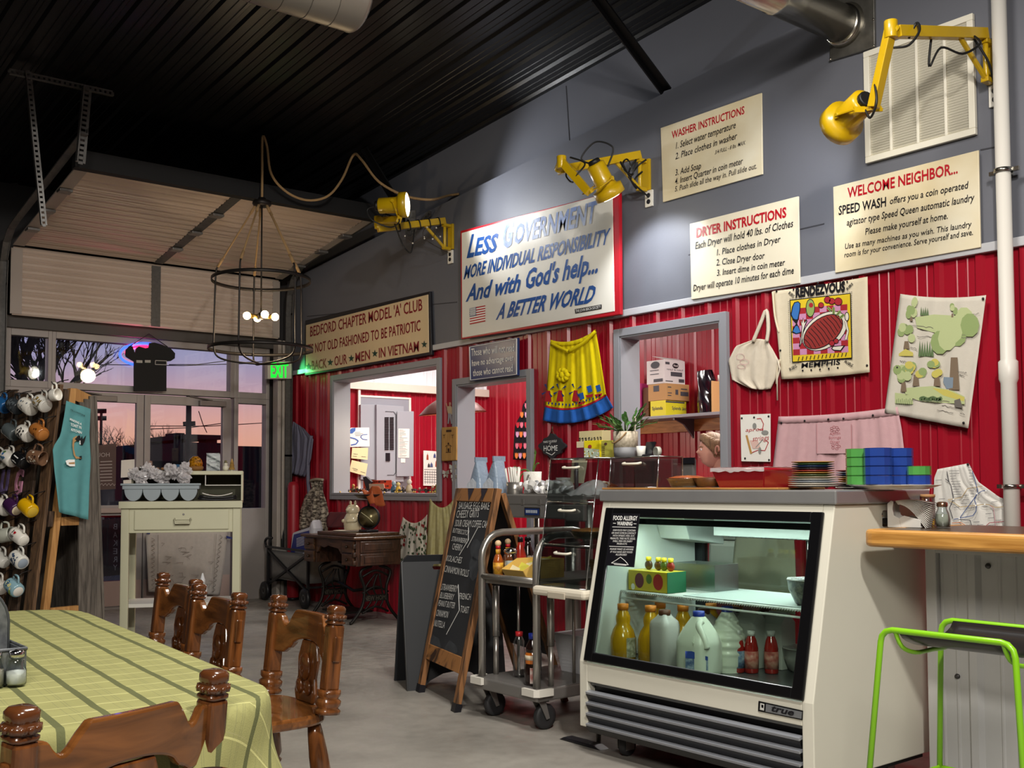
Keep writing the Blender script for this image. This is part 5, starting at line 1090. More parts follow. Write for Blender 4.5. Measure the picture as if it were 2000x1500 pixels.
m=MB();dbox(m,-.012,DW-.05,.16,DD,1.265,1.293);obj('raised_shelf',m,cream,dk,bev=.003);m=MB();dbox(m,-.012,DW-.05,DD-.015,DD,DZ,1.265);obj('back_panel',m,mat('olive_dark','4a4a36',.6),dk);m=MB();dbox(m,-.012,.0,.16,DD-.015,DZ,1.265);dbox(m,DW-.062,DW-.05,.16,DD-.015,DZ,1.265);obj('side_panel',m,cream,dk)
m=MB();dbox(m,.0,.255,.175,.18,1.185,1.191);dbox(m,.252,.258,.175,.18,1.185,1.265);obj('divider',m,white_paint,dk)
t=thing('cutlery_tray','grey plastic cutlery tray with four rounded bins on the cream desk','tray',D(.55,.1,DZ));gp=mat('tray_grey','9aa5ab',.45);a0,a1=.29,.815
m=MB()
for lo,hi,b0,b1 in((a0,a1,.005,.02),(a0,a1,.15,.165),(a0,a0+.015,.02,.15),(a1-.015,a1,.02,.15)):dbox(m,lo,hi,b0,b1,DZ+.085,DZ+.125)
dbox(m,a0-.012,a1+.012,-.004,.006,DZ+.112,DZ+.127);obj('rim',m,gp,t,bev=.004)
for k in range(4):
 c=a0+.012+(a1-a0-.024)*(k+.5)/4;r=.060;m=MB();pts=[D(c+r*math.cos(math.pi+math.pi*i/14),.012,DZ+.085+.083*math.sin(math.pi+math.pi*i/14))for i in range(15)];n=15
 back=[p+e2*.145 for p in pts];m.add(pts+back,[(i,i+1,n+i+1,n+i)for i in range(n-1)],0,True);m.add(pts,[tuple(range(n))]);m.add(back,[tuple(range(n))[::-1]]);obj('bin',m,gp,t,sol=.002)
film=mat('plastic_film','e8e4e6',.18,alpha=.55,coat=.5);rr=random.Random(12)
for k in range(9):
 c=D(.40+.05*(k%8)+rr.uniform(-.01,.01),.05+.06*(k%2),DZ+.165+.03*(k%3));m=MB();s=rr.uniform(0,50)
 def cr(u,v,c=c,s=s):
  a,b=u*6.2832,v*math.pi;d=V((math.sin(b)*math.cos(a),math.sin(b)*math.sin(a),math.cos(b)));r=.042*(1+.75*noise.noise(d*2.6+V((s,0,0)))+.35*noise.noise(d*6+V((0,s,0))));return c+d*r
 m.grid(cr,22,14,0,False);o=obj('cutlery_bundle',m,film);b=MB().bar(c-e1*.03,c+e1*.03,.012,.012,mi=0).bar(c-e1*.02+V((0,0,.01)),c+e1*.035-V((0,0,.012)),.01,.006);obj('cutlery',b,mat('cutlery_dark','5a5c64',.3,metal=.6),o);tag(o,'plastic-wrapped cutlery bundle heaped in the grey cutlery tray','cutlery','wrapped cutlery bundles')
def slabd(name,label,cat,a0,a1,b0,b1,z0,z1,mt):m=MB();n=8;m.grid(lambda u,v:D(lerp(a0,a1,u),lerp(b0,b1,v),z0+.012*(2*u-1)**2),n,2);o=obj(name,m,mt,sol=z1-z0);o.location.z+=(z1-z0)/2;return tag(o,label,cat)
slabd('folder','black folder at the bottom of the pile on the desk','folder',.03,.30,.02,.16,DZ+.001,DZ+.014,sign_black);slabd('folder','black folder in the middle of the pile on the desk','folder',.03,.29,.02,.15,DZ+.016,DZ+.03,mat('folder_black','1d1b1d',.3))
t=thing('menu_booklet','white booklet with a red centre on top of the folder pile','booklet',D(.16,.08,DZ+.034));m=MB();m.grid(lambda u,v:D(lerp(.06,.27,u),lerp(.025,.135,v),DZ+.036+.02*(2*u-1)**2),8,2);obj('cover',m,paper,t,sol=.006);m=MB();m.grid(lambda u,v:D(lerp(.115,.225,u),lerp(.023,.137,v),DZ+.041+.02*(2*lerp(.26,.79,u)-1)**2),6,2);obj('cover_print',m,mat('booklet_red','8c2f38',.5),t)
RZ=1.294
t=thing('amber_dome','amber cut-glass dome on a woven basket on the raised desk shelf','candle holder',D(.335,.3,RZ));c=D(.335,.3,RZ)
obj('basket',MB().lathe([(.04,0),(.055,.012),(.06,.03),(.055,.035)],c,n=20),mat('wicker','8a5f2e',.6,bump=(200,.6)),t);obj('dome',MB().lathe([(.05,.035),(.052,.06),(.042,.09),(.02,.11),(.0,.113)],c,n=12,sm=False),mat('amber_glass','c98a1c',.1,coat=.6,nz=(60,.15,'5a3508')),t)
t=thing('table_sign','small dark printed sign in a clear stand on the raised desk shelf','sign',D(.205,.26,RZ));obj('card',MB().obox(D(.205,.27,RZ+.066),e1*.047,Zu*.064+e2*.012,e2*.002),mat('sign_slate','2a2c33',.4),t);obj('stand',MB().obox(D(.205,.263,RZ+.067),e1*.05,Zu*.067+e2*.012,e2*.0012).obox(D(.205,.28,RZ+.002),e1*.05,e2*.03,Zu*.001),glassy('acrylic','eef2f2',.06),t)
m=MB();f=lambda a,h:D(.205-a,.262+.19*h-.0,RZ+.006+h)
for h_,w_ in((.10,.02),(.08,.03),(.072,.018),(.05,.028),(.043,.022),(.036,.026)):m.bar(D(.205-w_,.2635+.19*(h_-.06),RZ+h_),D(.205+w_,.2635+.19*(h_-.06),RZ+h_),.001,.003,(0,0,1))
obj('lettering',m,white_ink,t)
c=D(.115,.26,RZ);t=thing('figurine','small white snowman figurine on the raised desk shelf','figurine',c);wf=mat('fig_white','d9d4c2',.5);obj('body',MB().ball(c+V((0,0,.022)),.024,12),wf,t);obj('head',MB().ball(c+V((0,0,.052)),.015,10),wf,t);obj('hat',MB().lathe([(.02,.062),(.01,.064),(.009,.078),(.0,.08)],c,n=12),mat('fig_olive','6f6a4a',.6),t)
c=D(.07,.26,RZ);t=thing('figurine','small amber tree figurine at the end of the raised desk shelf','figurine',c);obj('tree',MB().lathe([(.024,.01),(.014,.04),(.02,.038),(.010,.062),(.014,.06),(.0,.095)],c,n=12),mat('fig_amber','c29a58',.3),t);obj('base',MB().cyl(c,c+V((0,0,.012)),.014,n=10),wf,t)
t=thing('display_case','low clear acrylic case on the raised desk shelf','display case',D(.5,.3,RZ));m=MB();dbox(m,.375,.655,.2,.42,RZ,RZ+.003);dbox(m,.375,.655,.2,.202,RZ+.003,RZ+.075);dbox(m,.375,.655,.418,.42,RZ+.003,RZ+.075);dbox(m,.375,.377,.202,.418,RZ+.003,RZ+.075);dbox(m,.653,.655,.202,.418,RZ+.003,RZ+.075);obj('walls',m,glassy('acrylic'),t)
c=D(.46,.27,RZ+.004);t=thing('toy_car','small blue toy car inside the clear acrylic case','toy',c);tb=mat('toy_blue','3f78a8',.35);m=MB().obox(c+V((0,0,.022)),e1*.032,e2*.014,Zu*.009).obox(c+V((0,0,.037)),e1*.016,e2*.012,Zu*.008);obj('body',m,tb,t,bev=.004)
for s in(-1,1):
 for q in(-1,1):obj('wheel',MB().lathe([(.009,-.003),(.009,.003)],c+e1*(.02*s)+e2*(.014*q)+V((0,0,.01)),e2,10),sign_black,t)
for a,cc,lb in((.60,'b5754a','tiny orange shell ornament at the end of the acrylic case'),(.565,'c98a5c','tiny peach shell ornament between the orange one and the toy car')):c=D(a,.26,RZ+.004);o=obj('shell',MB().ball(c+V((0,0,.012)),.014,10,sz=(1.1,1,.8)),mat('shell_'+cc,cc,.5));tag(o,lb,'ornament')
c=D(.71,.25,RZ);t=thing('owl_figurine','tiny black figurine with white eyes at the left of the raised desk shelf','figurine',c);obj('body',MB().lathe([(.016,0),(.02,.012),(.02,.026),(.012,.036)],c,n=10),sign_black,t)
for s in(-1,1):obj('eye',MB().ball(c+e1*(.009*s)-e2*.017+V((0,0,.026)),.006,8),white_ink,t)
c=D(.27,.2,.346);t=thing('squeeze_bottle','white squeeze bottle with a pointed nozzle on the lower desk shelf','bottle',c);wp=mat('plastic_white','dfe2e4',.4);obj('body',MB().lathe([(.03,0),(.032,.01),(.032,.10),(.014,.125)],c,n=18),wp,t);obj('nozzle',MB().lathe([(.02,.124),(.02,.15),(.016,.155),(.005,.195),(.003,.197)],c,n=16),wp,t)
g_=V((-.97,-.243,0));n_=V((.243,-.97,0));P0=at(122,750,d=6.2);RT_=P0.z;LEAN=.2
pal=wood('pallet_dark','5b4634','2e2118',5,(9,9,1),.75,0);pal2=wood('pallet_mid','7a5c40','4a3626',5,(9,9,1),.75,0);stud=wood('stud_pine','b98a52','9a6d3c',4,(8,8,1),.6,0);barn=wood('barn_grey','6d655c','453f39',4,(10,10,1),.8,0)
def RK(s,zz,out=0):return V((P0.x,P0.y,0))+g_*s+n_*(LEAN*(1-zz/RT_)+out)+Zu*zz
rk=thing('mug_rack','tall pallet-wood rack with hooks holding rows of mugs beside the storefront','mug rack',V((P0.x,P0.y,0))+g_*.7)
def plank(nm,s0,s1,z0,z1,mt,out=0,th=.02):m=MB();A,B,C2,E=RK(s0,z0,out),RK(s1,z0,out),RK(s1,z1,out),RK(s0,z1,out);m.prism([A,B,C2,E],n_*(-th));return obj(nm,m,mt,rk,bev=.003)
for i in range(9):s=.02+.172*i;plank('slat',s,s+.102,.02,RT_-(.03*(i%3)),pal if i%2 else pal2)
for zz in(.25,.95,RT_-.12):plank('rail',.0,1.56,zz,zz+.09,pal,-.0202,.03)
for s,lab in((0.0,0),(1.5,1)):
 m=MB()
 m.prism([RK(s,0,-.055),RK(s+.04,0,-.055),RK(s+.04,RT_-.02,-.055),RK(s,RT_-.02,-.055)],n_*-.04);obj('post',m,stud if not lab else pal,rk,bev=.003)
def RB(s,zz,d):return V((P0.x,P0.y,0))+g_*s+n_*(LEAN*(1-zz/RT_)*0-.20-.10*(1-zz/RT_)+d)+Zu*zz
for k,(d0_,d1_)in enumerate(((0,.055),(.056,.115),(.116,.17))):
 m=MB();m.prism([RB(0,0,d0_),RB(0,0,d1_),RB(0,1.72-.02*k,d1_*.55),RB(0,1.72-.02*k,d0_*.55)],g_*.018);obj('end_plank',m,barn,rk,bev=.003)
m=MB().prism([RB(0,0,-.002),RB(1.55,0,-.002),RB(1.55,1.72,-.002),RB(0,1.72,-.002)],n_*-.015);obj('back_sheet',m,barn,rk)
for zz in(.46,.98):m=MB().bar(RK(.02,zz,-.1),RB(.02,zz,.11),.035,.05);obj('brace',m,stud,rk)
m=MB().bar(RK(.03,RT_-.05,-.09),RB(.03,1.69,.02),.03,.07);obj('brace',m,stud,rk)
for s,c_,col in((1.02,'X','6a6a98'),(.80,'M','6a3440'),(.55,'U','6a5a86'),(.385,'G','c98aa4')):
 zz=at(90,965,d=6.0).z;m=MB();A=RK(s,zz,.004);text(m,c_,A,A-g_*.085,A+(RK(s,zz+.14,.004)-A),0,.03);obj('letter',m,mat('letter_'+col,col,.6),rk,sol=.008)
def rkhit(px,py):return hit(px,py,RK(0,0),n_.cross(Zu).cross(RK(0,RT_)-RK(0,0)))
def mug(px,py,c,label,inner=None,tilt=24,yaw=0,r=.042,L=.095,taper=1.0,deco=None,flip=False,foot=None):
 p=rkhit(px,py)+n_*.075;t=thing('mug',label,'mug',p,group='mugs on the pallet rack')
 ax=(-g_*math.cos(math.radians(yaw))+n_*math.sin(math.radians(yaw)));up=Zu
 if flip:ax=-ax*.8+n_*.3;ax.normalize()
 k=math.radians(tilt);ax=ax*math.cos(k)-up*math.sin(k);hu=(up-ax*up.dot(ax)).normalized();o=p-ax*L/2;mt=mat('mug_'+c,c,.22,coat=.3)
 rb=r*taper;pr=[(rb*.75,L),(rb*.9,L-.004),(rb,L-.012),(r,.01),(r*1.0,0),(r*.94,0),(r*.9,.015),(rb*.88,L-.012),(.0,L-.012)]
 if foot:pr=[(rb*.62,L-.003),(rb*.72,L),(rb*.85,L-.002)]+pr[1:]
 m=MB();m.lathe(pr,o,ax,24);m.m=[0]*len(m.m);obj('cup',m,mt,t)
 base=MB().lathe([(rb*.7,L+.0005),(rb*.68,L+.0012),(.0,L+.0012)],o,ax,20);obj('base',base,mat('mug_'+(inner or c),inner or c,.3),t)
 a=o+hu*(r*.97);obj('handle',MB().tube(smooth_path([a+ax*(L*.2),a+hu*.022+ax*(L*.2),a+hu*.034+ax*(L*.42),a+hu*.03+ax*(L*.68),a+ax*(L*.8)],4),.0062,7),mt,t)
 hk_=a+hu*.03+ax*(L*.45);obj('hook',MB().tube(smooth_path([hk_-n_*.085+Zu*.03,hk_-n_*.03+Zu*.015,hk_-Zu*.006,hk_+n_*.02+Zu*.012],4),.003,6),iron,rk)
 if deco:deco(t,o,ax,hu,r)
 return t
def cylmap(o,ax,hu,r,sd):
 def f(s,a):return o+ax*s+(sd*math.cos(a)+hu*math.sin(a))*(r+.0012)
 return f
def spots(cols,n,seed,rs=(.004,.009),band=(.02,.08)):
 def fn(t,o,ax,hu,r):
  rr=random.Random(seed);sd=ax.cross(hu)*(1 if ax.cross(hu).dot(n_)>0 else-1);f=cylmap(o,ax,hu,r,sd);m=MB()
  for i in range(n):
   s,a,q=rr.uniform(*band),rr.uniform(-.9,.9),rr.uniform(*rs);m.flat([f(s+q*math.cos(k*1.047),a+q/r*math.sin(k*1.047))for k in range(6)],i%len(cols))
  obj('pattern',m,[mat('glaze_'+c,c,.35)for c in cols],t)
 return fn
def love(t,o,ax,hu,r):
 sd=ax.cross(hu)*(1 if ax.cross(hu).dot(n_)>0 else-1);f=cylmap(o,ax,hu,r,sd);m=MB();mp=lambda q:f(.015+q.x,.62-q.z/r)
 text(m,'I',(.012,0,.006),(.018,0,.006),(.012,0,-.012),0,.03,mp=mp);text(m,'NY',(.008,0,.034),(.046,0,.034),(.008,0,.015),0,.02,mp=mp)
 m.flat([mp(V((.035+.0105*(16*math.sin(a)**3)/16,0,-.003-.0105*(13*math.cos(a)-5*math.cos(2*a)-2*math.cos(3*a)-math.cos(4*a))/16)))for a in[i*.2618 for i in range(24)]],1);obj('print',m,[sign_black,sign_red],t)
def gothic(t,o,ax,hu,r):
 sd=ax.cross(hu)*(1 if ax.cross(hu).dot(n_)>0 else-1);f=cylmap(o,ax,hu,r,sd);m=MB();mp=lambda q:f(.02+q.x,.35-q.z/r)
 for a,b in(((0,0),(.05,.006)),((0,.03),(.05,.036)),((.008,0),(.015,.036)),((.034,0),(.042,.036)),((.02,.004),(.024,.032))):m.flat([mp(V((x,0,zz-.012)))for x,zz in((a[0],a[1]),(b[0],a[1]),(b[0],b[1]),(a[0],b[1]))])
 obj('emblem',m,white_ink,t)
W1,W2='e6e2d8','d8d6ce'
mug(12,792,W2,'white mug half hidden left of the blue mug in the top row',yaw=-10);mug(29,793,'1f5488','blue mug in the top row','16385c');mug(54,795,'34383c','dark speckled mug in the top row between the blue and the white ones',deco=spots(['5c6468'],30,3));mug(79,796,W1,'white mug with small grey figures in the top row',L=.11,deco=spots(['8d8a84','6c7a8c'],10,2));mug(107,790,W2,'white mug with gold dots at the end of the top row',deco=spots(['a58a4a','6a5a34'],22,5));mug(131,773,W1,'small white jug hanging at the rack corner above the teal towel',r=.035,L=.05,tilt=5,flip=True)
mug(4,846,W1,'plain white mug at the left edge of the second row');mug(47,845,'545c5e','slate grey mug in the second row','3c4244',L=.105);mug(74,848,W1,'white mug with black zebra marks in the second row',deco=spots(['17171a'],34,8,(.004,.008)));mug(101,845,'a5672f','brown stoneware mug at the end of the second row','b5763c',deco=spots(['5c3518'],8,6))
mug(1,888,W1,'white mug cut by the picture edge in the third row');mug(17,898,W2,'white mug showing an orange inside in the third row','c0592a',flip=True,tilt=-20,L=.1);mug(43,896,W1,'white mug with blue flowers in the third row',deco=spots(['3f6aa8','5a7a4a'],9,11,(.006,.011)));mug(66,900,'141416','black mug with a white gothic emblem in the third row','202022',deco=gothic);mug(96,894,'7a5a44','brown patterned mug with a white inside at the end of the third row',W1,flip=True,tilt=-10,deco=spots(['cfc3b0','3c2a20'],22,9))
mug(8,990,'b5303a','red mug in the middle row',W1);mug(30,990,W1,'plain white mug between the red and the purple ones',L=.1);mug(50,990,'3b1c44','deep purple mug in the middle row','d8c8a8');mug(80,992,'d9a80c','yellow mug at the end of the middle row','d6b23c',L=.105)
mug(3,1043,W1,'white mug left of the milk-glass mug');mug(36,1044,'cfd2c4','pale milk-glass mug with its mouth turned outward',flip=True,tilt=10);mug(63,1048,W1,'white I love NY mug with a red heart',taper=.85,L=.11,deco=love)
mug(-3,1090,'8d949a','grey-rimmed mug cut by the picture edge, second row from the bottom');mug(27,1092,W2,'cream mug with a dark purple medallion',taper=.8,L=.105,deco=spots(['4a3a4c','8a6a7a'],12,14,(.007,.012),(.03,.06)));mug(62,1092,W2,'white mug with a dark blue pattern and ringed base','9aa6b4',deco=spots(['2c3e5c','46586f'],40,15,(.004,.008)),foot=1)
mug(0,1140,W1,'white mug beside the galvanised caddy, bottom row');mug(22,1142,W1,'white mug with a small purple mark in the bottom row',deco=spots(['5c3a7a'],4,16));mug(53,1146,'86a9b4','blue, yellow and white striped mug in the bottom row',W1,deco=spots(['d9d49a','2c5a84','9ab04c'],12,17,(.007,.013)))
m=MB();q=[rkhit(0,775)+n_*.02,rkhit(8,778)+n_*.03,rkhit(14,800)+n_*.02,rkhit(0,812)+n_*.03,rkhit(-14,800)+n_*.03,rkhit(-14,776)+n_*.02];o=obj('red_cloth',m.flat(q),cl('cloth_wine','7a1c2e'),sol=.012);tag(o,'dark red cloth tucked in the rack beside the top row','cloth')
z=Z(0,720,8.33);tp=RK(0,1.2,0)-g_*.05;pn2=(-g_)
tt=thing('teal_towel','teal towel with white lettering and a figure on the end of the mug rack','towel',hit(150,1010,tp,pn2))
Lx=[V((*p,0))for p in((128,783),(124,810),(116,850),(100,875),(103,920),(112,1000))];Rx=[V((*p,0))for p in((176,799),(174,850),(177,900),(174,940),(170,1015))]
def tfn(u,v,lift=0):p=poly_at(Lx,v).lerp(poly_at(Rx,v),u);return hit(p.x,p.y,tp,pn2)+pn2*(.008+.012*math.sin(u*11+v*2)*min(1,.2+v)+lift)
teal=cl('towel_teal','5f9a9c','558d90');obj('cloth',MB().grid(tfn,26,22),teal,tt,sol=.003)
th=lambda x,y:hit(*z(x,y),tp,pn2)+pn2*.024
m=MB();text(m,'YELLOWSTONE',th(1105,680),th(1345,785),th(1110,655),1,.01)
for s,a,b,c in(('MAKING A',(1100,840),(1290,925),(1105,805)),('TOAST IN',(1110,930),(1285,985),(1115,885)),('KITCHEN',(1120,1010),(1290,1065),(1125,972))):text(m,s,th(*a),th(*b),th(*c),0,.015)
for mi,pts in((1,[(1235,1090),(1265,1085),(1275,1140),(1300,1090),(1310,1150),(1365,1085),(1340,1190),(1310,1245),(1275,1240),(1270,1160),(1235,1190),(1180,1150)]),(2,[(1150,1130),(1215,1090),(1220,1160),(1175,1200),(1165,1300),(1195,1420),(1290,1460),(1200,1470),(1160,1400),(1140,1250)]),(0,[(1260,1170),(1280,1175),(1275,1240),(1255,1230)]),(1,[(1255,1425),(1295,1420),(1295,1475),(1255,1480)]),(0,[(1030,1500),(1080,1480),(1180,1480),(1185,1590),(1100,1590),(1050,1560)]),(2,[(1080,1530),(1180,1520),(1180,1555),(1090,1555)])):m.flat([th(*p)for p in pts],mi)
obj('print',m,[white_ink,mat('towel_black','16181a',.9),mat('towel_tan','b08a5c',.9)],tt)
oak=wood('walnut','5a3c26','32200f',5,(1,6,6),.4,.2);oakd=wood('walnut_dark','43291a','22140a',7,(4,4,1),.45,.2)
sx0,sx1,sy0,sy1,sz0=-8.80,-7.90,4.62,5.10,.745
st=thing('sewing_table','antique sewing-machine table with carved drawers and black iron legs','table',((sx0+sx1)/2,(sy0+sy1)/2,0))
obj('top',MB().box((sx0-.03,sy0-.03,sz0-.025),(sx1+.03,sy1+.02,sz0)),oak,st,bev=.006);obj('lid',MB().box((sx0+.2,sy0+.02,sz0),(sx1-.02,sy1-.02,sz0+.03)),oak,st,bev=.006)
for nm,a,b in(('left',sx0,sx0+.2),('right',sx1-.22,sx1)):
 obj('drawer_case',MB().box((a,sy0+.01,sz0-.25),(b,sy1-.02,sz0-.025)),oakd,st,bev=.003)
 for k in(0,1):
  zz=sz0-.135-.11*k;d=obj('drawer',MB().box((a+.015,sy0-.012,zz),(b-.015,sy0+.01,zz+.098)),oak,st,bev=.004);obj('knob',MB().lathe([(.012,0),(.014,.012),(.006,.02)],((a+b)/2,sy0-.012,zz+.05),(0,-1,0),10),mat('knob_dark','2a1c12',.4),d)
m=MB()
for k in(0,1):zz=sz0-.135-.11*k;m.box((sx1,sy0+.05,zz),(sx1+.008,sy1-.06,zz+.095)).box((sx1+.008,sy0+.09,zz+.02),(sx1+.013,sy1-.1,zz+.075))
for k in range(3):m.cyl((sx1-.01,sy0+.0,sz0-.06-.07*k),(sx1-.01,sy0+.0,sz0-.1-.07*k),.022,n=10)
obj('carving',m,oakd,st,bev=.006)
pts=[(sx0+.2,sz0-.025),(sx0+.2,sz0-.16),(sx0+.24,sz0-.15),(sx0+.28,sz0-.10),(sx0+.35,sz0-.11),(sx0+.42,sz0-.09),(sx1-.30,sz0-.11),(sx1-.26,sz0-.15),(sx1-.22,sz0-.16),(sx1-.22,sz0-.025)]
obj('front_apron',MB().prism([(x,sy0+.01,zz)for x,zz in pts],(0,.015,0)),oak,st)
ci=mat('cast_iron','15130f',.5,metal=.5)
for x_ in(sx0+.12,sx1-.06):
 for s in(-1,1):
  cy_=(sy0+sy1)/2;f=lambda a,zz:V((x_,cy_+s*a,zz));obj('leg',MB().tube(smooth_path([f(.04,.49),f(.15,.44),f(.11,.30),f(.13,.15),f(.22,.03),f(.25,.012)],5),.014,7),ci,st)
 m=MB()
 for zz in(.09,.26,.40):m.tube(smooth_path([V((x_,cy_-.13,zz)),V((x_,cy_,zz+.05)),V((x_,cy_+.13,zz))],5),.010,6)
 for k in range(3):m.tube(smooth_path([V((x_,cy_-.1+.07*k,.12)),V((x_,cy_-.04+.06*k,.2)),V((x_,cy_-.1+.08*k,.30)),V((x_,cy_+.02*k,.42))],5),.008,6)
 m.bar((x_,cy_-.12,.215),(x_,cy_+.13,.215),.012,.055,(0,0,1));A=V((x_+.0075,cy_-.11,.195));text(m,'NEW HOME',A,A+V((0,.23,0)),A+V((0,0,.038)),1,.01);obj('scrollwork',m,[ci,mat('iron_worn','5a564c',.4,metal=.6)],st)
obj('crossbar',MB().tube([(sx0+.12,sy1-.2,.3),(sx0+.4,sy1-.2,.24),(sx1-.06,sy1-.2,.3)],.014,6),ci,st);obj('treadle',MB().box((sx0+.25,sy0+.05,.07),(sx1-.25,sy0+.33,.085)),ci,st)
tz=sz0+.031;c=V(at(689,1030,z=tz));c.y=min(c.y,4.9);c=at(689,1030,y=4.84);c.z=tz
pg=thing('pig_jar','cream ceramic pig cookie jar on the sewing table','jar',c);cer=mat('ceramic_cream','cfc3a5',.25,coat=.4)
obj('body',MB().lathe([(.065,.004),(.075,.01),(.082,.06),(.078,.11),(.06,.145),(.055,.15)],c,n=22),cer,pg);obj('head',MB().lathe([(.056,.15),(.06,.165),(.058,.2),(.04,.225),(.0,.23)],c,n=22).ball(c+V((.02,-.055,.185)),.022,10),cer,pg)
for s in(-1,1):obj('ear',MB().ball(c+V((.04*s,.0,.24)),.02,8,sz=(.8,.5,1.2)),cer,pg);obj('arm',MB().tube(smooth_path([c+V((.078*s,0,.12)),c+V((.085*s,-.03,.09)),c+V((.03*s,-.08,.085))],4),.016,8),cer,pg)
obj('snout',MB().lathe([(.013,0),(.012,.012),(.0,.013)],c+V((.028,-.07,.182)),(.3,-1,0),10),cer,pg)
c2=at(720,1032,y=4.88);c2.z=tz;ks=thing('kitchen_scale','antique black kitchen scale with a round brass dial on the sewing table','scale',c2);dn=V((.62,-.78,0)).normalized()
obj('base',MB().box(c2+V((-.07,-.06,0)),c2+V((.07,.06,.02))),sign_black,ks,bev=.006);obj('housing',MB().lathe([(.098,-.03),(.104,0),(.096,.006)],c2+V((0,0,.125)),dn,28),sign_black,ks);obj('dial',MB().lathe([(.09,.007),(.0,.0072)],c2+V((0,0,.125)),dn,28),mat('dial_brass','8f8560',.3,metal=.6),ks)
rt_=dn.cross(Zu);m=MB()
for a,l in((.6,.08),(3.9,.06)):d=rt_*math.cos(a)+Zu*math.sin(a);m.bar(c2+V((0,0,.125))+dn*.009,c2+V((0,0,.125))+dn*.009+d*l,.004,.002,dn)
obj('pointer',m,mat('pointer_pale','d8d2a8',.4),ks);obj('post',MB().cyl(c2+V((0,0,.228)),c2+V((0,0,.285)),.012,n=10),sign_black,ks);obj('pan',MB().lathe([(.02,.285),(.09,.295),(.13,.325),(.135,.33),(.085,.305),(.0,.292)],c2,n=26),mat('pan_dark','3a3230',.4,metal=.5),ks)
m=MB();c3=c2+V((.05,-.01,.34));m.grid(lambda u,v:c3+V((.20*(u-.5)+.03*math.sin(8*v),.14*(v-.5),.03*math.sin(7*u+5*v)+(.03 if v>.5 else 0)-(.19*max(0,u-.72)*2.2))),18,14);o=obj('orange_cloth',m,cl('cloth_orange','8f4a2c','a8552e'),sol=.003);tag(o,'crumpled orange-brown cloth lying in the scale pan','cloth')
o=obj('plate',MB().lathe([(.10,.006),(.16,.010),(.16,.013),(.09,.010),(.0,.010)],(c.x-.03,c.y,tz-.0055),n=30),mat('plate_cream','c9bfae',.3));tag(o,'flat cream plate under the pig cookie jar','plate');o.location.z=tz+.0005
for o_ in(pg,):o_.location.z+=.008
m=MB().grid(lambda u,v:at(lerp(645,680,u),lerp(1000,1030,v),y=5.16)+V((0,-.02*math.sin(9*u+4*v)-.05*v,0)),12,8);
o=obj('pink_cloth',m,cl('cloth_dusty','6d3a3e','5c2f34'),sol=.003);tag(o,'dusty pink cloth standing behind the pig cookie jar','cloth')
wg=thing('folding_wagon','grey canvas folding wagon with black frame parked in the corner','wagon',(-9.35,4.75,0));wb=mat('wagon_black','17171a',.45);wc=cl('wagon_grey','85837f','747270')
A=V(at(530,1180,z=.0));wn=at(597,1190,z=0);wl=at(516,1172,z=0);u_=(wn-wl);u_.z=0;wid=u_.length;u_.normalize();w_=V((-u_.y,u_.x,0));w_=w_ if w_.y>0 else-w_
def G(a,b,zz):return wn-u_*(wid-a)+w_*b+Zu*zz
for a in(.02,wid-.02):
 for b in(.0,.46):
  c=G(a,b,.1);wh=obj('wheel',MB().lathe([(.06,-.018),(.092,-.02),(.098,0),(.092,.02),(.06,.018)],c,w_,22),wb,wg);obj('hub',MB().lathe([(.06,-.012),(.02,-.024),(.02,.024),(.06,.012)],c,w_,16),mat('hub_grey','4a4a4a',.5),wh)
m=MB()
for b in(.03,.43):
 m.bar(G(.02,b,.16),G(wid-.02,b,.52),.022,.022).bar(G(wid-.02,b,.16),G(.02,b,.52),.022,.022)
 for a in(.02,wid-.02):m.bar(G(a,b,.14),G(a,b,.56),.024,.024)
 m.bar(G(.02,b,.55),G(wid-.02,b,.55),.022,.022)
for a in(.02,wid-.02):m.bar(G(a,.03,.2),G(a,.43,.2),.02,.02)
obj('frame',m,wb,wg)
m=MB().grid(lambda u,v:G(lerp(.035,wid-.035,u),.045,lerp(.52,.22+.03*math.sin(math.pi*u),v)),12,4);m.grid(lambda u,v:G(wid-.035,lerp(.045,.42,u),lerp(.52,.24,v)),6,4).grid(lambda u,v:G(lerp(.035,wid-.035,u),.42,lerp(.52,.22,v)),6,4).grid(lambda u,v:G(.035,lerp(.045,.42,u),lerp(.52,.24,v)),6,4).grid(lambda u,v:G(lerp(.035,wid-.035,u),lerp(.045,.42,v),.24),4,4);obj('canvas',m,wc,wg,sol=.006)
obj('cover_pocket',MB().box(G(wid+.0,.1,.0)*0+V((0,0,0)),V((.001,.001,.001))),wc,wg)if False else None
hp0=G(.0,.2,.3);hp1=at(556,1000,d=hp0.x*-1.0 if False else 11.0);hp1=V((hp0.x-.05,hp0.y+.02,1.05))
obj('handle',MB().tube([hp0,lerp(hp0,hp1,.5),hp1],.018,8).tube([hp1-u_*.02+w_*.08,hp1-u_*.02-w_*.08],.016,8),wb,wg);obj('grab_hoop',MB().tube(smooth_path([G(-.02,.03,.55),G(-.06,.03,.60),G(.0,.03,.64),G(.12,.03,.645)],4),.014,6),wb,wg)
t=thing('plastic_sack','blue and white printed plastic sack standing in the wagon','bag',G(.3,.2,.26));zk=Z(500,920,5);yk=G(.3,.14,0).y;bp=[zk(365,830),zk(325,800),zk(345,600),zk(400,580),zk(510,545),zk(540,465),zk(558,560),zk(535,840),zk(430,862)]
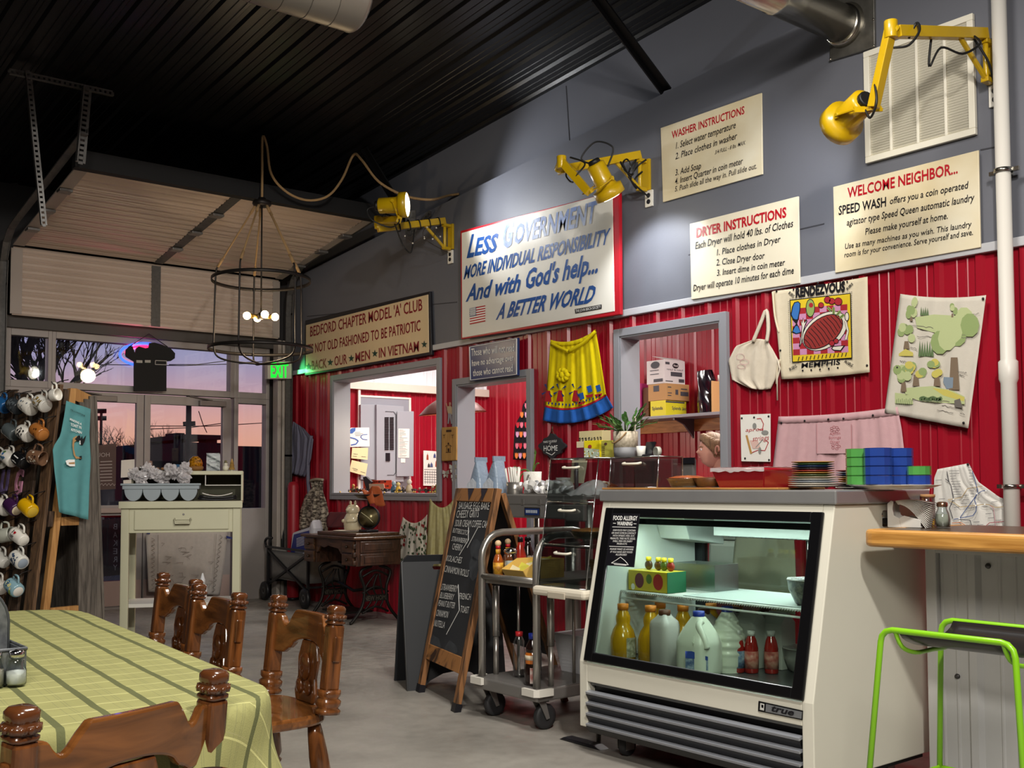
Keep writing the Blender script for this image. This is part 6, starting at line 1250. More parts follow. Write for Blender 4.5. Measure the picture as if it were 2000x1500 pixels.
m=MB().prism([at(*p,y=yk)for p in bp],(0,.12,0));obj('sack',m,mat('sack_white','c9c9d2',.4),t,bev=.03);m=MB();P(m,[zk(335,800),zk(370,620),zk(520,580),zk(530,800),zk(470,790),zk(400,830)],yk-.004,0);P(m,[zk(430,845),zk(525,820),zk(520,858),zk(440,862)],yk-.004,1)
for k in range(7):stroke(m,[zk(395,660+13*k),zk(470,640+13*k)],.8,yk-.006,2)
P(m,ell(*zk(420,790),8,6),yk-.006,3);P(m,ell(*zk(500,790),6,5),yk-.006,3);obj('print',m,[mat('sack_blue','23307e',.4),mat('sack_red','b02a34',.4),white_ink,mat('sack_grey','6d6f78',.5)],t)
t=thing('plastic_sack','narrow white sack with dark vertical lettering behind the blue sack','bag',G(.16,.2,.26));m=MB().prism([at(*zk(*p),y=yk+.13)for p in((275,840),(330,550),(372,545),(365,620),(318,840))],(0,.07,0));obj('sack',m,mat('sack_white'.replace('white','pale'),'c4c4c8',.4),t,bev=.015);m=MB();text(m,'PROTEGO',at(*zk(302,810),y=yk+.125),at(*zk(350,620),y=yk+.125),at(*zk(290,806),y=yk+.125),0,.02);obj('lettering',m,mat('sack_ink','22284e',.5),t)
t=thing('fire_extinguisher','tall dull red cylinder standing against the wall in the corner','cylinder',at(574,1160,y=5.18));c=at(573,1000,y=5.17);zt2=at(573,940,y=5.17).z
obj('tank',MB().lathe([(.055,.0),(.062,.02),(.062,zt2-.05),(.045,zt2-.01),(.0,zt2)],(c.x,5.17,0),n=20),mat('cyl_red','9a1a28',.45),t);obj('foot_ring',MB().lathe([(.064,0),(.066,.03),(.063,.03)],(c.x,5.17,0),n=20),wb,t)
# ================================================================ MENU BOARDS, SERVING UNIT, CART, PASTRY CASES
steel=mat('stainless','b4b0aa',.28,metal=.8,nz=(4,.5,'9f9b95'));steel_d=mat('stainless_dull','8f8c89',.38,metal=.5,nz=(6,.5,'7f7c79'));acr=glassy('acrylic','fbfcfc',.012);chrome=mat('chrome','cfcfd0',.12,metal=1)
slate_b=mat('chalkboard','24262a',.7,nz=(5,.2,'2e3136'));burnt=wood('burnt_pine','a5713f','3b2414',3.2,(1.5,9,1.5),.55,0,(.36,.5));burnt_v=wood('burnt_pine_upright','8a5f3a','46301e',3,(9,9,1.2),.55,0,(.36,.56))
ML,MR=V((-5.173,3.433,0)),V((-4.56,3.265,0));mu=(MR-ML).normalized();mb_d=V((-mu.y,mu.x,0));mv=(Zu+mb_d*.2085);mnr=mu.cross(mv).normalized()
if mnr.dot(-ML)<0:mnr=-mnr
MW=(MR-ML).length;MH=1.165
def MP(a,h,o=0):return ML+mu*a+mv*h+mnr*o
mh=lambda px,py,o=.0:hit(px,py,ML+mnr*o,mnr)
me_=thing('menu_board','tall sandwich chalkboard in a burnt wood frame listing dishes in white chalk','menu board',(ML+MR)/2+mb_d*.2)
for a in(0,MW-.05):obj('upright',MB().prism([MP(a,.0),MP(a+.05,0),MP(a+.05,MH),MP(a,MH)],mnr*-.03),burnt_v,me_,bev=.003);obj('rubber_foot',MB().prism([MP(a-.004,-.0,.003),MP(a+.054,0,.003),MP(a+.054,.045,.003),MP(a-.004,.045,.003)],mnr*-.036),sign_black,me_)
obj('top_rail',MB().prism([MP(.05,MH-.075),MP(MW-.05,MH-.075),MP(MW-.05,MH),MP(.05,MH)],mnr*-.03),burnt,me_,bev=.003);obj('bottom_rail',MB().prism([MP(.05,.19),MP(MW-.05,.19),MP(MW-.05,.275),MP(.05,.275)],mnr*-.03),burnt,me_,bev=.003)
obj('slate',MB().prism([MP(.05,.275,-.008),MP(MW-.05,.275,-.008),MP(MW-.05,MH-.075,-.008),MP(.05,MH-.075,-.008)],mnr*-.012),slate_b,me_)
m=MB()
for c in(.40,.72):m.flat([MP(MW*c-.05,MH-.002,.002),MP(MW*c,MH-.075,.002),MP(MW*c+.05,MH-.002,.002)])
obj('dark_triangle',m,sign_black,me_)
bk2=mb_d*.62
def MQ(a,h):return ML+mu*a+bk2*(1-h/MH)+mv*h*1.0+mb_d*(.03)
for a in(.0,MW-.05):obj('back_leg',MB().bar(MQ(a+.025,0),MP(a+.025,MH-.03)+mb_d*.045,.045,.028,mb_d),burnt_v,me_,bev=.003)
obj('back_panel',MB().prism([MQ(.05,.25),MQ(MW-.05,.25),MP(MW-.05,MH-.06)+mb_d*.05,MP(.05,MH-.06)+mb_d*.05],mb_d*.01),sign_black,me_)
m=MB();lo=-.005
def ct(s,p0,p1,tp):text(m,s,mh(*p0,o=lo),mh(*p1,o=lo),mh(*tp,o=lo),0,-.004)
for s,a,b,c in(('SAUSAGE EGG BAKE',(895,993.8),(954.7,995.6),(897,980)),('CHEESY GRITS',(891,1011.4),(934.4,1010.3),(893,997)),('SOUR CREAM COFFEE CAKE',(888,1027.9),(954.2,1031.2),(890.5,1015)),('BUTTERSCOTCH',(884,1040),(914.6,1046),(886,1031)),('STRAWBERRY',(881.5,1056.5),(913.5,1062),(884,1047.5)),('CHERRY',(882.7,1073),(901.4,1076.3),(885,1061)),('KOLACHES',(871,1095.5),(900.3,1100.5),(874,1084)),('CINNAMON ROLLS',(867,1116.6),(913.5,1126.9),(870,1104)),('STRAWBERRY',(860.7,1152),(891.5,1156.6),(864,1140)),('BLUEBERRY',(858.5,1167.6),(884.9,1172),(861.5,1156.5)),('PEANUT BUTTER',(855,1183),(887,1188.5),(858,1172)),('CINNAMON',(851,1202.8),(873.9,1207),(854,1190.5)),('NUTELLA',(847,1222.6),(867.3,1227),(850,1210.5)),('FRENCH',(896.6,1169.8),(919,1172),(898,1158)),('TOAST',(898.5,1196),(914.6,1198.4),(900.5,1183))):ct(s,a,b,c)
for pts in(((915,1030),(914.6,1055),(897,1084)),((933,1031),(912.4,1069.6)),((894.8,1142),(897,1191.8),(871.7,1239))):
 for a,b in zip(pts,pts[1:]):m.bar(mh(*a,o=lo),mh(*b,o=lo),.005,.0015,mnr)
obj('chalk_lettering',m,mat('chalk','e4e4e0',.9),me_)
m=MB();rr=random.Random(9)
for cx,cy,rx,ry in((848,1262,14,22),(880,1272,13,20),(930,1075,12,22),(925,1110,10,24)):
 m.flat([mh(cx+rx*math.cos(a*.349)*rr.uniform(.8,1.1),cy+ry*math.sin(a*.349)*rr.uniform(.85,1.1),o=-.0072)for a in range(18)])
obj('chalk_smudge',m,mat('chalk_dust','44484d',.9,nz=(18,.3,'2c2f34')),me_)
q1=V((-5.207,3.392,0));g2=V((.35,.94,0)).normalized();g3=V((-.94,.35,0)).normalized();HB=.765;sp_=.36
bb=thing('folding_board','plain black plastic sandwich board standing open behind the tall menu board','sandwich board',q1+g2*.3+g3*.18);blk=mat('plastic_black','1e2024',.55,nz=(4,.4,'181a1d'))
for sgn in(0,1):
 def BP(a,h):return q1+g2*a+g3*((sp_/2*h/HB)if sgn==0 else(sp_-sp_/2*h/HB))+Zu*h
 w=.6;out=[(0,0),(.09,0),(.14,.05),(.22,.085),(.30,.095),(.38,.085),(.46,.05),(.51,0),(w,0),(w,HB-.04),(w-.04,HB),(.38,HB)];hole=[(.38,HB-.055),(.22,HB-.055),(.22,HB-.09),(.38,HB-.09)]
 polyA=[(0,0),(.09,0),(.14,.05),(.22,.085),(.30,.095),(.30,HB-.09),(.20,HB-.09),(.19,HB-.072),(.20,HB-.055),(.30,HB-.055),(.30,HB),(.04,HB),(0,HB-.04)];polyB=[(w-a,h)for a,h in polyA][::-1]
 m=MB()
 for pl2 in(polyA,polyB):m.prism([BP(a,h)for a,h in pl2],(g3 if sgn==0 else-g3)*.018)
 obj('panel',m,blk,bb,label='rear panel' if sgn else None)
 m=MB();m.tube([BP(.004,.0),BP(.004,HB-.04),BP(.04,HB-.004),BP(w-.04,HB-.004)],.004,5);obj('moulded_rim',m,mat('rim_grey','5a5c5e',.5),bb)
sy=4.2;ux0,ux1=-5.72,-4.55;uz=1.115
su=thing('serving_unit','stainless serving counter with a front drawer and name plate, holding straws and creamers','serving counter',((ux0+ux1)/2,sy+.3,0))
obj('top',MB().box((ux0,sy-.0,uz-.02),(ux1,sy+.62,uz)),steel_d,su,bev=.004)
fx0,fx1=at(985,990,y=sy-.02).x,at(1103,990,y=sy-.02).x;zf0,zf1=at(1040,1012,y=sy-.02).z,at(1040,966,y=sy-.02).z
dr_=obj('drawer_front',MB().box((fx0,sy-.03,zf0),(fx1,sy,zf1)),steel_d,su,bev=.008)
fx2=at(1170,990,y=sy-.02).x;obj('drawer_front',MB().box((fx1+.006,sy-.03,zf0-.01),(ux1,sy,zf1)),steel_d,su,bev=.006)
p=at(1040,1000,y=sy-.032);m=MB().box((p.x-.075,sy-.036,p.z-.025),(p.x+.075,sy-.0305,p.z+.028));obj('plate_rim',m,chrome,dr_,bev=.002);m=MB().box((p.x-.066,sy-.038,p.z-.018),(p.x+.066,sy-.0362,p.z+.021));
for k in range(7):m.box((p.x-.055+.016*k,sy-.039,p.z-.006),(p.x-.045+.016*k,sy-.0381,p.z+.012),1)
obj('name_plate',m,[navy,mat('plate_ink','b9c0c8',.4)],dr_)
m=MB().box((fx0+.02,sy-.032,lerp(zf0,zf1,.58)),(fx1-.03,sy-.0302,lerp(zf0,zf1,.62)))
for u in(.34,.62):m.box((lerp(fx0,fx1,u)-.012,sy-.033,lerp(zf0,zf1,.55)),(lerp(fx0,fx1,u)+.012,sy-.0302,lerp(zf0,zf1,.8)))
obj('drawer_seam',m,mat('seam_pale','a9a6a2',.3,metal=.8),dr_)
for x_ in(ux0+.05,(fx0+fx1)/2,ux1-.05):
 for yy in((sy+.06,sy+.56)if x_!=(fx0+fx1)/2 else(sy+.3,)):obj('leg',MB().cyl((x_,yy,0),(x_,yy,uz-.02),.022 if x_!=(fx0+fx1)/2 else .05,n=14),steel,su)
def cup(c,label,group,mt,r=.021,h=.03):m=MB().lathe([(r*.7,0),(r,h),(r*1.12,h),(r*1.12,h+.002),(.0,h+.003)],c,n=12);return m
rr=random.Random(21);cwhite=mat('creamer_white','e9e8e4',.4);proto=None;n=0
spots_=[]
for k in range(46):
 px=lerp(1028,1118,rr.random());yy=sy+.05+rr.random()*.3;x_=at(px,955,y=yy).x
 lvl=0
 for(a,b,l)in spots_:
  if abs(a-x_)<.045 and abs(b-yy)<.045:lvl=max(lvl,l+1)
 if lvl>1:continue
 spots_.append((x_,yy,lvl));c=V((x_,yy,uz+.012+.034*lvl))
 if proto is None:
  proto=thing('creamer_cup','small white creamer cup in the loose pile on the serving counter','creamer cup',c,0,'creamer cups',local=True);obj('cup',MB().lathe([(.019,-.008),(.026,.026),(.030,.027),(.030,.029)],n=14),cwhite,proto);obj('foil',MB().lathe([(.029,.0295),(.0,.0305)],n=14),mat('foil_pale','dcdde0',.3,metal=.3),proto)
  o=proto
 else:o=dup(proto,c)
 o.rotation_euler=(rr.uniform(-1.2,1.2),rr.uniform(-1.2,1.2),rr.uniform(0,6));o.location.z+=.012
for x0_,x1_,lb in((1020,1070,'shallow steel tray under the creamer pile nearer the straws'),(1075,1122,'shallow steel tray under the creamer pile nearer the acrylic case')):
 a,b=at(x0_,960,y=sy+.04),at(x1_,960,y=sy+.04);m=MB().box((a.x,sy+.03,uz+.0005),(b.x,sy+.38,uz+.004));
 for q in((a.x,sy+.03,a.x+.004,sy+.38),(b.x-.004,sy+.03,b.x,sy+.38),(a.x+.004,sy+.03,b.x-.004,sy+.034),(a.x+.004,sy+.376,b.x-.004,sy+.38)):m.box((q[0],q[1],uz+.004),(q[2],q[3],uz+.014))
 tag(obj('steel_tray',m,steel),lb,'tray')
def straws(px,y,z0,n,h,spread,lab,grp,seed,holder):
 rr=random.Random(seed);c=at(px,950,y=y);c.z=z0;pr=None;sm_=mat('straw_paper','e4e2da',.7)
 t=thing('straw_holder',holder,'holder',c);obj('cup',MB().lathe([(.048,0),(.052,.002),(.056,.085),(.052,.085),(.046,.008),(.0,.008)],c,n=20),steel if 'steel' in holder else glassy('acrylic'),t)
 for k in range(n):
  a=rr.uniform(0,6.28);q=.036*math.sqrt(rr.random());b=c+V((q*math.cos(a),q*math.sin(a),.010+rr.uniform(0,.012)))
  if pr is None:
   pr=thing('straw',lab,'straw',b,0,grp,local=True);obj('wrapper',MB().tube([(0,0,0),(0,0,h*.97)],.0048,6).flat([(-.006,0,h*.96),(.006,0,h*.96),(.007,0,h),(-.007,0,h)]),sm_,pr);o=pr
  else:o=dup(pr,b)
  o.rotation_euler=(-q*math.sin(a)*spread+rr.uniform(-.04,.04),q*math.cos(a)*spread+rr.uniform(-.04,.04),rr.uniform(0,6))
straws(1005,sy+.14,uz,26,.165,5,'white paper-wrapped straw in the steel cup on the serving counter','straws on the serving counter',3,'steel cup full of straws at the left of the creamers')
def tankbag(px0,px1,pt,lb,lean):
 yy=sy+.16;a,b=at(px0,960,y=yy),at(px1,960,y=yy);tz=at(px0,pt,y=yy).z;w=b.x-a.x;c=V(((a.x+b.x)/2,yy,uz));t=thing('takeout_bag',lb,'bag',c);hw=w/2;H_=tz-uz
 bagm=mat('bag_blue','8fa0b4',.4,coat=.3,bump=(60,.4));m=MB()
 def sh(u,v):
  k=.02+.98*(1-v**1.25);s=6.2832*u;ex=abs(math.cos(s))**.5*(1 if math.cos(s)>0 else-1);ey=abs(math.sin(s))**.5*(1 if math.sin(s)>0 else-1)
  return c+V((lean*v*v+hw*ex*(k+.10*math.sin(v*3.1)),.06*ey*(1-.3*v),.001+H_*v))
 obj('body',m.grid(sh,24,12),bagm,t);obj('fold',MB().box(c+V((lean-.008,-.05,H_-.02)),c+V((lean+.006,.05,H_+.015))),bagm,t)
 m=MB().flat([c+V((-hw*.75,-.075,.01)),c+V((hw*.75,-.075,.01)),c+V((hw*.7,-.068,H_*.36)),c+V((hw*.1,-.066,H_*.48)),c+V((-hw*.7,-.068,H_*.30))]);obj('filling_window',m,mat('bag_pale','d3dbe6',.3,bump=(40,.5)),t)
tankbag(924,950,898,'pale blue gusseted bag standing nearer the doorway casing above the menu board',.015);tankbag(955,984,896,'pale blue gusseted bag beside the steel cup of straws',.03)
c=at(1040,940,y=sy+.36);c.z=uz;vs_=thing('plant_pot','white textured pot with sparse trailing green stems on the serving counter','plant pot',c);obj('pot',MB().lathe([(.05,0),(.055,.004),(.062,.155),(.058,.155),(.05,.02),(.0,.14)],c,n=24),mat('pot_white','dcd8ce',.6,bump=(60,.35)),vs_)
gl_=mat('leaf_fresh','5c7a34',.5);m=MB()
for pts in(((0,0,.14),(-.05,-.02,.17),(-.12,-.03,.15),(-.14,-.03,.09)),((0,0,.14),(.02,0,.22),(.03,0,.27)),((0,0,.14),(.06,-.02,.2),(.09,-.02,.21)),((0,0,.14),(-.06,-.04,.14),(-.08,-.05,.08))):m.tube(smooth_path([c+V(p)for p in pts],4),.005,5)
for p,d in(((-.14,-.03,.13),(-.04,0,-.08)),((-.10,-.03,.15),(-.06,0,.05)),((-.08,-.05,.09),(.02,-.01,-.07)),((.03,0,.25),(.0,0,.06))):a=c+V(p);d=V(d);s=d.cross(V((0,1,0))).normalized()*.014;m.add([a,a+d*.5+s,a+d,a+d*.5-s],[(0,1,2,3)])
obj('stems',m,gl_,vs_)
c=at(1100,940,y=sy+.34);c.z=uz;t=thing('storage_jar','squat pale jar with a round lid behind the creamers','jar',c);obj('body',MB().lathe([(.06,0),(.068,.01),(.07,.06),(.055,.085),(.045,.09)],c,n=24),mat('jar_pale','b9b6ae',.3),t);obj('lid',MB().lathe([(.044,.0905),(.046,.1),(.046,.112),(.0,.114)],c,n=24),mat('lid_pale','c9c6be',.3),t)
c=at(1072,935,y=sy+.4);c.z=uz;t=thing('counter_card','small white card with red print behind the creamers','card',c);obj('card',MB().box(c+V((-.06,0,.0)),c+V((.06,.004,.055))),paper,t);m=MB()
for k in range(5):m.box(c+V((-.052+.021*k,-.001,.018)),c+V((-.036+.021*k,-.0002,.036)))
obj('print',m,sign_red,t)
c=at(1027,950,y=sy+.22);c.z=uz;o=obj('tongs',MB().tube(smooth_path([c+V((.0,0,.006)),c+V((.01,0,.09)),c+V((.03,0,.13)),c+V((.05,0,.09)),c+V((.075,.01,.006))],5),.006,6),steel);tag(o,'bent steel tongs standing beside the straws','tongs')
t=thing('menu_stand','cream wedge-shaped board on a grey post behind the first acrylic case','stand',at(1130,940,y=sy+.45));a=at(1130,905,y=sy+.45);obj('board',MB().prism([at(*p,y=sy+.45)for p in((1118,895),(1146,895),(1138,944),(1113,944))],(0,.01,0)),mat('stand_cream','cdc6a8',.5),t);obj('post',MB().cyl((a.x,sy+.43,uz+.012),(a.x,sy+.43,uz+.21),.014,n=12),mat('post_grey','4e5256',.4,metal=.5),t);obj('foot',MB().lathe([(.05,0),(.045,.008),(.015,.012)],(a.x,sy+.43,uz),n=18),mat('post_grey'),t)if False else obj('foot',MB().lathe([(.05,0),(.045,.008),(.015,.012)],(a.x,sy+.43,uz),n=18),MATS['post_grey'],t)
X0,X1,Y0,Y1=-4.43,-3.925,3.29,4.10
ca_=thing('transport_cart','stainless rail cart on castors carrying condiments and syrups','cart',((X0+X1)/2,(Y0+Y1)/2,0))
obj('platform',MB().box((X0,Y0,.145),(X1,Y1,.205)),steel_d,ca_,bev=.008)
for x_,y_,a in((X0,Y0,1),(X1,Y0,1),(X1,Y1,1),(X0,Y1,1)):
 sx_,sy_=(1 if x_==X1 else-1),(1 if y_==Y1 else-1)
 m=MB().prism([(x_-.09*sx_,y_+.02*sy_,.172),(x_+.0*sx_,y_+.02*sy_,.172),(x_+.02*sx_,y_,.172),(x_+.02*sx_,y_-.09*sy_,.172),(x_+.001*sx_,y_-.09*sy_,.172),(x_+.001*sx_,y_+.001*sy_,.172),(x_-.09*sx_,y_+.001*sy_,.172)],(0,0,.034));obj('bumper',m,mat('bumper_white','d6d2c8',.6),ca_)
 c=V((x_-.055*sx_,y_-.06*sy_,0));cs=obj('castor',MB().box(c+V((-.04,-.03,.138)),c+V((.04,.03,.1449))).prism([c+V((.024,-.02,.138)),c+V((.024,.02,.138)),c+V((.024,.045,.055)),c+V((.024,.025,.05))],(.004,0,0)).prism([c+V((-.028,-.02,.138)),c+V((-.028,.02,.138)),c+V((-.028,.045,.055)),c+V((-.028,.025,.05))],(.004,0,0)),steel_d,ca_)
 obj('wheel',MB().lathe([(.04,-.016),(.058,-.016),(.062,-.008),(.062,.008),(.058,.016),(.04,.016)],c+V((0,.035,.062)),(1,0,0),24),mat('tyre_black','2a2a2c',.6),cs)
for x_,nm in((X0+.035,'a'),(X1-.035,'b')):
 zt3=.945;pts=[(x_,Y0+.03,.205),(x_,Y0+.03,zt3-.14)]+[(x_,Y0+.03+.13*(1-math.cos(a)),zt3-.14+.13*math.sin(a))for a in(.3,.6,.9,1.2,1.5708)]+[(x_,Y1-.03-.13*(1-math.cos(a)),zt3-.14+.13*math.sin(a))for a in(1.5708,1.2,.9,.6,.3)]+[(x_,Y1-.03,zt3-.14),(x_,Y1-.03,.205)]
 obj('side_hoop',MB().tube(pts,.019,12),steel,ca_)
 obj('post',MB().cyl((x_,Y0+.12,.205),(x_,Y0+.12,.40),.014,n=12).cyl((x_,Y0+.12,.40),(x_,Y0+.12,.66),.019,n=12),steel,ca_);obj('rod',MB().cyl((x_,Y0+.27,.205),(x_,Y0+.27,.66),.008,n=8),steel,ca_)
SZ=.71
m=MB().box((X0+.056,Y0+.05,SZ-.02),(X1-.056,Y1-.1,SZ));obj('shelf',m,steel_d,ca_);obj('shelf_rail',MB().tube([(X0+.03,Y0+.03,SZ+.005),(X1-.03,Y0+.03,SZ+.005)],.016,10).box((X0+.05,Y0+.04,SZ-.03),(X1-.05,Y0+.049,SZ-.0)),steel,ca_)
def bottle(name,label,cat,c,prof,mt,cap=None,band=None,group=None,n=18,sq=None):
 c=V(c);t=thing(name,label,cat,c,group=group);obj('body',MB().lathe(prof,c,n=n,sq=sq),mt,t)
 if cap:obj('cap',MB().lathe(cap[0],c,n=16),cap[1],t)
 if band:obj('label',MB().lathe([(band[0],band[1]),(band[0],band[2])],c,n=n,sq=sq),band[3],t)
 return t
def onz(px,py,z):return at(px,py,z=z)
amber=mat('sauce_amber','9a4a18',.12,coat=.5);yl_=mat('label_yellow','dba32c',.5,nz=(40,.12,'8f5a20'))
for px,yy,lb in((973,Y0+.12,'hot sauce bottle with a wooden ball cap nearest the menu board'),(992,Y0+.26,'second hot sauce bottle with a wooden ball cap, behind the sugar jar')):
 c=at(px,1110,y=yy);c.z=SZ+.001;t=bottle('hot_sauce_bottle',lb,'bottle',c,[(.024,0),(.027,.004),(.027,.075),(.02,.1),(.012,.115),(.0115,.15)],amber,([(.0125,.14),(.013,.155)],sign_red),(.0276,.012,.07,yl_));obj('wooden_cap',MB().ball(c+V((0,0,.168)),.017,12),mat('wood_ball','d8b890',.5),t);obj('neck_label',MB().lathe([(.0135,.112),(.0128,.138)],c,n=14),yl_,t)
def shaker(px,y,z0,lb,k=1.0,fillc='e6e4dc'):
 c=at(px,1100,y=y);c.z=z0;t=thing('sugar_jar',lb,'jar',c);obj('glass',MB().lathe([(.03*k,0),(.034*k,.004),(.034*k,.10),(.031*k,.118)],c,n=20),glassy('jar_glass','e8eeee',.1),t);obj('filling',MB().lathe([(.030*k,.004),(.030*k,.078),(.0,.08)],c,n=18),mat('fill_'+fillc,fillc,.8),t);obj('lid',MB().lathe([(.035*k,.116),(.036*k,.132),(.025*k,.142),(.0,.146)],c,n=20),chrome,t);return t
shaker(997,Y0+.17,SZ+.001,'glass sugar jar with a chrome lid on the cart shelf');shaker(1086,Y0+.30,SZ+.001,'glass jar with a chrome lid seen through the pastry case',1.1,'d8cfb8')if False else None
c=at(1016,1090,y=Y0+.34);c.z=SZ+.001;bottle('ketchup_bottle','clear bottle of red sauce with a black cap on the cart shelf','bottle',c,[(.03,0),(.033,.006),(.034,.09),(.016,.15),(.014,.165)],mat('ketchup','a02a1c',.15,coat=.4),([(.016,.165),(.016,.19),(.0,.192)],sign_black))
c=at(1031,1085,y=Y0+.40);c.z=SZ+.001;bottle('dark_bottle','dark sauce bottle with a printed label behind the yellow bin','bottle',c,[(.032,0),(.034,.005),(.034,.10),(.018,.14),(.016,.17)],mat('glass_dark','1b1210',.15,coat=.4),([(.017,.17),(.017,.19),(.0,.19)],sign_black),(.0345,.02,.09,mat('label_mottle','3a2620',.5,nz=(60,.1,'b9a890'))))
c0=at(1026,1115,y=Y0+.16);x_=c0.x;t=thing('packet_bin','yellow stacking bin of packets on the front of the cart shelf','bin',(x_,Y0+.2,SZ));by=mat('bin_yellow','d9b25c',.45)
w_2,d_2,h_2=.085,.15,.095;yb0=Y0+.075;m=MB().box((x_-w_2,yb0+.03,SZ+.001),(x_+w_2,yb0+.03+d_2*1.6,SZ+.006))
m.add([(x_-w_2,yb0+.03,SZ+.001),(x_+w_2,yb0+.03,SZ+.001),(x_+w_2,yb0,SZ+.045),(x_-w_2,yb0,SZ+.045)],[(0,1,2,3)])
for s in(-1,1):m.add([(x_+s*w_2,yb0+.03,SZ+.001),(x_+s*w_2,yb0+.27,SZ+.001),(x_+s*w_2,yb0+.27,SZ+h_2),(x_+s*w_2,yb0+.10,SZ+h_2),(x_+s*w_2,yb0,SZ+.045)],[(0,1,2,3,4)])
m.add([(x_-w_2,yb0+.27,SZ+.001),(x_+w_2,yb0+.27,SZ+.001),(x_+w_2,yb0+.27,SZ+h_2),(x_-w_2,yb0+.27,SZ+h_2)],[(0,1,2,3)]);obj('shell',m,by,t,sol=.004)
rr=random.Random(31)
for k in range(8):a=V((x_+rr.uniform(-.05,.05),yb0+.05+.025*k,SZ+.035+.006*k));o=obj('sauce_packet',MB().obox(a,(.03,0,rr.uniform(-.01,.01)),(0,.016,.02),(0,-.001,.001)),mat('packet_yellow','c9c24c',.4)if k%3 else mat('packet_cream','d8cfa8',.4));tag(o,'small sauce packet heaped in the yellow bin','packet','packets in the yellow bin')
c=at(1052,1130,y=Y0+.52);
def plat(px,py):p=onz(px,py,.206);return V((min(max(p.x,X0+.11),X1-.12),max(p.y,Y0+.075),.206))
syr=mat('syrup_amber','b9641c',.15,coat=.5)
c=plat(990,1345);t=bottle('syrup_bottle','amber squeeze bottle with a tan flip cap on the cart platform','bottle',c,[(.034,0),(.038,.006),(.038,.06),(.034,.09),(.037,.12),(.037,.15),(.024,.172),(.022,.178)],syr,([(.024,.178),(.025,.2),(.01,.206),(.006,.23),(.0,.232)],mat('cap_tan','c28a3c',.4)));obj('label',MB().lathe([(.0386,.01),(.0386,.058)],c,n=18),mat('label_caramel','b5562c',.4,nz=(50,.12,'d89a6a')),t);obj('brand_band',MB().lathe([(.0378,.122),(.0378,.145)],c,n=18),mat('label_cream','d8cdb5',.5),t)
c=plat(1013,1357);t=bottle('syrup_bottle','dark syrup bottle with a blue cap and white label, nearest the cart corner','bottle',c,[(.036,0),(.04,.006),(.042,.06),(.036,.10),(.030,.14),(.034,.17),(.034,.185),(.018,.215),(.0175,.222)],mat('syrup_dark','1c0d0a',.1,coat=.6),([(.02,.222),(.02,.25),(.0,.251)],mat('cap_blue','22349c',.4)));m=MB()
dcam=(V((0,0,0))-V((c.x,c.y,0))).normalized();a0_=math.atan2(dcam.y,dcam.x)+.5
m.grid(lambda u,v:c+V((.0432*math.cos(a0_-.8+1.1*u),.0432*math.sin(a0_-.8+1.1*u),.012+.075*v)),8,3);obj('label',m,mat('label_white','d9d0c8',.4,nz=(35,.15,'a03a30')),t)
c=plat(1001,1325);c+=V((-.02,.06,0));bottle('clear_bottle','empty clear bottle with a red cap behind the amber syrup bottle','bottle',c,[(.03,0),(.033,.006),(.033,.13),(.028,.15),(.031,.175),(.018,.20),(.017,.21)],glassy('bottle_clear','e9ecec',.12),([(.019,.205),(.019,.228),(.0,.229)],mat('cap_red','c82a30',.4)))
c=plat(1027,1330);c+=V((-.01,.07,0));bottle('clear_bottle','clear bottle with a green cap behind the dark syrup bottle','bottle',c,[(.03,0),(.033,.006),(.033,.13),(.028,.15),(.031,.165),(.018,.19),(.017,.2)],mat('syrup_dark'),([(.019,.2),(.019,.225),(.0,.226)],mat('cap_green','2f9a4a',.4)))if False else bottle('clear_bottle','bottle with a green cap behind the dark syrup bottle','bottle',c,[(.03,0),(.033,.006),(.033,.13),(.028,.15),(.031,.165),(.018,.19),(.017,.2)],MATS['syrup_dark'],([(.019,.2),(.019,.225),(.0,.226)],mat('cap_green','2f9a4a',.4)))
bx0,bx1,by0_,by1_=X1-.36,X1-.075,Y0+.42,Y1-.06;t=thing('white_bin','white plastic bin on the cart platform','bin',((bx0+bx1)/2,(by0_+by1_)/2,.206));bw=mat('bin_white','d9dade',.45);m=MB()
m.box((bx0+.03,by0_+.03,.206),(bx1-.03,by1_-.03,.21));z_1=.40
for a,b,c_,d in(((bx0+.03,by0_+.03),(bx1-.03,by0_+.03),(bx1,by0_),(bx0,by0_)),((bx1-.03,by0_+.03),(bx1-.03,by1_-.03),(bx1,by1_),(bx1,by0_)),((bx1-.03,by1_-.03),(bx0+.03,by1_-.03),(bx0,by1_),(bx1,by1_)),((bx0+.03,by1_-.03),(bx0+.03,by0_+.03),(bx0,by0_),(bx0,by1_))):m.add([(*a,.206),(*b,.206),(*c_,z_1),(*d,z_1)],[(0,1,2,3)])
obj('tub',m,bw,t,sol=.005);m=MB()
for k in range(8):m.bar((bx1-.022+.0028*k,by0_+.03,.235+.018*k),(bx1-.022+.0028*k,by1_-.03,.235+.018*k),.004,.004);m.bar((bx0+.04,by0_+.024-.0028*k,.235+.018*k),(bx0+.12,by0_+.024-.0028*k,.235+.018*k),.004,.004)
m.tube([(bx0,by0_,z_1),(bx1,by0_,z_1),(bx1,by1_,z_1),(bx0,by1_,z_1)],.006,6,closed=True);obj('ribs',m,bw,t)
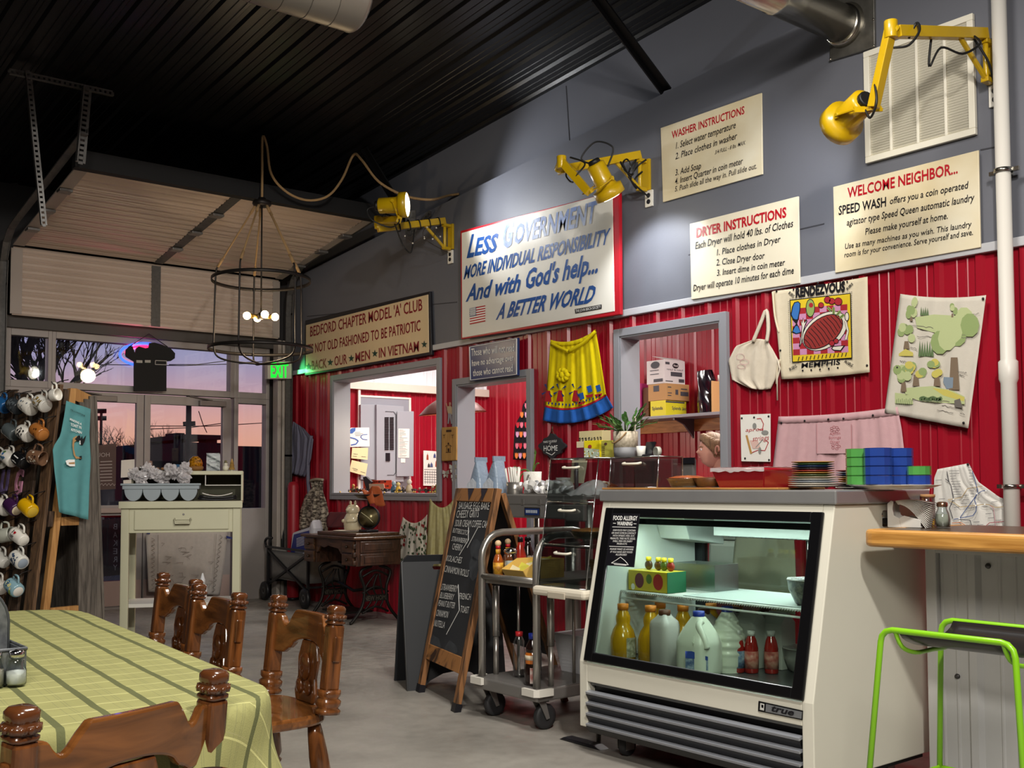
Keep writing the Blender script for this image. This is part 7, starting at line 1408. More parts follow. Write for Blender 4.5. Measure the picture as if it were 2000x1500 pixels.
c=V((bx0+.1,by0_+.18,.216));t=thing('spray_bottle','white spray bottle with a dark blue trigger standing in the white bin','bottle',c);obj('body',MB().lathe([(.035,0),(.038,.005),(.036,.11),(.018,.15),(.014,.2)],c,n=16),mat('plastic_milky','cfd0cc',.4),t);obj('collar',MB().lathe([(.016,.2),(.016,.22)],c,n=14),sign_black,t);obj('sprayer',MB().prism([c+V(p)for p in((-.015,-.01,.22),(.02,-.01,.22),(.03,-.01,.245),(.055,-.01,.25),(.055,-.01,.275),(-.015,-.01,.28),(-.03,-.01,.26))],(0,.02,0)),mat('spray_grey','b9b9b4',.4),t,bev=.003);obj('trigger',MB().bar(c+V((.035,0,.25)),c+V((.05,0,.19)),.014,.008).bar(c+V((.03,0,.262)),c+V((.075,0,.262)),.02,.016),mat('trigger_blue','1c2748',.4),t)
wr=thing('wire_rack','chrome wire shelving behind the cart','rack',(-4.45,4.75,0));wx0,wx1,wy0,wy1=-5.0,-3.75,4.28,4.72;wy0=sy+.65
wy1=wy0+.34
for x_ in(wx0,wx1):
 for y_ in(wy0,wy1):obj('post',MB().cyl((x_,y_,0),(x_,y_,1.0),.013,n=10),chrome,wr)
for zz in(.24,.62):
 m=MB()
 for y_ in(wy0,wy1):
  m.tube([(wx0,y_,zz),(wx1,y_,zz)],.004,5).tube([(wx0,y_,zz-.04),(wx1,y_,zz-.04)],.004,5);n=22
  m.tube([(wx0+(wx1-wx0)*k/n,y_,zz-(.04 if k%2 else 0))for k in range(n+1)],.003,4)
 for k in range(34):x_=wx0+(wx1-wx0)*(k+.5)/34;m.tube([(x_,wy0,zz+.004),(x_,wy1,zz+.004)],.0022,4)
 obj('wire_shelf',m,chrome,wr)
for x_,w,h,c_,lb in((-4.45,.1,.06,'9a2030','red pack on the upper wire shelf behind the cart'),(-4.3,.05,.04,'2a58c0','blue pack on the upper wire shelf behind the cart')):o=obj('pack',MB().box((x_-w,wy0+.03,.628),(x_+w,wy0+.2,.628+h)),mat('pack_'+c_,c_,.5),bev=.008);tag(o,lb,'pack')
t=thing('appliance','white appliance with a domed lid on the upper wire shelf behind the pastry case','appliance',(-4.05,wy0+.16,.628));obj('body',MB().box((-4.24,wy0+.03,.629),(-3.84,wy0+.3,.85)),mat('appliance_white','c9c7c2',.4),t,bev=.03);obj('lid',MB().box((-4.22,wy0+.04,.851),(-3.86,wy0+.29,.93)),mat('appliance_white'.replace('white','pale'),'d5d3ce',.35),t,bev=.035)
def case(name,label,x0,x1,y0,y1,z0,z1,shelves,slope):
 t=thing(name,label,'pastry case',((x0+x1)/2,(y0+y1)/2,z0));th=.004;f=lambda z:y0+slope*(z-z0)
 m=MB();m.box((x0,y0,z0),(x1,y1,z0+th));obj('floor_sheet',m,acr,t);m=MB().box((x0,f(z1),z1-th),(x1,y1,z1));obj('roof_sheet',m,acr,t)
 for x_ in(x0,x1-th):obj('side_sheet',MB().prism([(x_,y0,z0+th),(x_,y1,z0+th),(x_,y1,z1-th),(x_,f(z1),z1-th)],(th,0,0)),acr,t)
 obj('back_sheet',MB().box((x0+th,y1-th,z0+th),(x1-th,y1,z1-th)),acr,t)
 zs2=[z0+th]+[z for z in shelves]+[z1-th];hh=mat('handle_ivory','d8d2c2',.4)
 for k,(a,b)in enumerate(zip(zs2,zs2[1:])):
  if k:obj('tray',MB().prism([(x0+th,f(a)+.01,a-.012),(x1-th,f(a)+.01,a-.012),(x1-th,y1-th,a+.018),(x0+th,y1-th,a+.018)],(0,0,.004)).box((x0+th,f(a)+.005,a-.014),(x1-th,f(a)+.009,a+.012)),acr,t)
  d=obj('front_flap',MB().prism([(x0+.005,f(a+.014)-.004,a+.014),(x1-.005,f(a+.014)-.004,a+.014),(x1-.005,f(b-.012)-.004,b-.016),(x0+.005,f(b-.012)-.004,b-.016)],(0,.003,0)),acr,t);cx=(x0+x1)/2;zz=lerp(a,b,.82);obj('handle',MB().tube(smooth_path([(cx-.05,f(zz)-.006,zz),(cx-.04,f(zz)-.028,zz-.004),(cx+.04,f(zz)-.028,zz-.004),(cx+.05,f(zz)-.006,zz)],4),.006,6),hh,d)
 ed_=glassy('acrylic_edge','f2f6f6',.42,.15);m=MB();fr=[(x0,y0,z0),(x1,y0,z0),(x1,f(z1),z1),(x0,f(z1),z1)]
 for a,b in((0,1),(1,2),(2,3),(3,0)):m.tube([fr[a],fr[b]],.0035,5)
 for z in shelves:m.tube([(x0,f(z),z),(x1,f(z),z)],.004,5)
 m.tube([(x0,f(z1),z1),(x0,y1,z1),(x0,y1,z0)],.003,5).tube([(x1,f(z1),z1),(x1,y1,z1),(x1,y1,z0)],.003,5);obj('edges',m,ed_,t)
 return t
px0,px1,py0,py1=-3.905,-3.57,3.285,3.86;pz0,pz1=.705,1.305
case('pastry_case','three-tier clear acrylic pastry case with slanted flaps beside the refrigerator',px0,px1,py0,py1,pz0,pz1,[.90,1.10],.14)
pt=thing('case_stand','ivory tray top on steel legs carrying the three-tier pastry case','stand',((px0+px1)/2,(py0+py1)/2,0));obj('support_arm',MB().box((X1-.05,py0+.1,pz0-.060),(px0+.05,py0+.13,pz0-.046)).box((X1-.05,py1-.2,pz0-.060),(px0+.05,py1-.17,pz0-.046)),steel,pt);obj('tray_top',MB().box((px0-.015,py0-.03,pz0-.045),(px1+.015,py1+.03,pz0-.001)),mat('ivory_plastic','d8d0be',.5),pt,bev=.015)
obj('clip',MB().box(((px0+px1)/2-.06,py0-.036,pz0-.05),((px0+px1)/2+.06,py0-.028,pz0-.02)),mat('ivory_dark','b9b09e',.5),pt,bev=.003)  # clip in a darker ivory than the tray
for x_ in(px1-.03,):
 for y_ in(py0+.10,py1-.04):obj('leg',MB().cyl((x_,y_,0),(x_,y_,pz0-.045),.011,n=10),steel,pt)
cx=(px0+px1)/2
def pie(c,label,r,glass=True,fill='b9772e',top='c98a3c'):
 t=thing('pie',label,'pie',c);
 if glass:obj('dish',MB().lathe([(r*.78,0),(r*.8,.003),(r,.035),(r*1.08,.037),(r*1.06,.04),(r*.97,.037),(r*.76,.006),(.0,.006)],c,n=30),glassy('dish_glass','eef2f0',.15),t)
 obj('filling',MB().lathe([(r*.74,.009),(r*.93,.034),(r*.9,.042),(r*.5,.05),(.0,.052)],c,n=30),mat('pie_'+fill,top,.5,nz=(45,.2,fill),bump=(60,.6)),t);return t
pie(V((cx+.01,py0+.22,.924)),'golden baked pie in a glass dish on the middle tier of the pastry case',.135,True,'8a4a1c','c68a48')
t=thing('wicker_basket','ribbed brown basket on the bottom tier of the pastry case','basket',V((cx+.0,py0+.3,pz0+.006)));c=V((cx,py0+.3,pz0+.006));m=MB()
for k in range(9):m.lathe([(.065+.003*k,.012*k),(.072+.003*k,.012*k+.006),(.065+.003*k,.012*k+.012)],c,n=26)
obj('weave',m,mat('wicker_brown','a0703c',.7),t)
t=thing('croissant','sugar-dusted filled pastry on the top tier of the pastry case','pastry',V((cx,py0+.2,1.128)));c=V((cx+.02,py0+.25,1.14));m=MB()
m.grid(lambda u,v:c+V((.10*(u-.5)*2*.95,.045*math.sin(v*6.283)*(1-.55*(2*u-1)**2),.012+.04*(.5-.5*math.cos(v*6.283))*(1-.5*(2*u-1)**2)+.004*math.sin(u*30))),26,14);obj('dough',m,mat('pastry_gold','c07c40',.5,nz=(30,.2,'8f4a20'),bump=(50,.5)),t);obj('sugar',MB().grid(lambda u,v:c+V((.09*(u-.5)*2*.8,.03*(v-.5)*2,.058+.006*noise.noise(V((u*7,v*7,3)))-.03*(2*u-1)**2-.012*(2*v-1)**2)),14,8),mat('sugar_white','e6d8c4',.8),t)
for z_,lb in((1.103,'clear film wrapper on the top tier of the pastry case'),):
 c=V((cx,py0+.22,z_+.03));m=MB().grid(lambda u,v:c+V((.25*(u-.5),.2*(v-.5),.07*(1-(2*u-1)**2)*(1-(2*v-1)**2)+.012*noise.noise(V((u*6,v*6,0))))),16,12);o=obj('film_wrap',m,film);tag(o,lb,'wrap')
o=obj('lever',MB().prism([(-3.75,3.30,.02),(-3.55,3.30,.02),(-3.5,3.30,.005),(-3.78,3.30,.005)],(0,.06,.0)),sign_black,bev=.004);o.location.z=0.0;tag(o,'dark flat metal foot on the floor between the cart and the refrigerator','foot')
# ================================================================ REFRIGERATED CASE, BAR COUNTER, STOOL
fx0,fx1,FY,FB=-3.545,-2.315,3.22,3.98;FT=1.105
cream2=mat('fridge_cream','dedbcd',.35,nz=(1.5,.5,'d3d0c1'));blk2=mat('gasket_black','0c0c0e',.3);inner=mat('liner_white','cfd3cd',.45)
def yf_(z):return FY+max(0,z-.40)*.2143
fr=thing('display_fridge','cream slant-front refrigerated display case on castors with a black-framed glass front','refrigerator',((fx0+fx1)/2,(FY+FB)/2,0))
w=.05
for x_ in(fx0,fx1-w):
 obj('side_panel',MB().prism([(x_,FY,.115),(x_,FB,.115),(x_,FB,FT),(x_,yf_(FT),FT),(x_,FY,.40)],(w,0,0)),cream2,fr,bev=.004)
obj('front_bottom',MB().box((fx0+w,FY,.315),(fx1-w,FY+.05,.40)),cream2,fr,bev=.003)
obj('front_top',MB().prism([(fx0+w,yf_(1.075),1.075),(fx0+w,yf_(FT),FT),(fx0+w,yf_(FT)+.05,FT),(fx0+w,yf_(1.075)+.05,1.075)],(fx1-fx0-2*w,0,0)),cream2,fr)
m=MB().box((fx0+w,FY+.02,.30),(fx1-w,FB,.405));obj('floor_deck',m,mat('deck_grey','7b7e80',.35,metal=.5),fr)
obj('ceiling_deck',MB().box((fx0+w,yf_(1.05)+.03,1.045),(fx1-w,FB,1.075)),mat('deck_dark','55585a',.5),fr)
m=MB()
for x_ in(fx0+w,fx1-w-.012):m.prism([(x_,FY+.03,.41),(x_,FB-.06,.41),(x_,FB-.06,1.04),(x_,yf_(1.04)+.03,1.04)],(.012,0,0))
obj('liner',m,inner,fr)
g0,g1=.412,1.062
def fpl(x,z,o=0):return V((x,yf_(z)-.977*o,z+.21*o))
m=MB();bwid=.038
for a,b,c_,d in((fx0+w-.012,fx0+w+bwid,.405,1.075),(fx1-w-bwid,fx1-w+.012,.405,1.075)):m.prism([fpl(a,c_),fpl(b,c_),fpl(b,d),fpl(a,d)],V((0,-.977,.21))*.014)
for c_,d in((.405,.405+bwid),(1.075-bwid,1.075)):m.prism([fpl(fx0+w+bwid,c_),fpl(fx1-w-bwid,c_),fpl(fx1-w-bwid,d),fpl(fx0+w+bwid,d)],V((0,-.977,.21))*.014)
obj('glass_frame',m,blk2,fr,bev=.004)
gx0,gx1,gz0,gz1=fx0+w+bwid,fx1-w-bwid,.405+bwid,1.075-bwid
obj('front_glass',MB().prism([fpl(gx0-.01,gz0-.01,-.004),fpl(gx1+.01,gz0-.01,-.004),fpl(gx1+.01,gz1+.01,-.004),fpl(gx0-.01,gz1+.01,-.004)],V((0,.977,-.21))*.004),glassy('fridge_glass','eaf2ee',.02),fr)
m=MB();e=.006
for p,q in(((gx0,gz0),(gx1,gz0)),((gx0,gz0),(gx0,gz1))):m.tube([fpl(*p,.002),fpl(*q,.002)],.004,5)
obj('glazing_bead',m,mat('bead_grey','7c8084',.3,metal=.6),fr)
m=MB()
for a,b,c_,d in((fx0+w,fx0+w+.05,.41,1.04),(fx1-w-.05,fx1-w,.41,1.04),((fx0+fx1)/2+.24,(fx0+fx1)/2+.29,.44,1.0)):m.box((a,FB-.05,c_),(b,FB-.01,d))
m.box((fx0+w+.05,FB-.05,.41),(fx1-w-.05,FB-.01,.44)).box((fx0+w+.05,FB-.05,1.0),(fx1-w-.05,FB-.01,1.04));obj('rear_door_frame',m,mat('frame_dark','23262a',.5),fr);obj('rear_glass',MB().box((fx0+w+.05,FB-.032,.44),(fx1-w-.05,FB-.028,1.0)),glassy('rear_glass','e6efec',.05),fr)
m=MB().box((fx0+.42,FB-.34,.955),(fx1-w-.012,FB-.06,1.04)).prism([(fx0+w+.014,FB-.30,.93),(fx0+w+.014,FB-.06,.90),(fx0+w+.014,FB-.06,1.03),(fx0+w+.014,FB-.34,1.03)],(.18,0,0));obj('evaporator_cover',m,mat('cover_white','c7ccc7',.45),fr,bev=.004)
m=MB();n=30
for k in range(n):x_=lerp(fx0+.5,fx1-w-.04,k/(n-1));m.obox((x_,FB-.2,.953),(.006,.0,0),(.012,.13,0),(0,0,.0015))
obj('slots',m,mat('slot_dark','2a2d2e',.6),fr)
obj('light_bar',MB().box((fx0+w+.03,yf_(1.0)+.07,1.005),(fx1-w-.03,yf_(1.0)+.085,1.03)),mat('bar_dark','1d1f21',.3),fr);obj('tube_lamp',MB().cyl((fx0+w+.06,yf_(1.0)+.10,1.018),(fx1-w-.06,yf_(1.0)+.10,1.018),.011,n=12),mat('tube_white','e8fff6',.3,emit=6),fr)
light('AREA',((fx0+fx1)/2,yf_(1.0)+.13,.985),4.5,(.86,1,.95),1.0,((fx0+fx1)/2,yf_(1.0)+.25,.4),sy=.04)
light('AREA',((fx0+fx1)/2+.1,FB-.2,.948),4,(.86,1,.95),.7,((fx0+fx1)/2+.1,FB-.21,.4),sy=.05)
SHZ=.70
m=MB();
for k in range(56):x_=lerp(fx0+w+.03,fx1-w-.03,k/55);m.tube([(x_,FY+.20,SHZ),(x_,FB-.12,SHZ)],.0025,4)
for y_ in(FY+.20,FB-.12):m.tube([(fx0+w+.015,y_,SHZ),(fx1-w-.015,y_,SHZ)],.006,6)
m.tube([(fx0+w+.015,FY+.195,SHZ-.028),(fx1-w-.015,FY+.195,SHZ-.028)],.005,6)
for k in range(90):x_=lerp(fx0+w+.02,fx1-w-.02,k/89);m.tube([(x_,FY+.195,SHZ-.028+.02),(x_+.006,FY+.195,SHZ)],.002,4)
obj('wire_shelf',m,mat('shelf_wire','d5d7d2',.35),fr);obj('shelf_sheet',MB().box((fx0+.42,FY+.22,SHZ+.004),(fx1-w-.02,FB-.14,SHZ+.007)),mat('shelf_sheet','aeb6b2',.3),fr)
m=MB().box((fx0+w+.001,FY+.045,.125),(fx1-w-.001,FY+.065,.312));obj('grille_back',m,blk2,fr);sl=mat('slat_alu','a9adb6',.35,metal=.5)
for k in range(4):
 zz=.275-.046*k;m=MB().prism([(fx0+w+.004,FY-.012,zz-.012),(fx0+w+.004,FY-.016,zz-.002),(fx0+w+.004,FY+.012,zz+.004),(fx0+w+.004,FY+.03,zz-.004)],(fx1-fx0-2*w-.008,0,0));obj('grille_slat',m,sl,fr);obj('grille_slat',MB().prism([(fx0+w+.004,FY-.013,zz-.0125),(fx0+w+.004,FY+.03,zz-.003),(fx0+w+.004,FY+.03,zz-.040),(fx0+w+.004,FY+.004,zz-.040)],(fx1-fx0-2*w-.008,0,0)),blk2,fr,label='black louvre face')
obj('base_frame',MB().box((fx0+.02,FY+.03,.095),(fx1-.02,FB-.02,.122)),mat('base_dark','1c1d1f',.7),fr)
for x_ in(fx0+.18,fx1-.14):
 for y_ in(FY+.1,FB-.1):
  c=V((x_,y_,0));cs=obj('castor',MB().box(c+V((-.045,-.035,.086)),c+V((.045,.035,.0945))).box(c+V((-.028,-.02,.03)),c+V((-.024,.03,.088))).box(c+V((.024,-.02,.03)),c+V((.028,.03,.088))),steel_d,fr);obj('wheel',MB().lathe([(.03,-.018),(.045,-.018),(.05,-.010),(.05,.010),(.045,.018),(.03,.018)],c+V((0,.015,.0505)),(1,.25,0),22),MATS['tyre_black'],cs)
stl=mat('steel_top','a9a9a8',.34,metal=.55,nz=(7,.5,'98979a'))
obj('steel_top',MB().box((fx0-.012,yf_(FT)-.012,FT),(fx1+.014,FB+.02,1.158)),stl,fr,bev=.006)
a=(1482,1372);cpl=lambda px,py:hit(px,py,(0,FY-.004,0),V((0,1,0)))
m=MB().prism([cpl(*p)for p in((1481,1369),(1568,1388),(1567,1407),(1480,1389))],(0,.0035,0));bd=obj('badge',m,blk2,fr,bev=.002)
cpl2=lambda px,py:hit(px,py,(0,FY-.0065,0),V((0,1,0)))
m=MB().prism([cpl2(*p)for p in((1496,1375),(1566,1390.5),(1565,1404),(1495,1390))],(0,.0015,0),0);cpl3=lambda px,py:hit(px,py,(0,FY-.0085,0),V((0,1,0)));text(m,'true',cpl3(1504,1388),cpl3(1549,1398),cpl3(1509,1377),1,.03);m.flat([cpl3(*p)for p in((1485,1373),(1493,1375),(1492,1388),(1484,1386))],2);m.flat([cpl3(*p)for p in((1487,1376),(1491,1377),(1491,1383),(1487,1382))],3)
obj('badge_face',m,[mat('badge_silver','9ea2a8',.3,metal=.7),sign_black,mat('badge_grey','c9c9c4',.4),mat('badge_orange','c8642c',.4)],bd)
no_=V((0,.977,-.21));an=lambda px,py,o=.022:hit(px,py,fpl(-3,.7,o),no_);t=thing('allergy_notice','black notice headed FOOD ALLERGY WARNING fixed to the refrigerator glass','notice',an(1217,1107))
z=Z(1150,980,3.75);m=MB().prism([an(*z(*p))for p in((168,82),(372,88),(330,480),(122,465))],no_*.003);obj('plate',m,sign_black,t)
m=MB();tz2=lambda s,x0,y0,x1,h,bo=.0:text(m,s,an(*z(x0,y0),.0235),an(*z(x1,y0+.02*(x1-x0)),.0235),an(*z(x0+3,y0-h),.0235),0,bo)
tz2('FOOD ALLERGY',178,133,355,30,.02);tz2('WARNING',206,172,318,27,.02);tz2('OUR FOOD MAY CONTAIN',176,214,340,13);tz2('OR HAVE COME IN CONTACT',166,234,343,13);tz2('WITH WHEAT, FISH, SOY,',174,254,335,13);tz2('PEANUTS, TREE NUTS, EGGS,',157,274,340,13);tz2('SHELL FISH OR DAIRY',175,294,318,13);tz2('PRODUCTS.',205,314,280,13);tz2('PLEASE MAKE US AWARE',155,352,325,13);tz2('IF YOU HAVE ANY FOOD',158,373,318,13);tz2('ALLERGIES!',195,393,276,13)
for p,q in(((172,184),(345,188)),((150,326),(330,332)),((178,157),(198,158)),((328,161),(348,162)),((165,448),(290,462)),((200,428),(232,405)),((232,405),(265,432)),((165,448),(200,428)),((290,462),(265,432)),((185,458),(275,466))):m.bar(an(*z(*p),.0235),an(*z(*q),.0235),.0022,.0006,no_)
obj('lettering',m,white_ink,t)
DZ2=.406
def base(px,py,z=DZ2):p=at(px,py,z=z);return V((p.x,p.y,z))
oj=mat('juice_orange','cf9a12',.15,coat=.5,trans=.15);jcap=mat('cap_orange','cf7a24',.4);lab=mat('label_pale','d4d0b8',.5,nz=(50,.12,'8c8a6c'))
OJP=[(.050,0),(.056,.005),(.058,.06),(.057,.10),(.046,.135),(.030,.16),(.033,.18),(.032,.195),(.022,.218),(.021,.226)]
for i,(x_,y_,lb)in enumerate(((-3.40,FY+.13,'orange juice carafe nearest the glass corner of the refrigerator'),(-3.275,FY+.175,'orange juice carafe second from the refrigerator glass corner, with a pale label'),(-3.345,FY+.31,'orange juice carafe behind the first two, tallest in view'),(-3.20,FY+.30,'orange juice carafe standing just behind the grey milk carton'),(-3.16,FY+.44,'orange juice carafe in the back row left of the brown-capped bottles'),(-3.11,FY+.56,'orange juice carafe in the back row between the brown caps'),(-3.02,FY+.63,'orange juice carafe furthest back under the shelf'))):
 c=V((x_,y_,DZ2));t=bottle('juice_carafe',lb,'bottle',c,OJP,oj,([(.0245,.222),(.025,.248),(.0,.249)],jcap))
 if i<2:
  d=(V((0,0,0))-c);a0_=math.atan2(d.y,d.x)+.35;m=MB().grid(lambda u,v:c+V((.0585*math.cos(a0_-.1+.9*u),.0585*math.sin(a0_-.1+.9*u),.02+.085*v)),8,3);obj('label',m,lab,t)
gm=mat('milk_grey','c4bfba',.35,coat=.2);bcap=mat('cap_brown','5c3420',.45)
for x_,y_,lb in((-3.155,FY+.135,'square grey-white milk bottle with a brown cap beside the gallon jug'),(-3.08,FY+.30,'grey milk bottle with a brown cap behind the gallon jug'),(-3.035,FY+.44,'grey milk bottle with a brown cap behind the ribbed jug'),(-2.955,FY+.56,'grey milk bottle with a brown cap at the back of the refrigerator')):bottle('milk_bottle',lb,'bottle',(x_,y_,DZ2),[(.046,0),(.052,.006),(.052,.175),(.048,.195),(.026,.218),(.022,.225)],gm,([(.026,.22),(.026,.242),(.0,.243)],bcap),n=24,sq=5)
mk=mat('milk_jug','e2e6d4',.3,coat=.3);bc2=mat('cap_navy','26389a',.4)
c=V((-2.955,FY+.125,DZ2));jug=thing('gallon_jug','gallon milk jug with a moulded handle, blue label and blue cap','jug',c)
def jugp(u,v):
 a=6.2832*u;h=.235*v;r=.078
 if v>.55:r=.078-.055*((v-.55)/.45)**1.3
 if v<.04:r=.070+.008*v/.04
 k=(abs(math.cos(a))**4+abs(math.sin(a))**4)**-.25;return c+V((r*k*math.cos(a),r*k*math.sin(a),h))
obj('body',MB().grid(jugp,36,22).flat([jugp(i/36,0)for i in range(36)]),mk,jug)
d=(V((0,0,0))-c);d.z=0;d.normalize();sd=Zu.cross(d);f0=c+d*.080
m=MB().tube(smooth_path([c+sd*.012+d*.030+Zu*.235*.93,f0*1+sd*.0-d*.030+Zu*.20,f0+sd*.02-d*.006+Zu*.155,f0+sd*.03+Zu*.115],4),.014,8);obj('handle',m,mk,jug)
m=MB();m.grid(lambda u,v:c+d*(.0665+.016*(1-abs(2*v-1)))*1+sd*((u-.5)*.075+.022)+Zu*(.12+.065*v)-d*.0,6,6);
m=MB().flat([f0+d*.003+sd*(.032*math.cos(k*.449)+.004)+Zu*(.142+.036*math.sin(k*.449))-d*(.022*max(0,math.sin(k*.449)))for k in range(14)]);obj('grip_shade',m,mat('milk_shadow','b8bca8',.5),jug)  # flat darker patch, the grip hollow's shade put into the colour
cp=obj('cap',MB().lathe([(.022,.23),(.024,.235),(.024,.256),(.0,.257)],c,n=20),bc2,jug)
m=MB().add([f0+d*.004+sd*a+Zu*b for a,b in((-.055,.03),(.035,.03),(.035,.085),(-.03,.105),(-.055,.105))],[(0,1,2,3,4)]);obj('label',m,mat('label_sky','9fb0bf',.4,nz=(45,.1,'4a5f86')),jug);m=MB().add([f0+d*.0055+sd*a+Zu*b for a,b in((-.055,.078),(.034,.070),(.034,.084),(-.03,.105),(-.055,.105))],[(0,1,2,3,4)]);obj('label_band',m,mat('label_royal','2a4698',.4),jug)
c2=V((-2.935,FY+.28,DZ2));jg=thing('gallon_jug','ribbed gallon milk jug turned sideways with a blue cap, beside the red juice bottles','jug',c2)
def jug2(u,v):
 a=6.2832*u;h=.245*v;r=.076
 if v>.5:r=.076-.054*((v-.5)/.5)**1.6
 r+=.0028*math.sin(v*46)*(1 if .25<v<.85 else 0);r*=(.95+.05*v if v<.1 else 1);return c2+V((r*math.cos(a),r*math.sin(a),h))
obj('body',MB().grid(jug2,30,44).flat([jug2(i/30,0)for i in range(30)]),mk,jg);obj('cap',MB().lathe([(.022,.24),(.024,.245),(.024,.266),(.0,.267)],c2,n=20),bc2,jg)
for x_,y_,lb in((-2.925,FY+.42,'white milk carton at the back behind the ribbed jug'),(-2.84,FY+.50,'white milk carton at the back behind the red juice bottles')):t=thing('milk_carton',lb,'carton',(x_,y_,DZ2));obj('box',MB().box((x_-.048,y_-.048,DZ2),(x_+.048,y_+.048,DZ2+.19)),mat('carton_white','dcdcd4',.5),t,bev=.003);obj('gable',MB().prism([(x_-.048,y_-.048,DZ2+.19),(x_-.048,y_+.048,DZ2+.19),(x_-.048,y_+.004,DZ2+.235),(x_-.048,y_-.004,DZ2+.235)],(.096,0,0)),MATS['carton_white'],t)
rj=mat('juice_red','a8261e',.12,coat=.5);lb_=mat('label_ice','9fb4c4',.4,nz=(45,.14,'50688c'));lr_=mat('label_grapefruit','b85a50',.4,nz=(40,.12,'d9a08c'))
for i,(px,py,dy,lb)in enumerate(((1441,1313,0,'red juice bottle nearest the milk jugs'),(1468,1314,.0,'red juice bottle in the middle of the front row'),(1484,1306,.065,'red juice bottle behind the middle of the front row'),(1507,1315,0.0,'red juice bottle beside the wrapped white bowl'),(1500,1306,.085,'red juice bottle hidden behind the one beside the bowl'))):
 c=base(px,py);c.y+=dy;c.x-=dy*.65;t=bottle('juice_bottle',lb,'bottle',c,[(.025,0),(.029,.004),(.029,.028),(.0282,.095),(.029,.1),(.022,.135),(.0145,.15),(.014,.155)],rj,([(.0165,.152),(.017,.173),(.0,.174)],mat('cap_white','d8d8d2',.4)),(.0296,.02,.09,lb_ if i in(0,2)else lr_),group=None)
def bowl(c,label,r,h,mt,wrap,fill=None,nm='bowl'):
 t=thing(nm,label,'bowl',c);obj('bowl',MB().lathe([(r*.6,0),(r*.7,.004),(r*.95,h*.6),(r,h),(r*1.03,h),(r*1.02,h+.004),(r*.96,h),(r*.9,h*.6),(r*.62,.01),(.0,.01)],c,n=30),mt,t)
 if fill:obj('filling',MB().lathe([(r*.9,h*.7),(r*.5,h*.82),(.0,h*.86)],c,n=24),fill,t)
 if wrap:m=MB().grid(lambda u,v:c+V((r*1.0*v*math.cos(6.2832*u),r*1.0*v*math.sin(6.2832*u),h+.006+.003*noise.noise(V((8*u,5*v,r*9)))-.004*(1-v))),30,8);obj('film',m,film,t)
 return t
bowl(V((-2.725,3.73,DZ2)),'white bowl covered in plastic film on the refrigerator floor',.085,.095,mat('bowl_white','d8d8d0',.35),True)
bowl(V((-2.55,3.56,SHZ+.008)),'clear bowl full of dark speckled food on the refrigerator shelf',.10,.095,mat('bowl_speckle','6f6a58',.3,nz=(55,.12,'2c2a22')),True,None,'food_bowl')
t=thing('food_tub','small clear tub of pale food by the frame on the refrigerator floor','tub',base(1583,1338));c=base(1583,1338)+V((.0,.02,0));obj('tub',MB().lathe([(.022,0),(.03,.07),(.032,.072)],c,n=18),glassy('tub_clear','e6ece6',.1),t);obj('food',MB().lathe([(.021,.003),(.027,.055),(.0,.058)],c,n=16),mat('food_pale','b9bda0',.6),t)
t=thing('condiment_tub','small clear tub with a white lid on top of the speckled food bowl','tub',(-2.45,FY+.4,SHZ+.12));c=V((-2.53,3.58,SHZ+.1165));obj('tub',MB().lathe([(.03,0),(.04,.06),(.042,.062)],c,n=20),glassy('tub_clear'),t);obj('lid',MB().lathe([(.043,.063),(.043,.07),(.0,.071)],c,n=20),mat('lid_white','d8dad4',.4),t)
t=thing('juice_box_pack','yellow and green carton of fruit pouches with cartoon-free fruit print on the refrigerator shelf','carton',base(1260,1150,SHZ+.01));t['label']='yellow and green printed drink carton on the refrigerator shelf'
jx0,jx1,jy0,jy1=fx0+w+.02,fx0+w+.26,FY+.24,FY+.36;obj('box',MB().box((jx0,jy0,SHZ+.004),(jx1-.002,jy1,SHZ+.095)),mat('carton_lime','c9b52c',.4),t,bev=.002);obj('end_panel',MB().box((jx1-.0015,jy0,SHZ+.004),(jx1+.001,jy1,SHZ+.095)),mat('carton_green','1f5a3c',.4),t)
m=MB()
for cx_,cz_,r_,mi in((.07,.05,.028,0),(.185,.05,.03,1),(.13,.06,.018,2),(.03,.02,.012,3)):m.flat([V((jx0+cx_+r_*math.cos(k*.393),jy0-.001,SHZ+cz_+r_*math.sin(k*.393)*1.2))for k in range(16)],mi)
obj('fruit_print',m,[mat('fruit_maroon','6a2030',.4),mat('fruit_red','b02c28',.4),mat('fruit_leaf','5c7a2c',.4),white_ink],t)
for i,(dx,cc)in enumerate(((.08,'4a3320'),(.14,'5a3a18'),(.175,'4c5a1c'),(.215,'8a2a1c'))):
 c=V((jx0+dx,jy0+.05,SHZ+.096));t=thing('drink_pouch',('dark drink pouch with a yellow cap nearest the notice on the refrigerator shelf','brown drink pouch with a yellow cap second along the carton','green drink pouch with a yellow cap third along the carton','red drink pouch with a yellow cap over the end of the carton')[i],'pouch',c);obj('pouch',MB().ball(c+V((0,0,.022)),.022,12,sz=(1,.6,1)),mat('pouch_'+cc,cc,.25),t);obj('cap',MB().lathe([(.011,.04),(.013,.044),(.012,.058),(.0,.06)],c,n=12),mat('cap_yellow','d2b81c',.4),t)
t=thing('acrylic_bin','clear frosted acrylic bin at the back of the refrigerator shelf','bin',(-3.08,FY+.5,SHZ+.008));m=MB();ax0,ax1,ay0,ay1=-3.37,-3.12,FY+.42,FY+.58;z0_,z1_=SHZ+.008,SHZ+.125
for q in((ax0,ay0,ax1,ay0+.004),(ax0,ay1-.004,ax1,ay1),(ax0,ay0+.004,ax0+.004,ay1-.004),(ax1-.004,ay0+.004,ax1,ay1-.004)):m.box((q[0],q[1],z0_),(q[2],q[3],z1_))
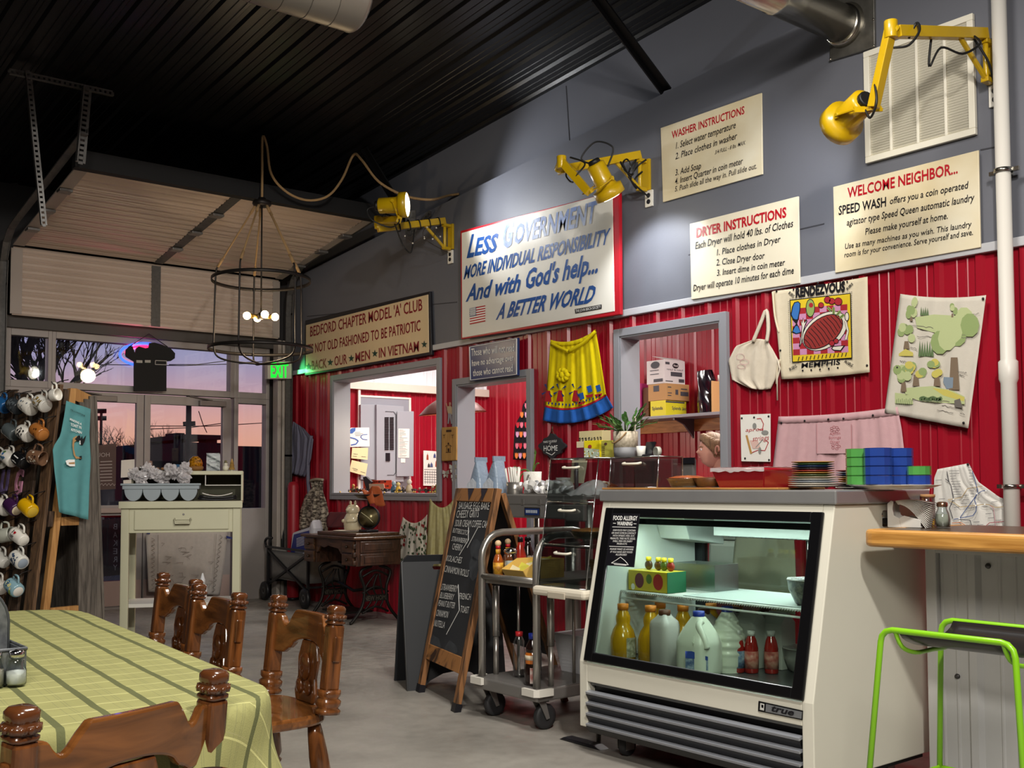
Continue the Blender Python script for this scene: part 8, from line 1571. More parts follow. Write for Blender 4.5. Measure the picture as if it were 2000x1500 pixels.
obj('walls',m,glassy('frosted','dfe8e4',.3,.3),t)
ar=thing('arrow_sticker','pale arrow sticker on the rear glass of the refrigerator','sticker',(-2.9,FB-.04,.8));c=at(1408,1115,y=FB-.034);m=MB().prism([c+V(p)for p in((-.09,0,-.016),(.03,0,-.016),(.03,0,-.034),(.07,0,0),(.03,0,.034),(.03,0,.016),(-.09,0,.016))],(0,.001,0));o=obj('arrow',m,mat('sticker_pale','c9d0cc',.5),ar)
mb_,fn=drape([(1440,1060),(1432,1110),(1425,1150)],[(1545,1060),(1548,1120),(1550,1225)],4.42,(3,.012),seed=71);
ct_=thing('canvas_apron','beige canvas apron hanging behind the refrigerator, seen through its rear glass','apron',at(1490,1220,y=4.4));a,b=at(1435,1050,y=4.42),at(1548,1050,y=4.42)
m=MB().grid(lambda u,v:V((lerp(a.x+.05*(1-v),b.x,u)-.03*v*(1-u),4.42-.02*math.sin(u*9+v*3),lerp(1.12,.55+.02*math.sin(u*5),v))),20,16);obj('cloth',m,cl('canvas_beige','b9b09a','a9a08a'),ct_,sol=.003);obj('hanger_rail',MB().cyl((a.x-.2,4.42,1.125),(b.x+.3,4.42,1.125),.01,n=8).cyl((a.x-.2,4.42,0),(a.x-.2,4.42,1.125),.01,n=8).cyl((b.x+.3,4.42,0),(b.x+.3,4.42,1.125),.01,n=8),steel_d,ct_)
TZ=1.159
o=obj('wooden_board',MB().box((fx0+.0,yf_(FT)-.006,TZ),(fx1-.25,yf_(FT)+.30,TZ+.008)),wood('board_pine','c08c50','a0703a',4,(1,6,6),.5,0),bev=.002);tag(o,'thin pale wooden board along the front of the refrigerator top','board');BZ=TZ+.0085
cs2=case('pastry_case','single-tier clear acrylic case on top of the refrigerator, a plant pot on its roof',fx0+.005,fx0+.305,yf_(FT)+.035,yf_(FT)+.20,BZ,1.305,[],.1)
pie(V((-3.10,3.45,BZ+.0005)),'orange-brown glazed pie in film behind the small wrapped dessert',.09,True,'6a2a14','b8622c')
t=thing('pie_tin','wrapped brown dessert in a clear dish beside the red baking dish','dessert',V((-3.02,3.42,BZ)))
c=V((-2.985,3.47,BZ+.0005));obj('dish',MB().lathe([(.06,0),(.065,.003),(.085,.04),(.088,.04)],c,n=24),glassy('dish_glass'),t);obj('dessert',MB().lathe([(.058,.004),(.078,.034),(.05,.042),(.0,.044)],c,n=22),mat('dessert_brown','8a4a24',.4,nz=(40,.2,'5a2a14')),t)
def reddish(x0,x1,y0,y1,label):
 t=thing('baking_dish',label,'baking dish',((x0+x1)/2,(y0+y1)/2,BZ));rm_=mat('ceramic_red','8c1420',.15,coat=.6);s=.022;h=.07;m=MB();m.box((x0+s,y0+s,BZ),(x1-s,y1-s,BZ+.006));p=[(x0+s,y0+s),(x1-s,y0+s),(x1-s,y1-s),(x0+s,y1-s)];q=[(x0,y0),(x1,y0),(x1,y1),(x0,y1)]
 for i in range(4):j=(i+1)%4;m.add([(*p[i],BZ),(*p[j],BZ),(*q[j],BZ+h),(*q[i],BZ+h)],[(0,1,2,3)])
 obj('dish',m,rm_,t,sol=.008,bev=.004);m=MB()
 m.tube([(*c_,BZ+h+.002)for c_ in q],.008,8,closed=True);obj('rim',m,rm_,t);m=MB().grid(lambda u,v:V((lerp(x0-.004,x1+.004,u),lerp(y0-.004,y1+.004,v),BZ+h+.012+.004*noise.noise(V((u*9,v*9,x0))))),20,14);m.grid(lambda u,v:V((lerp(x0-.005,x1+.005,u),y0-.008-.002*noise.noise(V((u*14,v*6,2))),BZ+h+.010-.016*v*(1+.6*noise.noise(V((u*9,1,1)))))),24,3);obj('film',m,film,t)
reddish(-2.92,-2.655,3.40,3.66,'wide glossy red baking dish under plastic film on the refrigerator top')
plc=['b8843c','3a5a34','2a3f6a','2c2c30','963030','b08040','4a5a3a','a89a80','c9c4b8','9fa8b4','d8d2c6','cfc8bc']
px_,py_=-2.50,3.50;zz=BZ;n=0
names=['white','cream','pale blue','ivory','tan','olive','gold','red','black','navy','green','amber']
for k in range(12):
 big=k<5;r=.095 if big else .082;cc=plc[::-1][k];h=.0088 if big else .009
 t=thing('plate','%s plate in the plate stack on the refrigerator top, %s from the bottom'%(names[k],['first','second','third','fourth','fifth','sixth','seventh','eighth','ninth','tenth','eleventh','twelfth'][k]),'plate',(px_,py_,zz),group='stacked plates');obj('plate',MB().lathe([(r*.6,0),(r*.62,.001),(r*.98,h*.72),(r,h*.9),(r*.98,h),(r*.6,.0045),(.0,.0045)],(px_,py_,zz),n=32),mat('glaze_plate_'+cc,cc,.2,coat=.4),t);zz+=h*.86+.0006
px2,py2=-2.46,3.73;zz=BZ-.0083
for k in range(9):
 cc=plc[::-1][(k*5+3)%12];t=thing('plate','%s from the bottom of the second plate stack, mostly hidden behind the green bowls'%['plate first','plate second','plate third','plate fourth','plate fifth','plate sixth','plate seventh','plate eighth','plate ninth'][k],'plate',(px2,py2,zz),group='stacked plates');obj('plate',MB().lathe([(.05,0),(.052,.001),(.08,.0065),(.082,.008),(.08,.009),(.05,.0045),(.0,.0045)],(px2,py2,zz),n=28),mat('glaze_plate_'+cc,cc,.2),t);zz+=.0084
pl_z=TZ;t=thing('platter','long white oval platter under the stacked bowls','platter',(-2.24,3.6,pl_z));m=MB();m.lathe([(.12,0),(.125,.002),(.165,.014),(.168,.016),(.163,.016),(.12,.006),(.0,.006)],(0,0,0),n=40);m.v=[V((-2.25+p.x*1.05,3.66+p.y*.85,pl_z+.001+p.z))for p in m.v];obj('dish',m,mat('porcelain','d8d6d0',.2,coat=.4),t)
def ramekin(x,y,zz,c,label,r=.046,h=.034):
 t=thing('ramekin',label,'bowl',(x,y,zz),group='stacked ramekins');obj('bowl',MB().lathe([(r*.92,0),(r,.003),(r,h-.003),(r*1.01,h),(r*.93,h),(r*.9,.006),(.0,.006)],(x,y,zz),n=12,sm=False),mat('ramekin_'+c,c,.25,coat=.4),t)
gz=pl_z+.0175;ordn=['bottom','second','third','top']
for k in range(4):
 ramekin(-2.355,3.585,gz+.0346*k,'4f9448','%s green bowl of the green stack beside the plates'%ordn[k]);ramekin(-2.255,3.56,gz+.0346*k,'24408c','%s blue bowl of the blue stack touching the green stack'%ordn[k],.05);ramekin(-2.225,3.665,gz+.0346*k,'24408c','%s blue bowl of the second blue stack'%ordn[k])
ramekin(-2.135,3.64,gz,'24408c','blue bowl under the single green bowl at the end of the platter',.042);ramekin(-2.135,3.64,gz+.0346,'4f9448','single green bowl on the short stack at the end of the platter',.042)
RZ2=1.306
c=at(1222,880,y=3.49);c.z=RZ2;t=thing('plant_pot','two-tone cement planter with a rope handle and glossy green plant','plant pot',c);r=.058;obj('pot',MB().lathe([(r*.97,.046),(r,.12),(r*.93,.12),(r*.9,.06)],c,n=28),mat('cement_cream','cfc4b0',.7,nz=(90,.1,'b5a994')),t);obj('pot_base',MB().lathe([(r*.92,0),(r*.97,.046)],c,n=28),mat('cement_grey','85868a',.7),t)
m=MB().tube(smooth_path([c+V((-.045,-.042,.07)),c+V((-.01,-.062,.068)),c+V((.03,-.056,.09)),c+V((.045,-.04,.115))],5),.0035,6);obj('rope_handle',m,rope,t);obj('tag',MB().prism([c+V((.03,.02,.12)),c+V((.058,.0,.12)),c+V((.062,.0,.18)),c+V((.045,.012,.188)),c+V((.034,.02,.175))],(.004,.004,0)),mat('cement_cream'.replace('cement_cream','cement_light'),'c9bfae',.7),t);obj('soil',MB().lathe([(.053,.112),(.0,.114)],c,n=18),mat('soil','2a2018',.9),t)
rr=random.Random(14);lm=mat('leaf_glossy','2f5a2a',.3,nz=(14,.3,'5a8a44'));m=MB();st_=MB()
for k in range(26):
 a=rr.uniform(0,6.283);e=rr.uniform(.25,1.25);L=rr.uniform(.07,.15);d=V((math.cos(a)*math.cos(e),math.sin(a)*math.cos(e),math.sin(e)));b=c+V((math.cos(a)*.02,math.sin(a)*.02,.115));mid=b+d*L*.55;tip=b+d*L+V((0,0,-.02*math.cos(e)));st_.tube([b,mid,tip],.003,4)
 for j in range(3):q=mid.lerp(tip,j/2.5);s=d.cross(Zu).normalized()*(.017 if j<2 else .012)*(1 if j%2 else-1);f=d*.028;nn2=V((0,0,.006));m.add([q,q+f*.4+s*.9+nn2,q+f*1.3+s*.8,q+f*1.5,q+f*.8-s*.35+nn2],[(0,1,2,3,4)])
obj('leaves',m,lm,t);obj('stalks',st_,mat('stalk_green','4c6a34',.5),t)
def teabox(x0,x1,y0,z0,h,d,mt,label,pr=None):
 t=thing('tea_box',label,'box',((x0+x1)/2,y0+d/2,z0));obj('box',MB().box((x0,y0,z0),(x1,y0+d,z0+h)),mt,t,bev=.001)
 if pr:pr(t,x0,x1,y0,z0,h)
 return t
a,b,c_,d=[at(p,880,y=3.56).x for p in(1126,1143,1174,1195)];hh=at(1160,861,y=3.56).z-RZ2
def pr1(t,x0,x1,y0,z0,h):
 m=MB()
 m.add([(x0+.002,y0-.001,z0+.002),(x1-.001,y0-.001,z0+.002),(x1-.001,y0-.001,z0+h*.66),(x0+.002,y0-.001,z0+h*.66)],[(0,1,2,3)],0);obj('panel',m,mat('tea_maroon','6a1c30',.5),t)
def pr2(t,x0,x1,y0,z0,h):
 m=MB().add([(x0+.002,y0-.001,z0+.002),(x1-.002,y0-.001,z0+.002),(x1-.002,y0-.001,z0+h*.5),(x0+.002,y0-.001,z0+h*.62)],[(0,1,2,3)],0);rr=random.Random(5)
 for k in range(26):q=(rr.uniform(x0+.006,x1-.006),rr.uniform(z0+.006,z0+h*.45));m.flat([(q[0]+.0045*math.cos(i*1.047),y0-.0018,q[1]+.0045*math.sin(i*1.047))for i in range(6)],1+k%2)
 m.flat([((x0+x1)/2-.012+.014*math.cos(i*.524),y0-.0022,z0+h*.68+.009*math.sin(i*.524))for i in range(12)],3);obj('print',m,[mat('tea_sky','b9c8b0',.5),white_ink,mat('tea_gold','c9a83c',.5),mat('tea_red','a0382c',.5)],t)
def pr3(t,x0,x1,y0,z0,h):
 m=MB()
 for k in range(6):m.box((x0+.006,y0-.0012,z0+.012+.009*k),(x0+.026,y0-.0004,z0+.014+.009*k))
 m.flat([((x0+x1)/2-.004+.011*math.cos(i*.524),y0-.0014,z0+h*.82+.006*math.sin(i*.524))for i in range(12)],0);obj('print',m,mat('tea_ink','5a3a34',.5),t)
def lidz(px):return at(px,893,y=3.56)
PZ=pz1+.001
teabox(a,b-.001,3.56,PZ,hh,.07,mat('tea_cream','cdbfa0',.5),'tea box with a maroon lower panel, first of the three on the acrylic roof',pr1);teabox(b,c_-.001,3.552,PZ,hh*1.02,.07,mat('tea_yellow','e0cf1c',.5),'bright yellow tea box with a flower picture between two others',pr2);teabox(c_,d,3.56,PZ,hh*.98,.07,mat('tea_olive','b5b04c',.5),'olive-green tea box nearest the planter',pr3)
t=thing('tea_box','cream box with dark botanical print standing behind the yellow tea box','box',at(1152,890,y=3.66));q0,q1_=at(1131,860,y=3.66),at(1176,840,y=3.66);obj('box',MB().box((q0.x,3.66,PZ),(q1_.x,3.72,q1_.z)),mat('tea_parchment','c4b88c',.5),t,bev=.001);m=MB();rr=random.Random(7)
for k in range(8):
 x_=lerp(q0.x+.008,q1_.x-.008,k/7);zb2=lerp(PZ,q1_.z,.55);m.bar((x_,3.6585,zb2),(x_+.003,3.6585,zb2+.03),.003,.001,(0,1,0))
 for j in range(3):m.flat([(x_+rr.uniform(-.007,.007)+.005*math.cos(i*1.047),3.6582,zb2+.008+.011*j+.004*math.sin(i*1.047))for i in range(6)])
obj('print',m,mat('tea_black','2a2c22',.6),t)
c=at(1252,885,y=3.49);c.z=RZ2;o=obj('paper_cup',MB().lathe([(.015,0),(.018,.002),(.022,.05),(.019,.05),(.014,.006),(.0,.006)],c,n=18),mat('cup_white','dcdad2',.5));tag(o,'small white cup beside the planter on the acrylic roof','cup')
c=at(1266,885,y=3.51);c.z=RZ2;t=thing('card_reader','small black card reader behind the white cup','card reader',c);obj('body',MB().prism([c+V(p)for p in((-.03,-.03,0),(.03,-.03,0),(.03,.035,0),(-.03,.035,0))],(0,0,.012)),sign_black,t,bev=.004);obj('screen',MB().obox(c+V((0,.01,.04)),(.028,0,0),(0,.012,.028),(0,.004,-.002)),mat('screen_dark','191a1e',.15),t)
c=at(1284,890,y=3.48);c.z=RZ2;o=obj('tape_roll',MB().lathe([(.022,-.01),(.022,.01),(.013,.01),(.013,-.01),(.022,-.01)],c+V((0,0,.0225)),(.3,1,0),20),mat('tape_pale','b9b9ae',.3));tag(o,'roll of clear tape standing on the acrylic roof','tape')
t=thing('monitor','grey-backed screen standing behind the single-tier acrylic case','monitor',(-3.0,4.6,1.0));q0,q1_=at(1322,950,y=4.5),at(1354,895,y=4.5);obj('back',MB().box((q0.x-.55,4.5,1.14),(q1_.x,4.53,q1_.z)),mat('monitor_grey','5d5a58',.5),t,bev=.01);obj('bracket',MB().box((q0.x+.02,4.49,q1_.z-.03),(q0.x+.14,4.4995,q1_.z+.004)),sign_black,t);obj('stand',MB().cyl((q0.x-.25,4.54,0),(q0.x-.25,4.54,1.2),.03,n=12),steel_d,t)
KX0,KX1,KY0,KY1,KZ=-2.255,.6,3.44,4.12,1.014
ba=thing('bar_counter','oak-edged bar counter over a white corrugated metal front','counter',((KX0+KX1)/2,3.9,0));oakl=wood('oak_edge','c9944c','a87434',5,(.7,8,8),.4,.3)
obj('top',MB().box((KX0+.045,KY0+.045,KZ-.05),(KX1,KY1,KZ)),mat('laminate_brown','4a3628',.3,nz=(3,.5,'3c2c20')),ba)
m=MB();rr_=.045;pts=[(KX1,KY0),(KX0+rr_,KY0)]+[(KX0+rr_-rr_*math.sin(a),KY0+rr_-rr_*math.cos(a))for a in(.4,.8,1.2)]+[(KX0,KY0+rr_),(KX0,KY1),(KX0+.044,KY1),(KX0+.044,KY0+.044),(KX1,KY0+.044)]
obj('edge',MB().prism([(x,y,KZ-.062)for x,y in pts],(0,0,.0635)),oakl,ba,bev=.014,seg=3)
wm_=mat('white_metal','c2c2c2',.4,nz=(3,.5,'a5a5a3'));m=MB();corr(m,KX0+.06,KX1,.02,KZ-.063,3.87,step=.2286);m.box((KX0+.02,3.89,0),(KX1,4.05,KZ-.063));obj('front_panel',m,wm_,ba)
obj('corner_trim',MB().box((KX0+.015,3.845,0),(KX0+.06,3.888,KZ-.0635)),mat('trim_white','bdbcba',.4),ba,bev=.004);obj('head_trim',MB().box((KX0+.06,3.845,KZ-.1),(KX1,3.868,KZ-.0635)),MATS['trim_white'],ba)
m=MB()
for x_ in(-2.0,-1.72,-1.44):m.lathe([(.011,0),(.009,.006),(.0,.007)],(x_,3.868,KZ-.14),(0,-1,0),10)
m.lathe([(.011,0),(.009,.006),(.0,.007)],(-2.13,3.868,.45),(0,-1,0),10);obj('screw',m,mat('screw_dark','4c4a4a',.4,metal=.6),ba)
def onb(px,py):p=at(px,py,z=KZ);return V((p.x,p.y,KZ+.001))
c=onb(1718,1029);t=thing('syrup_dispenser','dark syrup jar with a domed chrome lid on the bar counter','jar',c);obj('jar',MB().lathe([(.03,0),(.034,.004),(.034,.03),(.033,.036)],c,n=24),mat('jar_dark','0f0d0d',.1,coat=.5),t);obj('lid',MB().lathe([(.035,.034),(.036,.05),(.031,.062),(.016,.068),(.008,.07),(.007,.076),(.0,.077)],c,n=24),chrome,t)
c=onb(1772,1031);nh=thing('napkin_holder','white plastic holder stuffed with folded paper napkins on the bar counter','napkin holder',c);whp=mat('holder_white','dcdad4',.35);e_=V((.98,.2,0)).normalized();f_=V((-e_.y,e_.x,0))
def NB(a,b,h):return c+e_*a+f_*b+Zu*h
m=MB()
for b in(0,.075):m.prism([NB(-.075,b,0),NB(-.025,b,0),NB(-.03,b,.035),NB(-.05,b,.045),NB(-.055,b,.07),NB(-.05,b,.098),NB(-.06,b,.102),NB(-.075,b,.09)],f_*.005);m.prism([NB(-.025,b,0),NB(.05,b,0),NB(.05,b,.03),NB(-.012,b,.045),NB(-.03,b,.035)],f_*.005)
m.prism([NB(-.075,.005,0),NB(.05,.005,0),NB(.05,.075,0),NB(-.075,.075,0)],Zu*.005).prism([NB(-.075,.005,.005),NB(-.075,.075,.005),NB(-.075,.075,.09),NB(-.075,.005,.09)],e_*.004);obj('holder',m,whp,nh,bev=.002)
npk=mat('napkin','e6e3dc',.85)
for k in range(14):
 u=k/13;m=MB().grid(lambda s,v:NB(-.045+.01*u+(.135-.03*u)*s,.004+.066*v,.100+.012*math.sin(min(1,s*1.6)*1.57)-.001*k-(.02+.085*u)*(s**1.5)),10,3);o=obj('napkin',m,npk,sol=.0012);tag(o,'folded white paper napkin fanned in the white napkin holder','napkin','napkins in the holder')
c=onb(1841,1031);t=thing('salt_shaker','glass shaker with a chrome cap beside the napkin holder on the bar','shaker',c);obj('glass',MB().lathe([(.024,0),(.028,.003),(.029,.03),(.024,.055),(.017,.07),(.018,.08)],c,n=20),glassy('jar_glass','e8eeee',.1),t);obj('filling',MB().lathe([(.023,.004),(.026,.03),(.022,.05),(.0,.052)],c,n=18),mat('fill_salt','b9b8a8',.8),t);obj('cap',MB().lathe([(.0185,.078),(.02,.082),(.02,.093),(.014,.097),(.0,.098)],c,n=20),mat('cap_copper','a8846c',.25,metal=.9),t)
c=onb(1828,1029)+V((-.03,.03,0));o=obj('pepper_packet',MB().box(c+V((-.012,0,0)),c+V((.012,.008,.03))),mat('packet_dark','4c4038',.4,nz=(80,.1,'c8a040')),bev=.001);tag(o,'small dark packet tucked between the napkins and the shaker','packet')
straws(1790,4.0,KZ+.001,46,.15,5.5,'white paper-wrapped straw in the clear jar on the bar','straws on the bar',8,'clear jar packed with straws behind the napkin holder')
c=at(1812,966,y=3.93);t=thing('cork_lid','round cork lid leaning behind the napkin holder','lid',c);obj('lid',MB().lathe([(.026,0),(.028,.003),(.028,.012),(.0,.013)],(c.x,3.93,KZ+.112),n=20),mat('cork','a0764c',.8),t);obj('jar',MB().lathe([(.022,.0),(.026,.004),(.026,.111)],(c.x,3.93,KZ+.001),n=20),glassy('jar_glass'),t)
lime=mat('lime_green','84c41c',.35,coat=.4);sb_=mat('seat_black','1b1a1c',.35,coat=.2);sA,sB=at(1722,1232,y=2.95),at(1983,1266,y=2.95);hz_=.735
so=thing('bar_stool','lime-green wire bar stool with a black curved seat in front of the bar','stool',((sA.x+sB.x)/2,3.1,0));x0,x1=sA.x,sB.x
def hoopf(y,dy):r=.04;return[(x0-.055,y+dy,.012),(x0-.004,y,hz_-r)]+[(x0-.004+r*(1-math.cos(a)),y,hz_-r+r*math.sin(a))for a in(.5,1.0,1.5708)]+[(x1-r,y,hz_)]+[(x1-r*(1-math.sin(a)),y,hz_-r*(1-math.cos(a)))for a in(.5,1.0,1.5708)]+[(x1+.055,y+dy,.012)]
obj('front_frame',MB().tube(hoopf(2.95,-.05),.0095,10),lime,so);obj('rear_frame',MB().tube(hoopf(3.30,.05),.0095,10),lime,so)
zf_=.245;k=1-zf_/hz_;fr_=[(x0-.055*k+.0,2.95-.05*k,zf_),(x1+.055*k,2.95-.05*k,zf_),(x1+.055*k,3.30+.05*k,zf_),(x0-.055*k,3.30+.05*k,zf_)];obj('footrest',MB().tube(fr_,.008,8,closed=True),lime,so)
for x_ in(x0+.045,x1-.035):obj('seat_rod',MB().tube(smooth_path([(x_,2.95,hz_),(x_+.01,2.97,hz_-.05),(x_+.02,3.03,hz_-.072),(x_+.02,3.125,hz_-.072),(x_+.02,3.22,hz_-.072),(x_+.01,3.28,hz_-.05),(x_,3.30,hz_)],4),.007,8),lime,so)
m=MB().grid(lambda u,v:V((lerp(x0+.05,x1-.045,u),lerp(2.965,3.285,v),hz_-.002-.052*math.sin(math.pi*v)**.6)),10,16);obj('seat',m,sb_,so,sol=.012)
# ================================================================ DINING TABLE, CHAIRS, TABLETOP THINGS
oakm=wood('oak_brown','7a4822','42240e',5,(6,6,1),.25,.5,(.3,.7));oakh=wood('oak_panel','7c4c24','4a2a0f',4,(1,6,6),.22,.6,(.3,.7));oakdk=mat('oak_carved','4a2814',.22,coat=.6,nz=(8,.5,'5c3418'))
TA=math.radians(-4.4);ta_e=V((math.cos(TA),math.sin(TA),0));ta_n=V((-ta_e.y,ta_e.x,0));TC=V((-3.22,.64,0));HL,HW,TT=1.08,.53,.715
def TP(s,t,h=0):return TC+ta_e*s+ta_n*t+Zu*h
dt=thing('dining_table','oak dining table hidden under a green striped tablecloth','table',TC)
def rrect(hl,hw,r,n=8):return[((hl-r)*sx+r*math.cos(a+b),(hw-r)*sy+r*math.sin(a+b))for sx,sy,b in((1,1,0),(-1,1,math.pi/2),(-1,-1,math.pi),(1,-1,1.5*math.pi))for a in[math.pi/2*i/n for i in range(n+1)]]
obj('tabletop',MB().prism([TP(s,t,TT-.03)for s,t in rrect(HL-.006,HW-.006,.22)],(0,0,.028)),oakh,dt);obj('apron',MB().prism([TP(s,t,TT-.11)for s,t in rrect(HL-.2,HW-.15,.1)],(0,0,.08)),oakm,dt)
for s in(-.62,.62):
 obj('pedestal',MB().prism([TP(s-.05,-.09,.08),TP(s+.05,-.09,.08),TP(s+.05,.09,.08),TP(s-.05,.09,.08)],(0,0,TT-.19)),oakm,dt,bev=.01);obj('foot',MB().prism([TP(s-.045,-.33,0),TP(s-.045,.33,0),TP(s-.045,.33,.04),TP(s-.045,.1,.10),TP(s-.045,-.1,.10),TP(s-.045,-.33,.04)],ta_e*.09),oakm,dt,bev=.008)
obj('stretcher',MB().bar(TP(-.6,0,.2),TP(.6,0,.2),.05,.1),oakm,dt)
CL,CW=HL+.11,HW+.16;R0=.22
def clothp(u,v):
 s,t=lerp(-CL,CL,u),lerp(-CW,CW,v);qs,qt=abs(s)-(HL-R0),abs(t)-(HW-R0)
 d=math.hypot(max(qs,0),max(qt,0))+min(max(qs,qt),0)-R0
 wv=.0022*noise.noise(V((s*5,t*5,0)))+.0012*noise.noise(V((s*14,t*14,1)))
 if d<=0:return TP(s,t,TT+.005+wv)
 if qs>0 and qt>0:L=math.hypot(qs,qt);bs,bt=(HL-R0+qs/L*R0),(HW-R0+qt/L*R0);ns,nt2=qs/L,qt/L
 elif qs>qt:bs,bt,ns,nt2=HL,abs(t),1,0
 else:bs,bt,ns,nt2=abs(s),HW,0,1
 sg,tg=(1 if s>0 else-1),(1 if t>0 else-1);th=min(1,d/.035);dr=max(0,d-.012)
 ang=math.atan2(bt*tg,bs*sg);corner=1 if(qs>0 and qt>0)else 0
 o=.012*math.sin(th*1.57)+.16*dr*(.5+.5*math.sin(ang*9+s*16+t*15+1))*min(1,dr*9)+.05*dr
 return TP((bs+ns*o)*sg,(bt+nt2*o)*tg,TT+.005-.010*(1-math.cos(th*1.57))-dr*(.98)+wv*0)
nu,nv=150,84;cb=MB().grid(clothp,nu,nv)
m_=bpy.data.materials.new('cloth_green');m_.use_nodes=True;t=m_.node_tree;b=t.nodes['Principled BSDF'];b.inputs['Roughness'].default_value=.85;b.inputs['Specular IOR Level'].default_value=.2
uvn=t.nodes.new('ShaderNodeUVMap');sx=t.nodes.new('ShaderNodeSeparateXYZ');t.links.new(uvn.outputs[0],sx.inputs[0])
def mth(op,a,b=None,c=None):
 n=t.nodes.new('ShaderNodeMath');n.operation=op
 for i,q in enumerate((a,b,c)):
  if q is None:continue
  if isinstance(q,(int,float)):n.inputs[i].default_value=q
  else:t.links.new(q,n.inputs[i])
 return n.outputs[0]
def stripe(c,per,off,w):f=mth('FRACT',mth('MULTIPLY_ADD',c,1/per,off));return mth('LESS_THAN',mth('ABSOLUTE',mth('SUBTRACT',f,.5)),w/per/2)
cur=None
def layer(fac,col):
 global cur
 n=t.nodes.new('ShaderNodeMix');n.data_type='RGBA';t.links.new(fac,n.inputs[0])
 if cur is None:n.inputs[6].default_value=(*lin('93925f'),1)
 else:t.links.new(cur,n.inputs[6])
 n.inputs[7].default_value=(*lin(col),1);cur=n.outputs[2]
S_,T_=sx.outputs[0],sx.outputs[1]
for o_ in(.40,.46,.62):layer(stripe(T_,.105,o_,.0016),'84845a')
layer(stripe(S_,.085,.2,.005),'b9b77c');layer(stripe(S_,.085,.33,.002),'999668');layer(stripe(T_,.105,.0,.016),'5c5f3e')
nz_=t.nodes.new('ShaderNodeTexNoise');nz_.inputs['Scale'].default_value=9;t.links.new(uvn.outputs[0],nz_.inputs['Vector']);hs2=t.nodes.new('ShaderNodeHueSaturation');t.links.new(cur,hs2.inputs['Color']);t.links.new(mth('MULTIPLY_ADD',nz_.outputs['Fac'],.3,.85),hs2.inputs['Value']);t.links.new(hs2.outputs[0],b.inputs['Base Color'])
wv=t.nodes.new('ShaderNodeTexNoise');wv.inputs['Scale'].default_value=300;t.links.new(uvn.outputs[0],wv.inputs['Vector']);bp=t.nodes.new('ShaderNodeBump');bp.inputs['Strength'].default_value=.25;bp.inputs['Distance'].default_value=.003;n2=t.nodes.new('ShaderNodeTexNoise');n2.inputs['Scale'].default_value=13;n2.inputs['Detail'].default_value=5;t.links.new(uvn.outputs[0],n2.inputs['Vector']);t.links.new(mth('MULTIPLY_ADD',n2.outputs['Fac'],1.6,wv.outputs['Fac']),bp.inputs['Height']);t.links.new(bp.outputs[0],b.inputs['Normal'])
co=obj('tablecloth',cb,m_);tag(co,'olive-green tablecloth with dark green stripes and pale checks over the dining table','tablecloth')
uv=co.data.uv_layers.new(name='UVMap');k=nu+1
for lp in co.data.loops:i=lp.vertex_index;uv.data[lp.index].uv=(lerp(-CL,CL,(i%k)/nu),lerp(-CW,CW,(i//k)/nv))
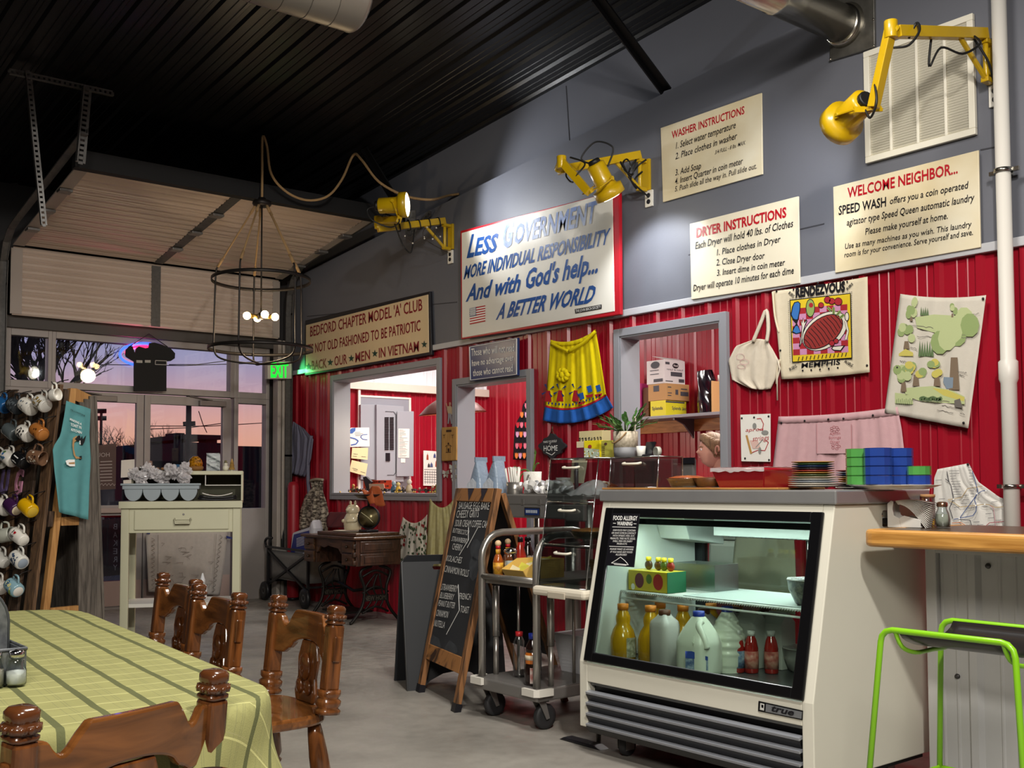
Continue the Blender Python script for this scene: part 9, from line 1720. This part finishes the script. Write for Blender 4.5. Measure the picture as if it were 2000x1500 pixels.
def make_chair(loc,rz,label):
 ch=thing('dining_chair',label,'chair',loc,rz,'oak dining chairs',local=True)
 BW=.213;SH=.47;TOP=.80
 sp2=[(.19*math.cos(a)*(1.0 if abs(math.cos(a))<.9 else .98)*1.12,.205*math.sin(a))for a in[2*math.pi*i/28 for i in range(28)]]
 sp2=[((abs(math.cos(a))**.6)*(1 if math.cos(a)>0 else-1)*.225,(abs(math.sin(a))**.6)*(1 if math.sin(a)>0 else-1)*.215)for a in[2*math.pi*i/32 for i in range(32)]]
 obj('seat',MB().prism([(x,y,SH-.035)for x,y in sp2],(0,0,.035)),oakh,ch,bev=.01)
 for s in(-1,1):
  def pb(h):return V((s*BW,-.17-.10*(h-SH),h))
  m=MB();a,b_=pb(SH+.07),pb(TOP-.055);m.bar(a,b_,.048,.05,(0,1,0));po=obj('back_post',m,oakm,ch,bev=.009)
  ax=(b_-a).normalized();pr=[(.025,0),(.027,.003),(.027,.008),(.022,.011),(.022,.013),(.0285,.017),(.030,.022),(.0285,.028),(.023,.031),(.0235,.034),(.0255,.038),(.0255,.050),(.020,.057),(.0,.059)]
  obj('finial',MB().lathe(pr,b_,ax,20,sq=4.5),oakdk,po)
  m=MB();
  for i in range(12):aa=6.2832*i/12;e1_,e2_=V((1,0,0)),ax.cross(V((1,0,0)));m.cyl(b_+ax*.0165+(e1_*math.cos(aa)+e2_*math.sin(aa))*.029,b_+ax*.0285+(e1_*math.cos(aa)+e2_*math.sin(aa))*.029,.006,n=6)
  obj('beading',m,oakdk,po)
  pr=[(.036,0),(.038,.012),(.030,.02),(.036,.028),(.037,.042),(.028,.05),(.034,.058),(.034,.075)];q=pb(SH);obj('post_turning',MB().lathe(pr,q,ax,14,sq=3),oakm,po)
  m=MB().bar(pb(.63)+V((s*.023,.0,0)),pb(.71)+V((s*.023,0,0)),.018,.026,(0,1,0));obj('post_block',m,oakm,po,bev=.005)
 n=48;up_,dn_=[],[]
 for i in range(n+1):
  u=-1+2*i/n;a=abs(u);x=u*(BW-.018)
  t_=.742 if a>.86 else(.742-.020*math.sin((.86-a)/.20*math.pi/1.0)if a>.70 else(.722+.020*math.sin((a-.86)/-.2*math.pi)+.0))
  if a>.88:t_=.738
  elif a>.60:t_=.738-.030*math.sin(math.pi*(.88-a)/.28)
  else:t_=.738+.024*min(1,(.60-a)/.10)
  if a>.75:b2=.615+.0
  elif a>.55:b2=.615-.0+.018*math.sin((.75-a)/.2*1.57)
  else:b2=.633+.038*math.sqrt(max(0,1-(a/.55)**2))
  up_.append((x,t_));dn_.append((x,b2))
 m=MB();
 def yb2(x,h):return-.165-.10*(h-SH)-.035*(1-(x/BW)**2)
 vs=[]
 for off in(.012,-.012):
  for(x,h),(x2,h2)in zip(up_,dn_):vs+=[(x,yb2(x,h)+off,h),(x2,yb2(x2,h2)+off,h2)]
 N=2*(n+1);fs=[]
 for i in range(n):fs+=[(2*i,2*i+1,2*i+3,2*i+2),(N+2*i,N+2*i+2,N+2*i+3,N+2*i+1),(2*i,2*i+2,N+2*i+2,N+2*i),(2*i+1,N+2*i+1,N+2*i+3,2*i+3)]
 fs+=[(0,N,N+1,1),(2*n,2*n+1,N+2*n+1,N+2*n)];obj('crest_panel',m.add(vs,fs),oakh,ch,bev=.006)
 m=MB().prism([(x,yb2(0,h)+.008,h)for x,h in((-.06,SH),(.06,SH),(.075,.50),(.06,.55),(.07,.61),(.05,.668),(-.05,.668),(-.07,.61),(-.06,.55),(-.075,.50))],(0,-.016,0));sp3=obj('splat',m,oakm,ch,bev=.006)
 m=MB().ball((0,yb2(0,.58)+.012,.585),.036,12,sz=(1,.35,1.3));
 for s in(-1,1):m.ball((.03*s,yb2(0,.52)+.012,.52),.022,8,sz=(1,.4,1.2))
 obj('carving',m,oakdk,sp3)
 for sx_ in(-1,1):
  for sy_ in(-1,1):
   a=V((sx_*.165,sy_*.15,SH-.035));b_=V((sx_*.21,sy_*.20,0));L=(b_-a).length
   obj('leg',MB().lathe([(.02,0),(.024,.03),(.030,.10),(.032,.16),(.022,.18),(.030,.19),(.022,.20),(.028,.26),(.020,L-.02),(.022,L)],a,b_-a,14),oakm,ch)
 for y in(-.17,.17):obj('stretcher',MB().lathe([(.010,0),(.018,.19),(.010,.38)],(-.19,y,.16),(1,0,0),10),oakm,ch)
 return ch
c0=make_chair((-3.205,1.485,0),math.pi-.03,'oak chair beside the striped table corner, its back seen whole against bare floor')
dup(c0,(-3.805,1.435,0),math.pi-.06,'oak chair in the middle of the far side, in front of the desk leg');dup(c0,(-4.43,1.53,0),math.pi-.06,'oak chair farthest along the table, its back partly hidden by the next chair')
dup(c0,(-2.235,.638,0),math.radians(108.5),label='oak chair at the near end of the table with its back towards the viewer')
cx0=-2.67;t=thing('table_caddy','galvanised metal caddy with an arched divider and wooden handle on the striped cloth','caddy',(cx0-.1,.4,TT));gv=mat('galvanised_spangle','8b8f92',.4,metal=.7,nz=(38,.12,'6b6f73'));cy0,cy1,cz0=.223,.683,TT+.008;cxb=cx0-.24
m=MB().box((cxb,cy0,cz0),(cx0,cy1,cz0+.003));q=.006
for a,b,c_,d in((cx0-q,cx0,cy0,cy1),(cxb,cxb+q,cy0,cy1),(cxb+q,cx0-q,cy0,cy0+q),(cxb+q,cx0-q,cy1-q,cy1)):m.box((a,c_,cz0+.003),(b,d,cz0+.078))
obj('box',m,gv,t);m=MB().tube([(cx0,cy0,cz0+.08),(cx0,cy1,cz0+.08),(cxb,cy1,cz0+.08),(cxb,cy0,cz0+.08)],.0045,6,closed=True);obj('rolled_rim',m,gv,t)
xm=(cx0+cxb)/2;pts=[(xm,cy1-.012,cz0+.004),(xm,cy1-.012,cz0+.13)]+[(xm,cy1-.012-.16*(1-math.cos(a)),cz0+.13+.12*math.sin(a))for a in[.157*i for i in range(1,11)]]
pts2=[(p[0],cy0+cy1-p[1],p[2])for p in pts][::-1];hole=[(xm,.5,cz0+.205),(xm,.32,cz0+.205)]
out=pts+pts2;
yh0,yh1,zh0,zh1=.366,.541,cz0+.17,cz0+.235
m=MB();up_=[p for p in pts];
m.prism([(xm,cy1-.012,cz0+.004)]+pts[1:]+[(xm,yh1,cz0+.25),(xm,yh1,cz0+.004)],(.004,0,0));m.prism([(xm,cy0+.012,cz0+.004)]+[(p[0],cy0+cy1-p[1],p[2])for p in pts[1:]]+[(xm,yh0,cz0+.25),(xm,yh0,cz0+.004)],(.004,0,0));m.prism([(xm,yh0,cz0+.004),(xm,yh1,cz0+.004),(xm,yh1,zh0),(xm,yh1-.03,zh0+.012),(xm,(yh0+yh1)/2,zh0-.004),(xm,yh0+.03,zh0+.012),(xm,yh0,zh0)],(.004,0,0));obj('divider',m,gv,t);obj('edge_wire',MB().tube([V(p)+V((.002,0,0))for p in out],.004,6),mat('wire_dark','5f6366',.4,metal=.7),t)
obj('handle',MB().lathe([(.010,0),(.016,.01),(.017,.09),(.016,.18),(.010,.19)],(xm+.002,yh0-.01,cz0+.238),(0,1,0),14),wood('handle_wood','7a4a28','4a2a14',6,(8,1,8),.35,.3),t)
c=at(31,1338,z=TT+.008);t=thing('salt_shaker','glass salt shaker half full with a chrome cap in front of the galvanised caddy','shaker',c);obj('glass',MB().lathe([(.020,0),(.0225,.003),(.0225,.035),(.017,.052),(.0145,.066)],c,n=24),glassy('jar_glass','e8eeee',.1),t);obj('salt',MB().lathe([(.0185,.003),(.0210,.006),(.0210,.033),(.0,.035)],c,n=22),mat('salt_white','e9e8e2',.8),t);obj('cap',MB().lathe([(.0160,.064),(.0172,.067),(.0172,.076),(.014,.080),(.0,.082)],c,n=24),chrome,t)
c=at(-13,1342,z=TT+.008);t=thing('pepper_shaker','second shaker cut off by the picture edge beside the salt shaker','shaker',c);obj('glass',MB().lathe([(.020,0),(.0225,.003),(.0225,.035),(.017,.052),(.0145,.066)],c,n=24),glassy('jar_glass'),t);obj('pepper',MB().lathe([(.0185,.003),(.0210,.006),(.0210,.04),(.0,.042)],c,n=22),mat('pepper_pale','b0a898',.8),t);obj('cap',MB().lathe([(.0160,.064),(.0172,.067),(.0172,.076),(.014,.080),(.0,.082)],c,n=24),chrome,t)
S.cycles.max_bounces=7;S.cycles.diffuse_bounces=3;S.cycles.glossy_bounces=3;S.cycles.transmission_bounces=6;S.cycles.transparent_max_bounces=24
S.cycles.caustics_reflective=False;S.cycles.caustics_refractive=False;S.cycles.sample_clamp_indirect=4
S.cycles.use_denoising=True
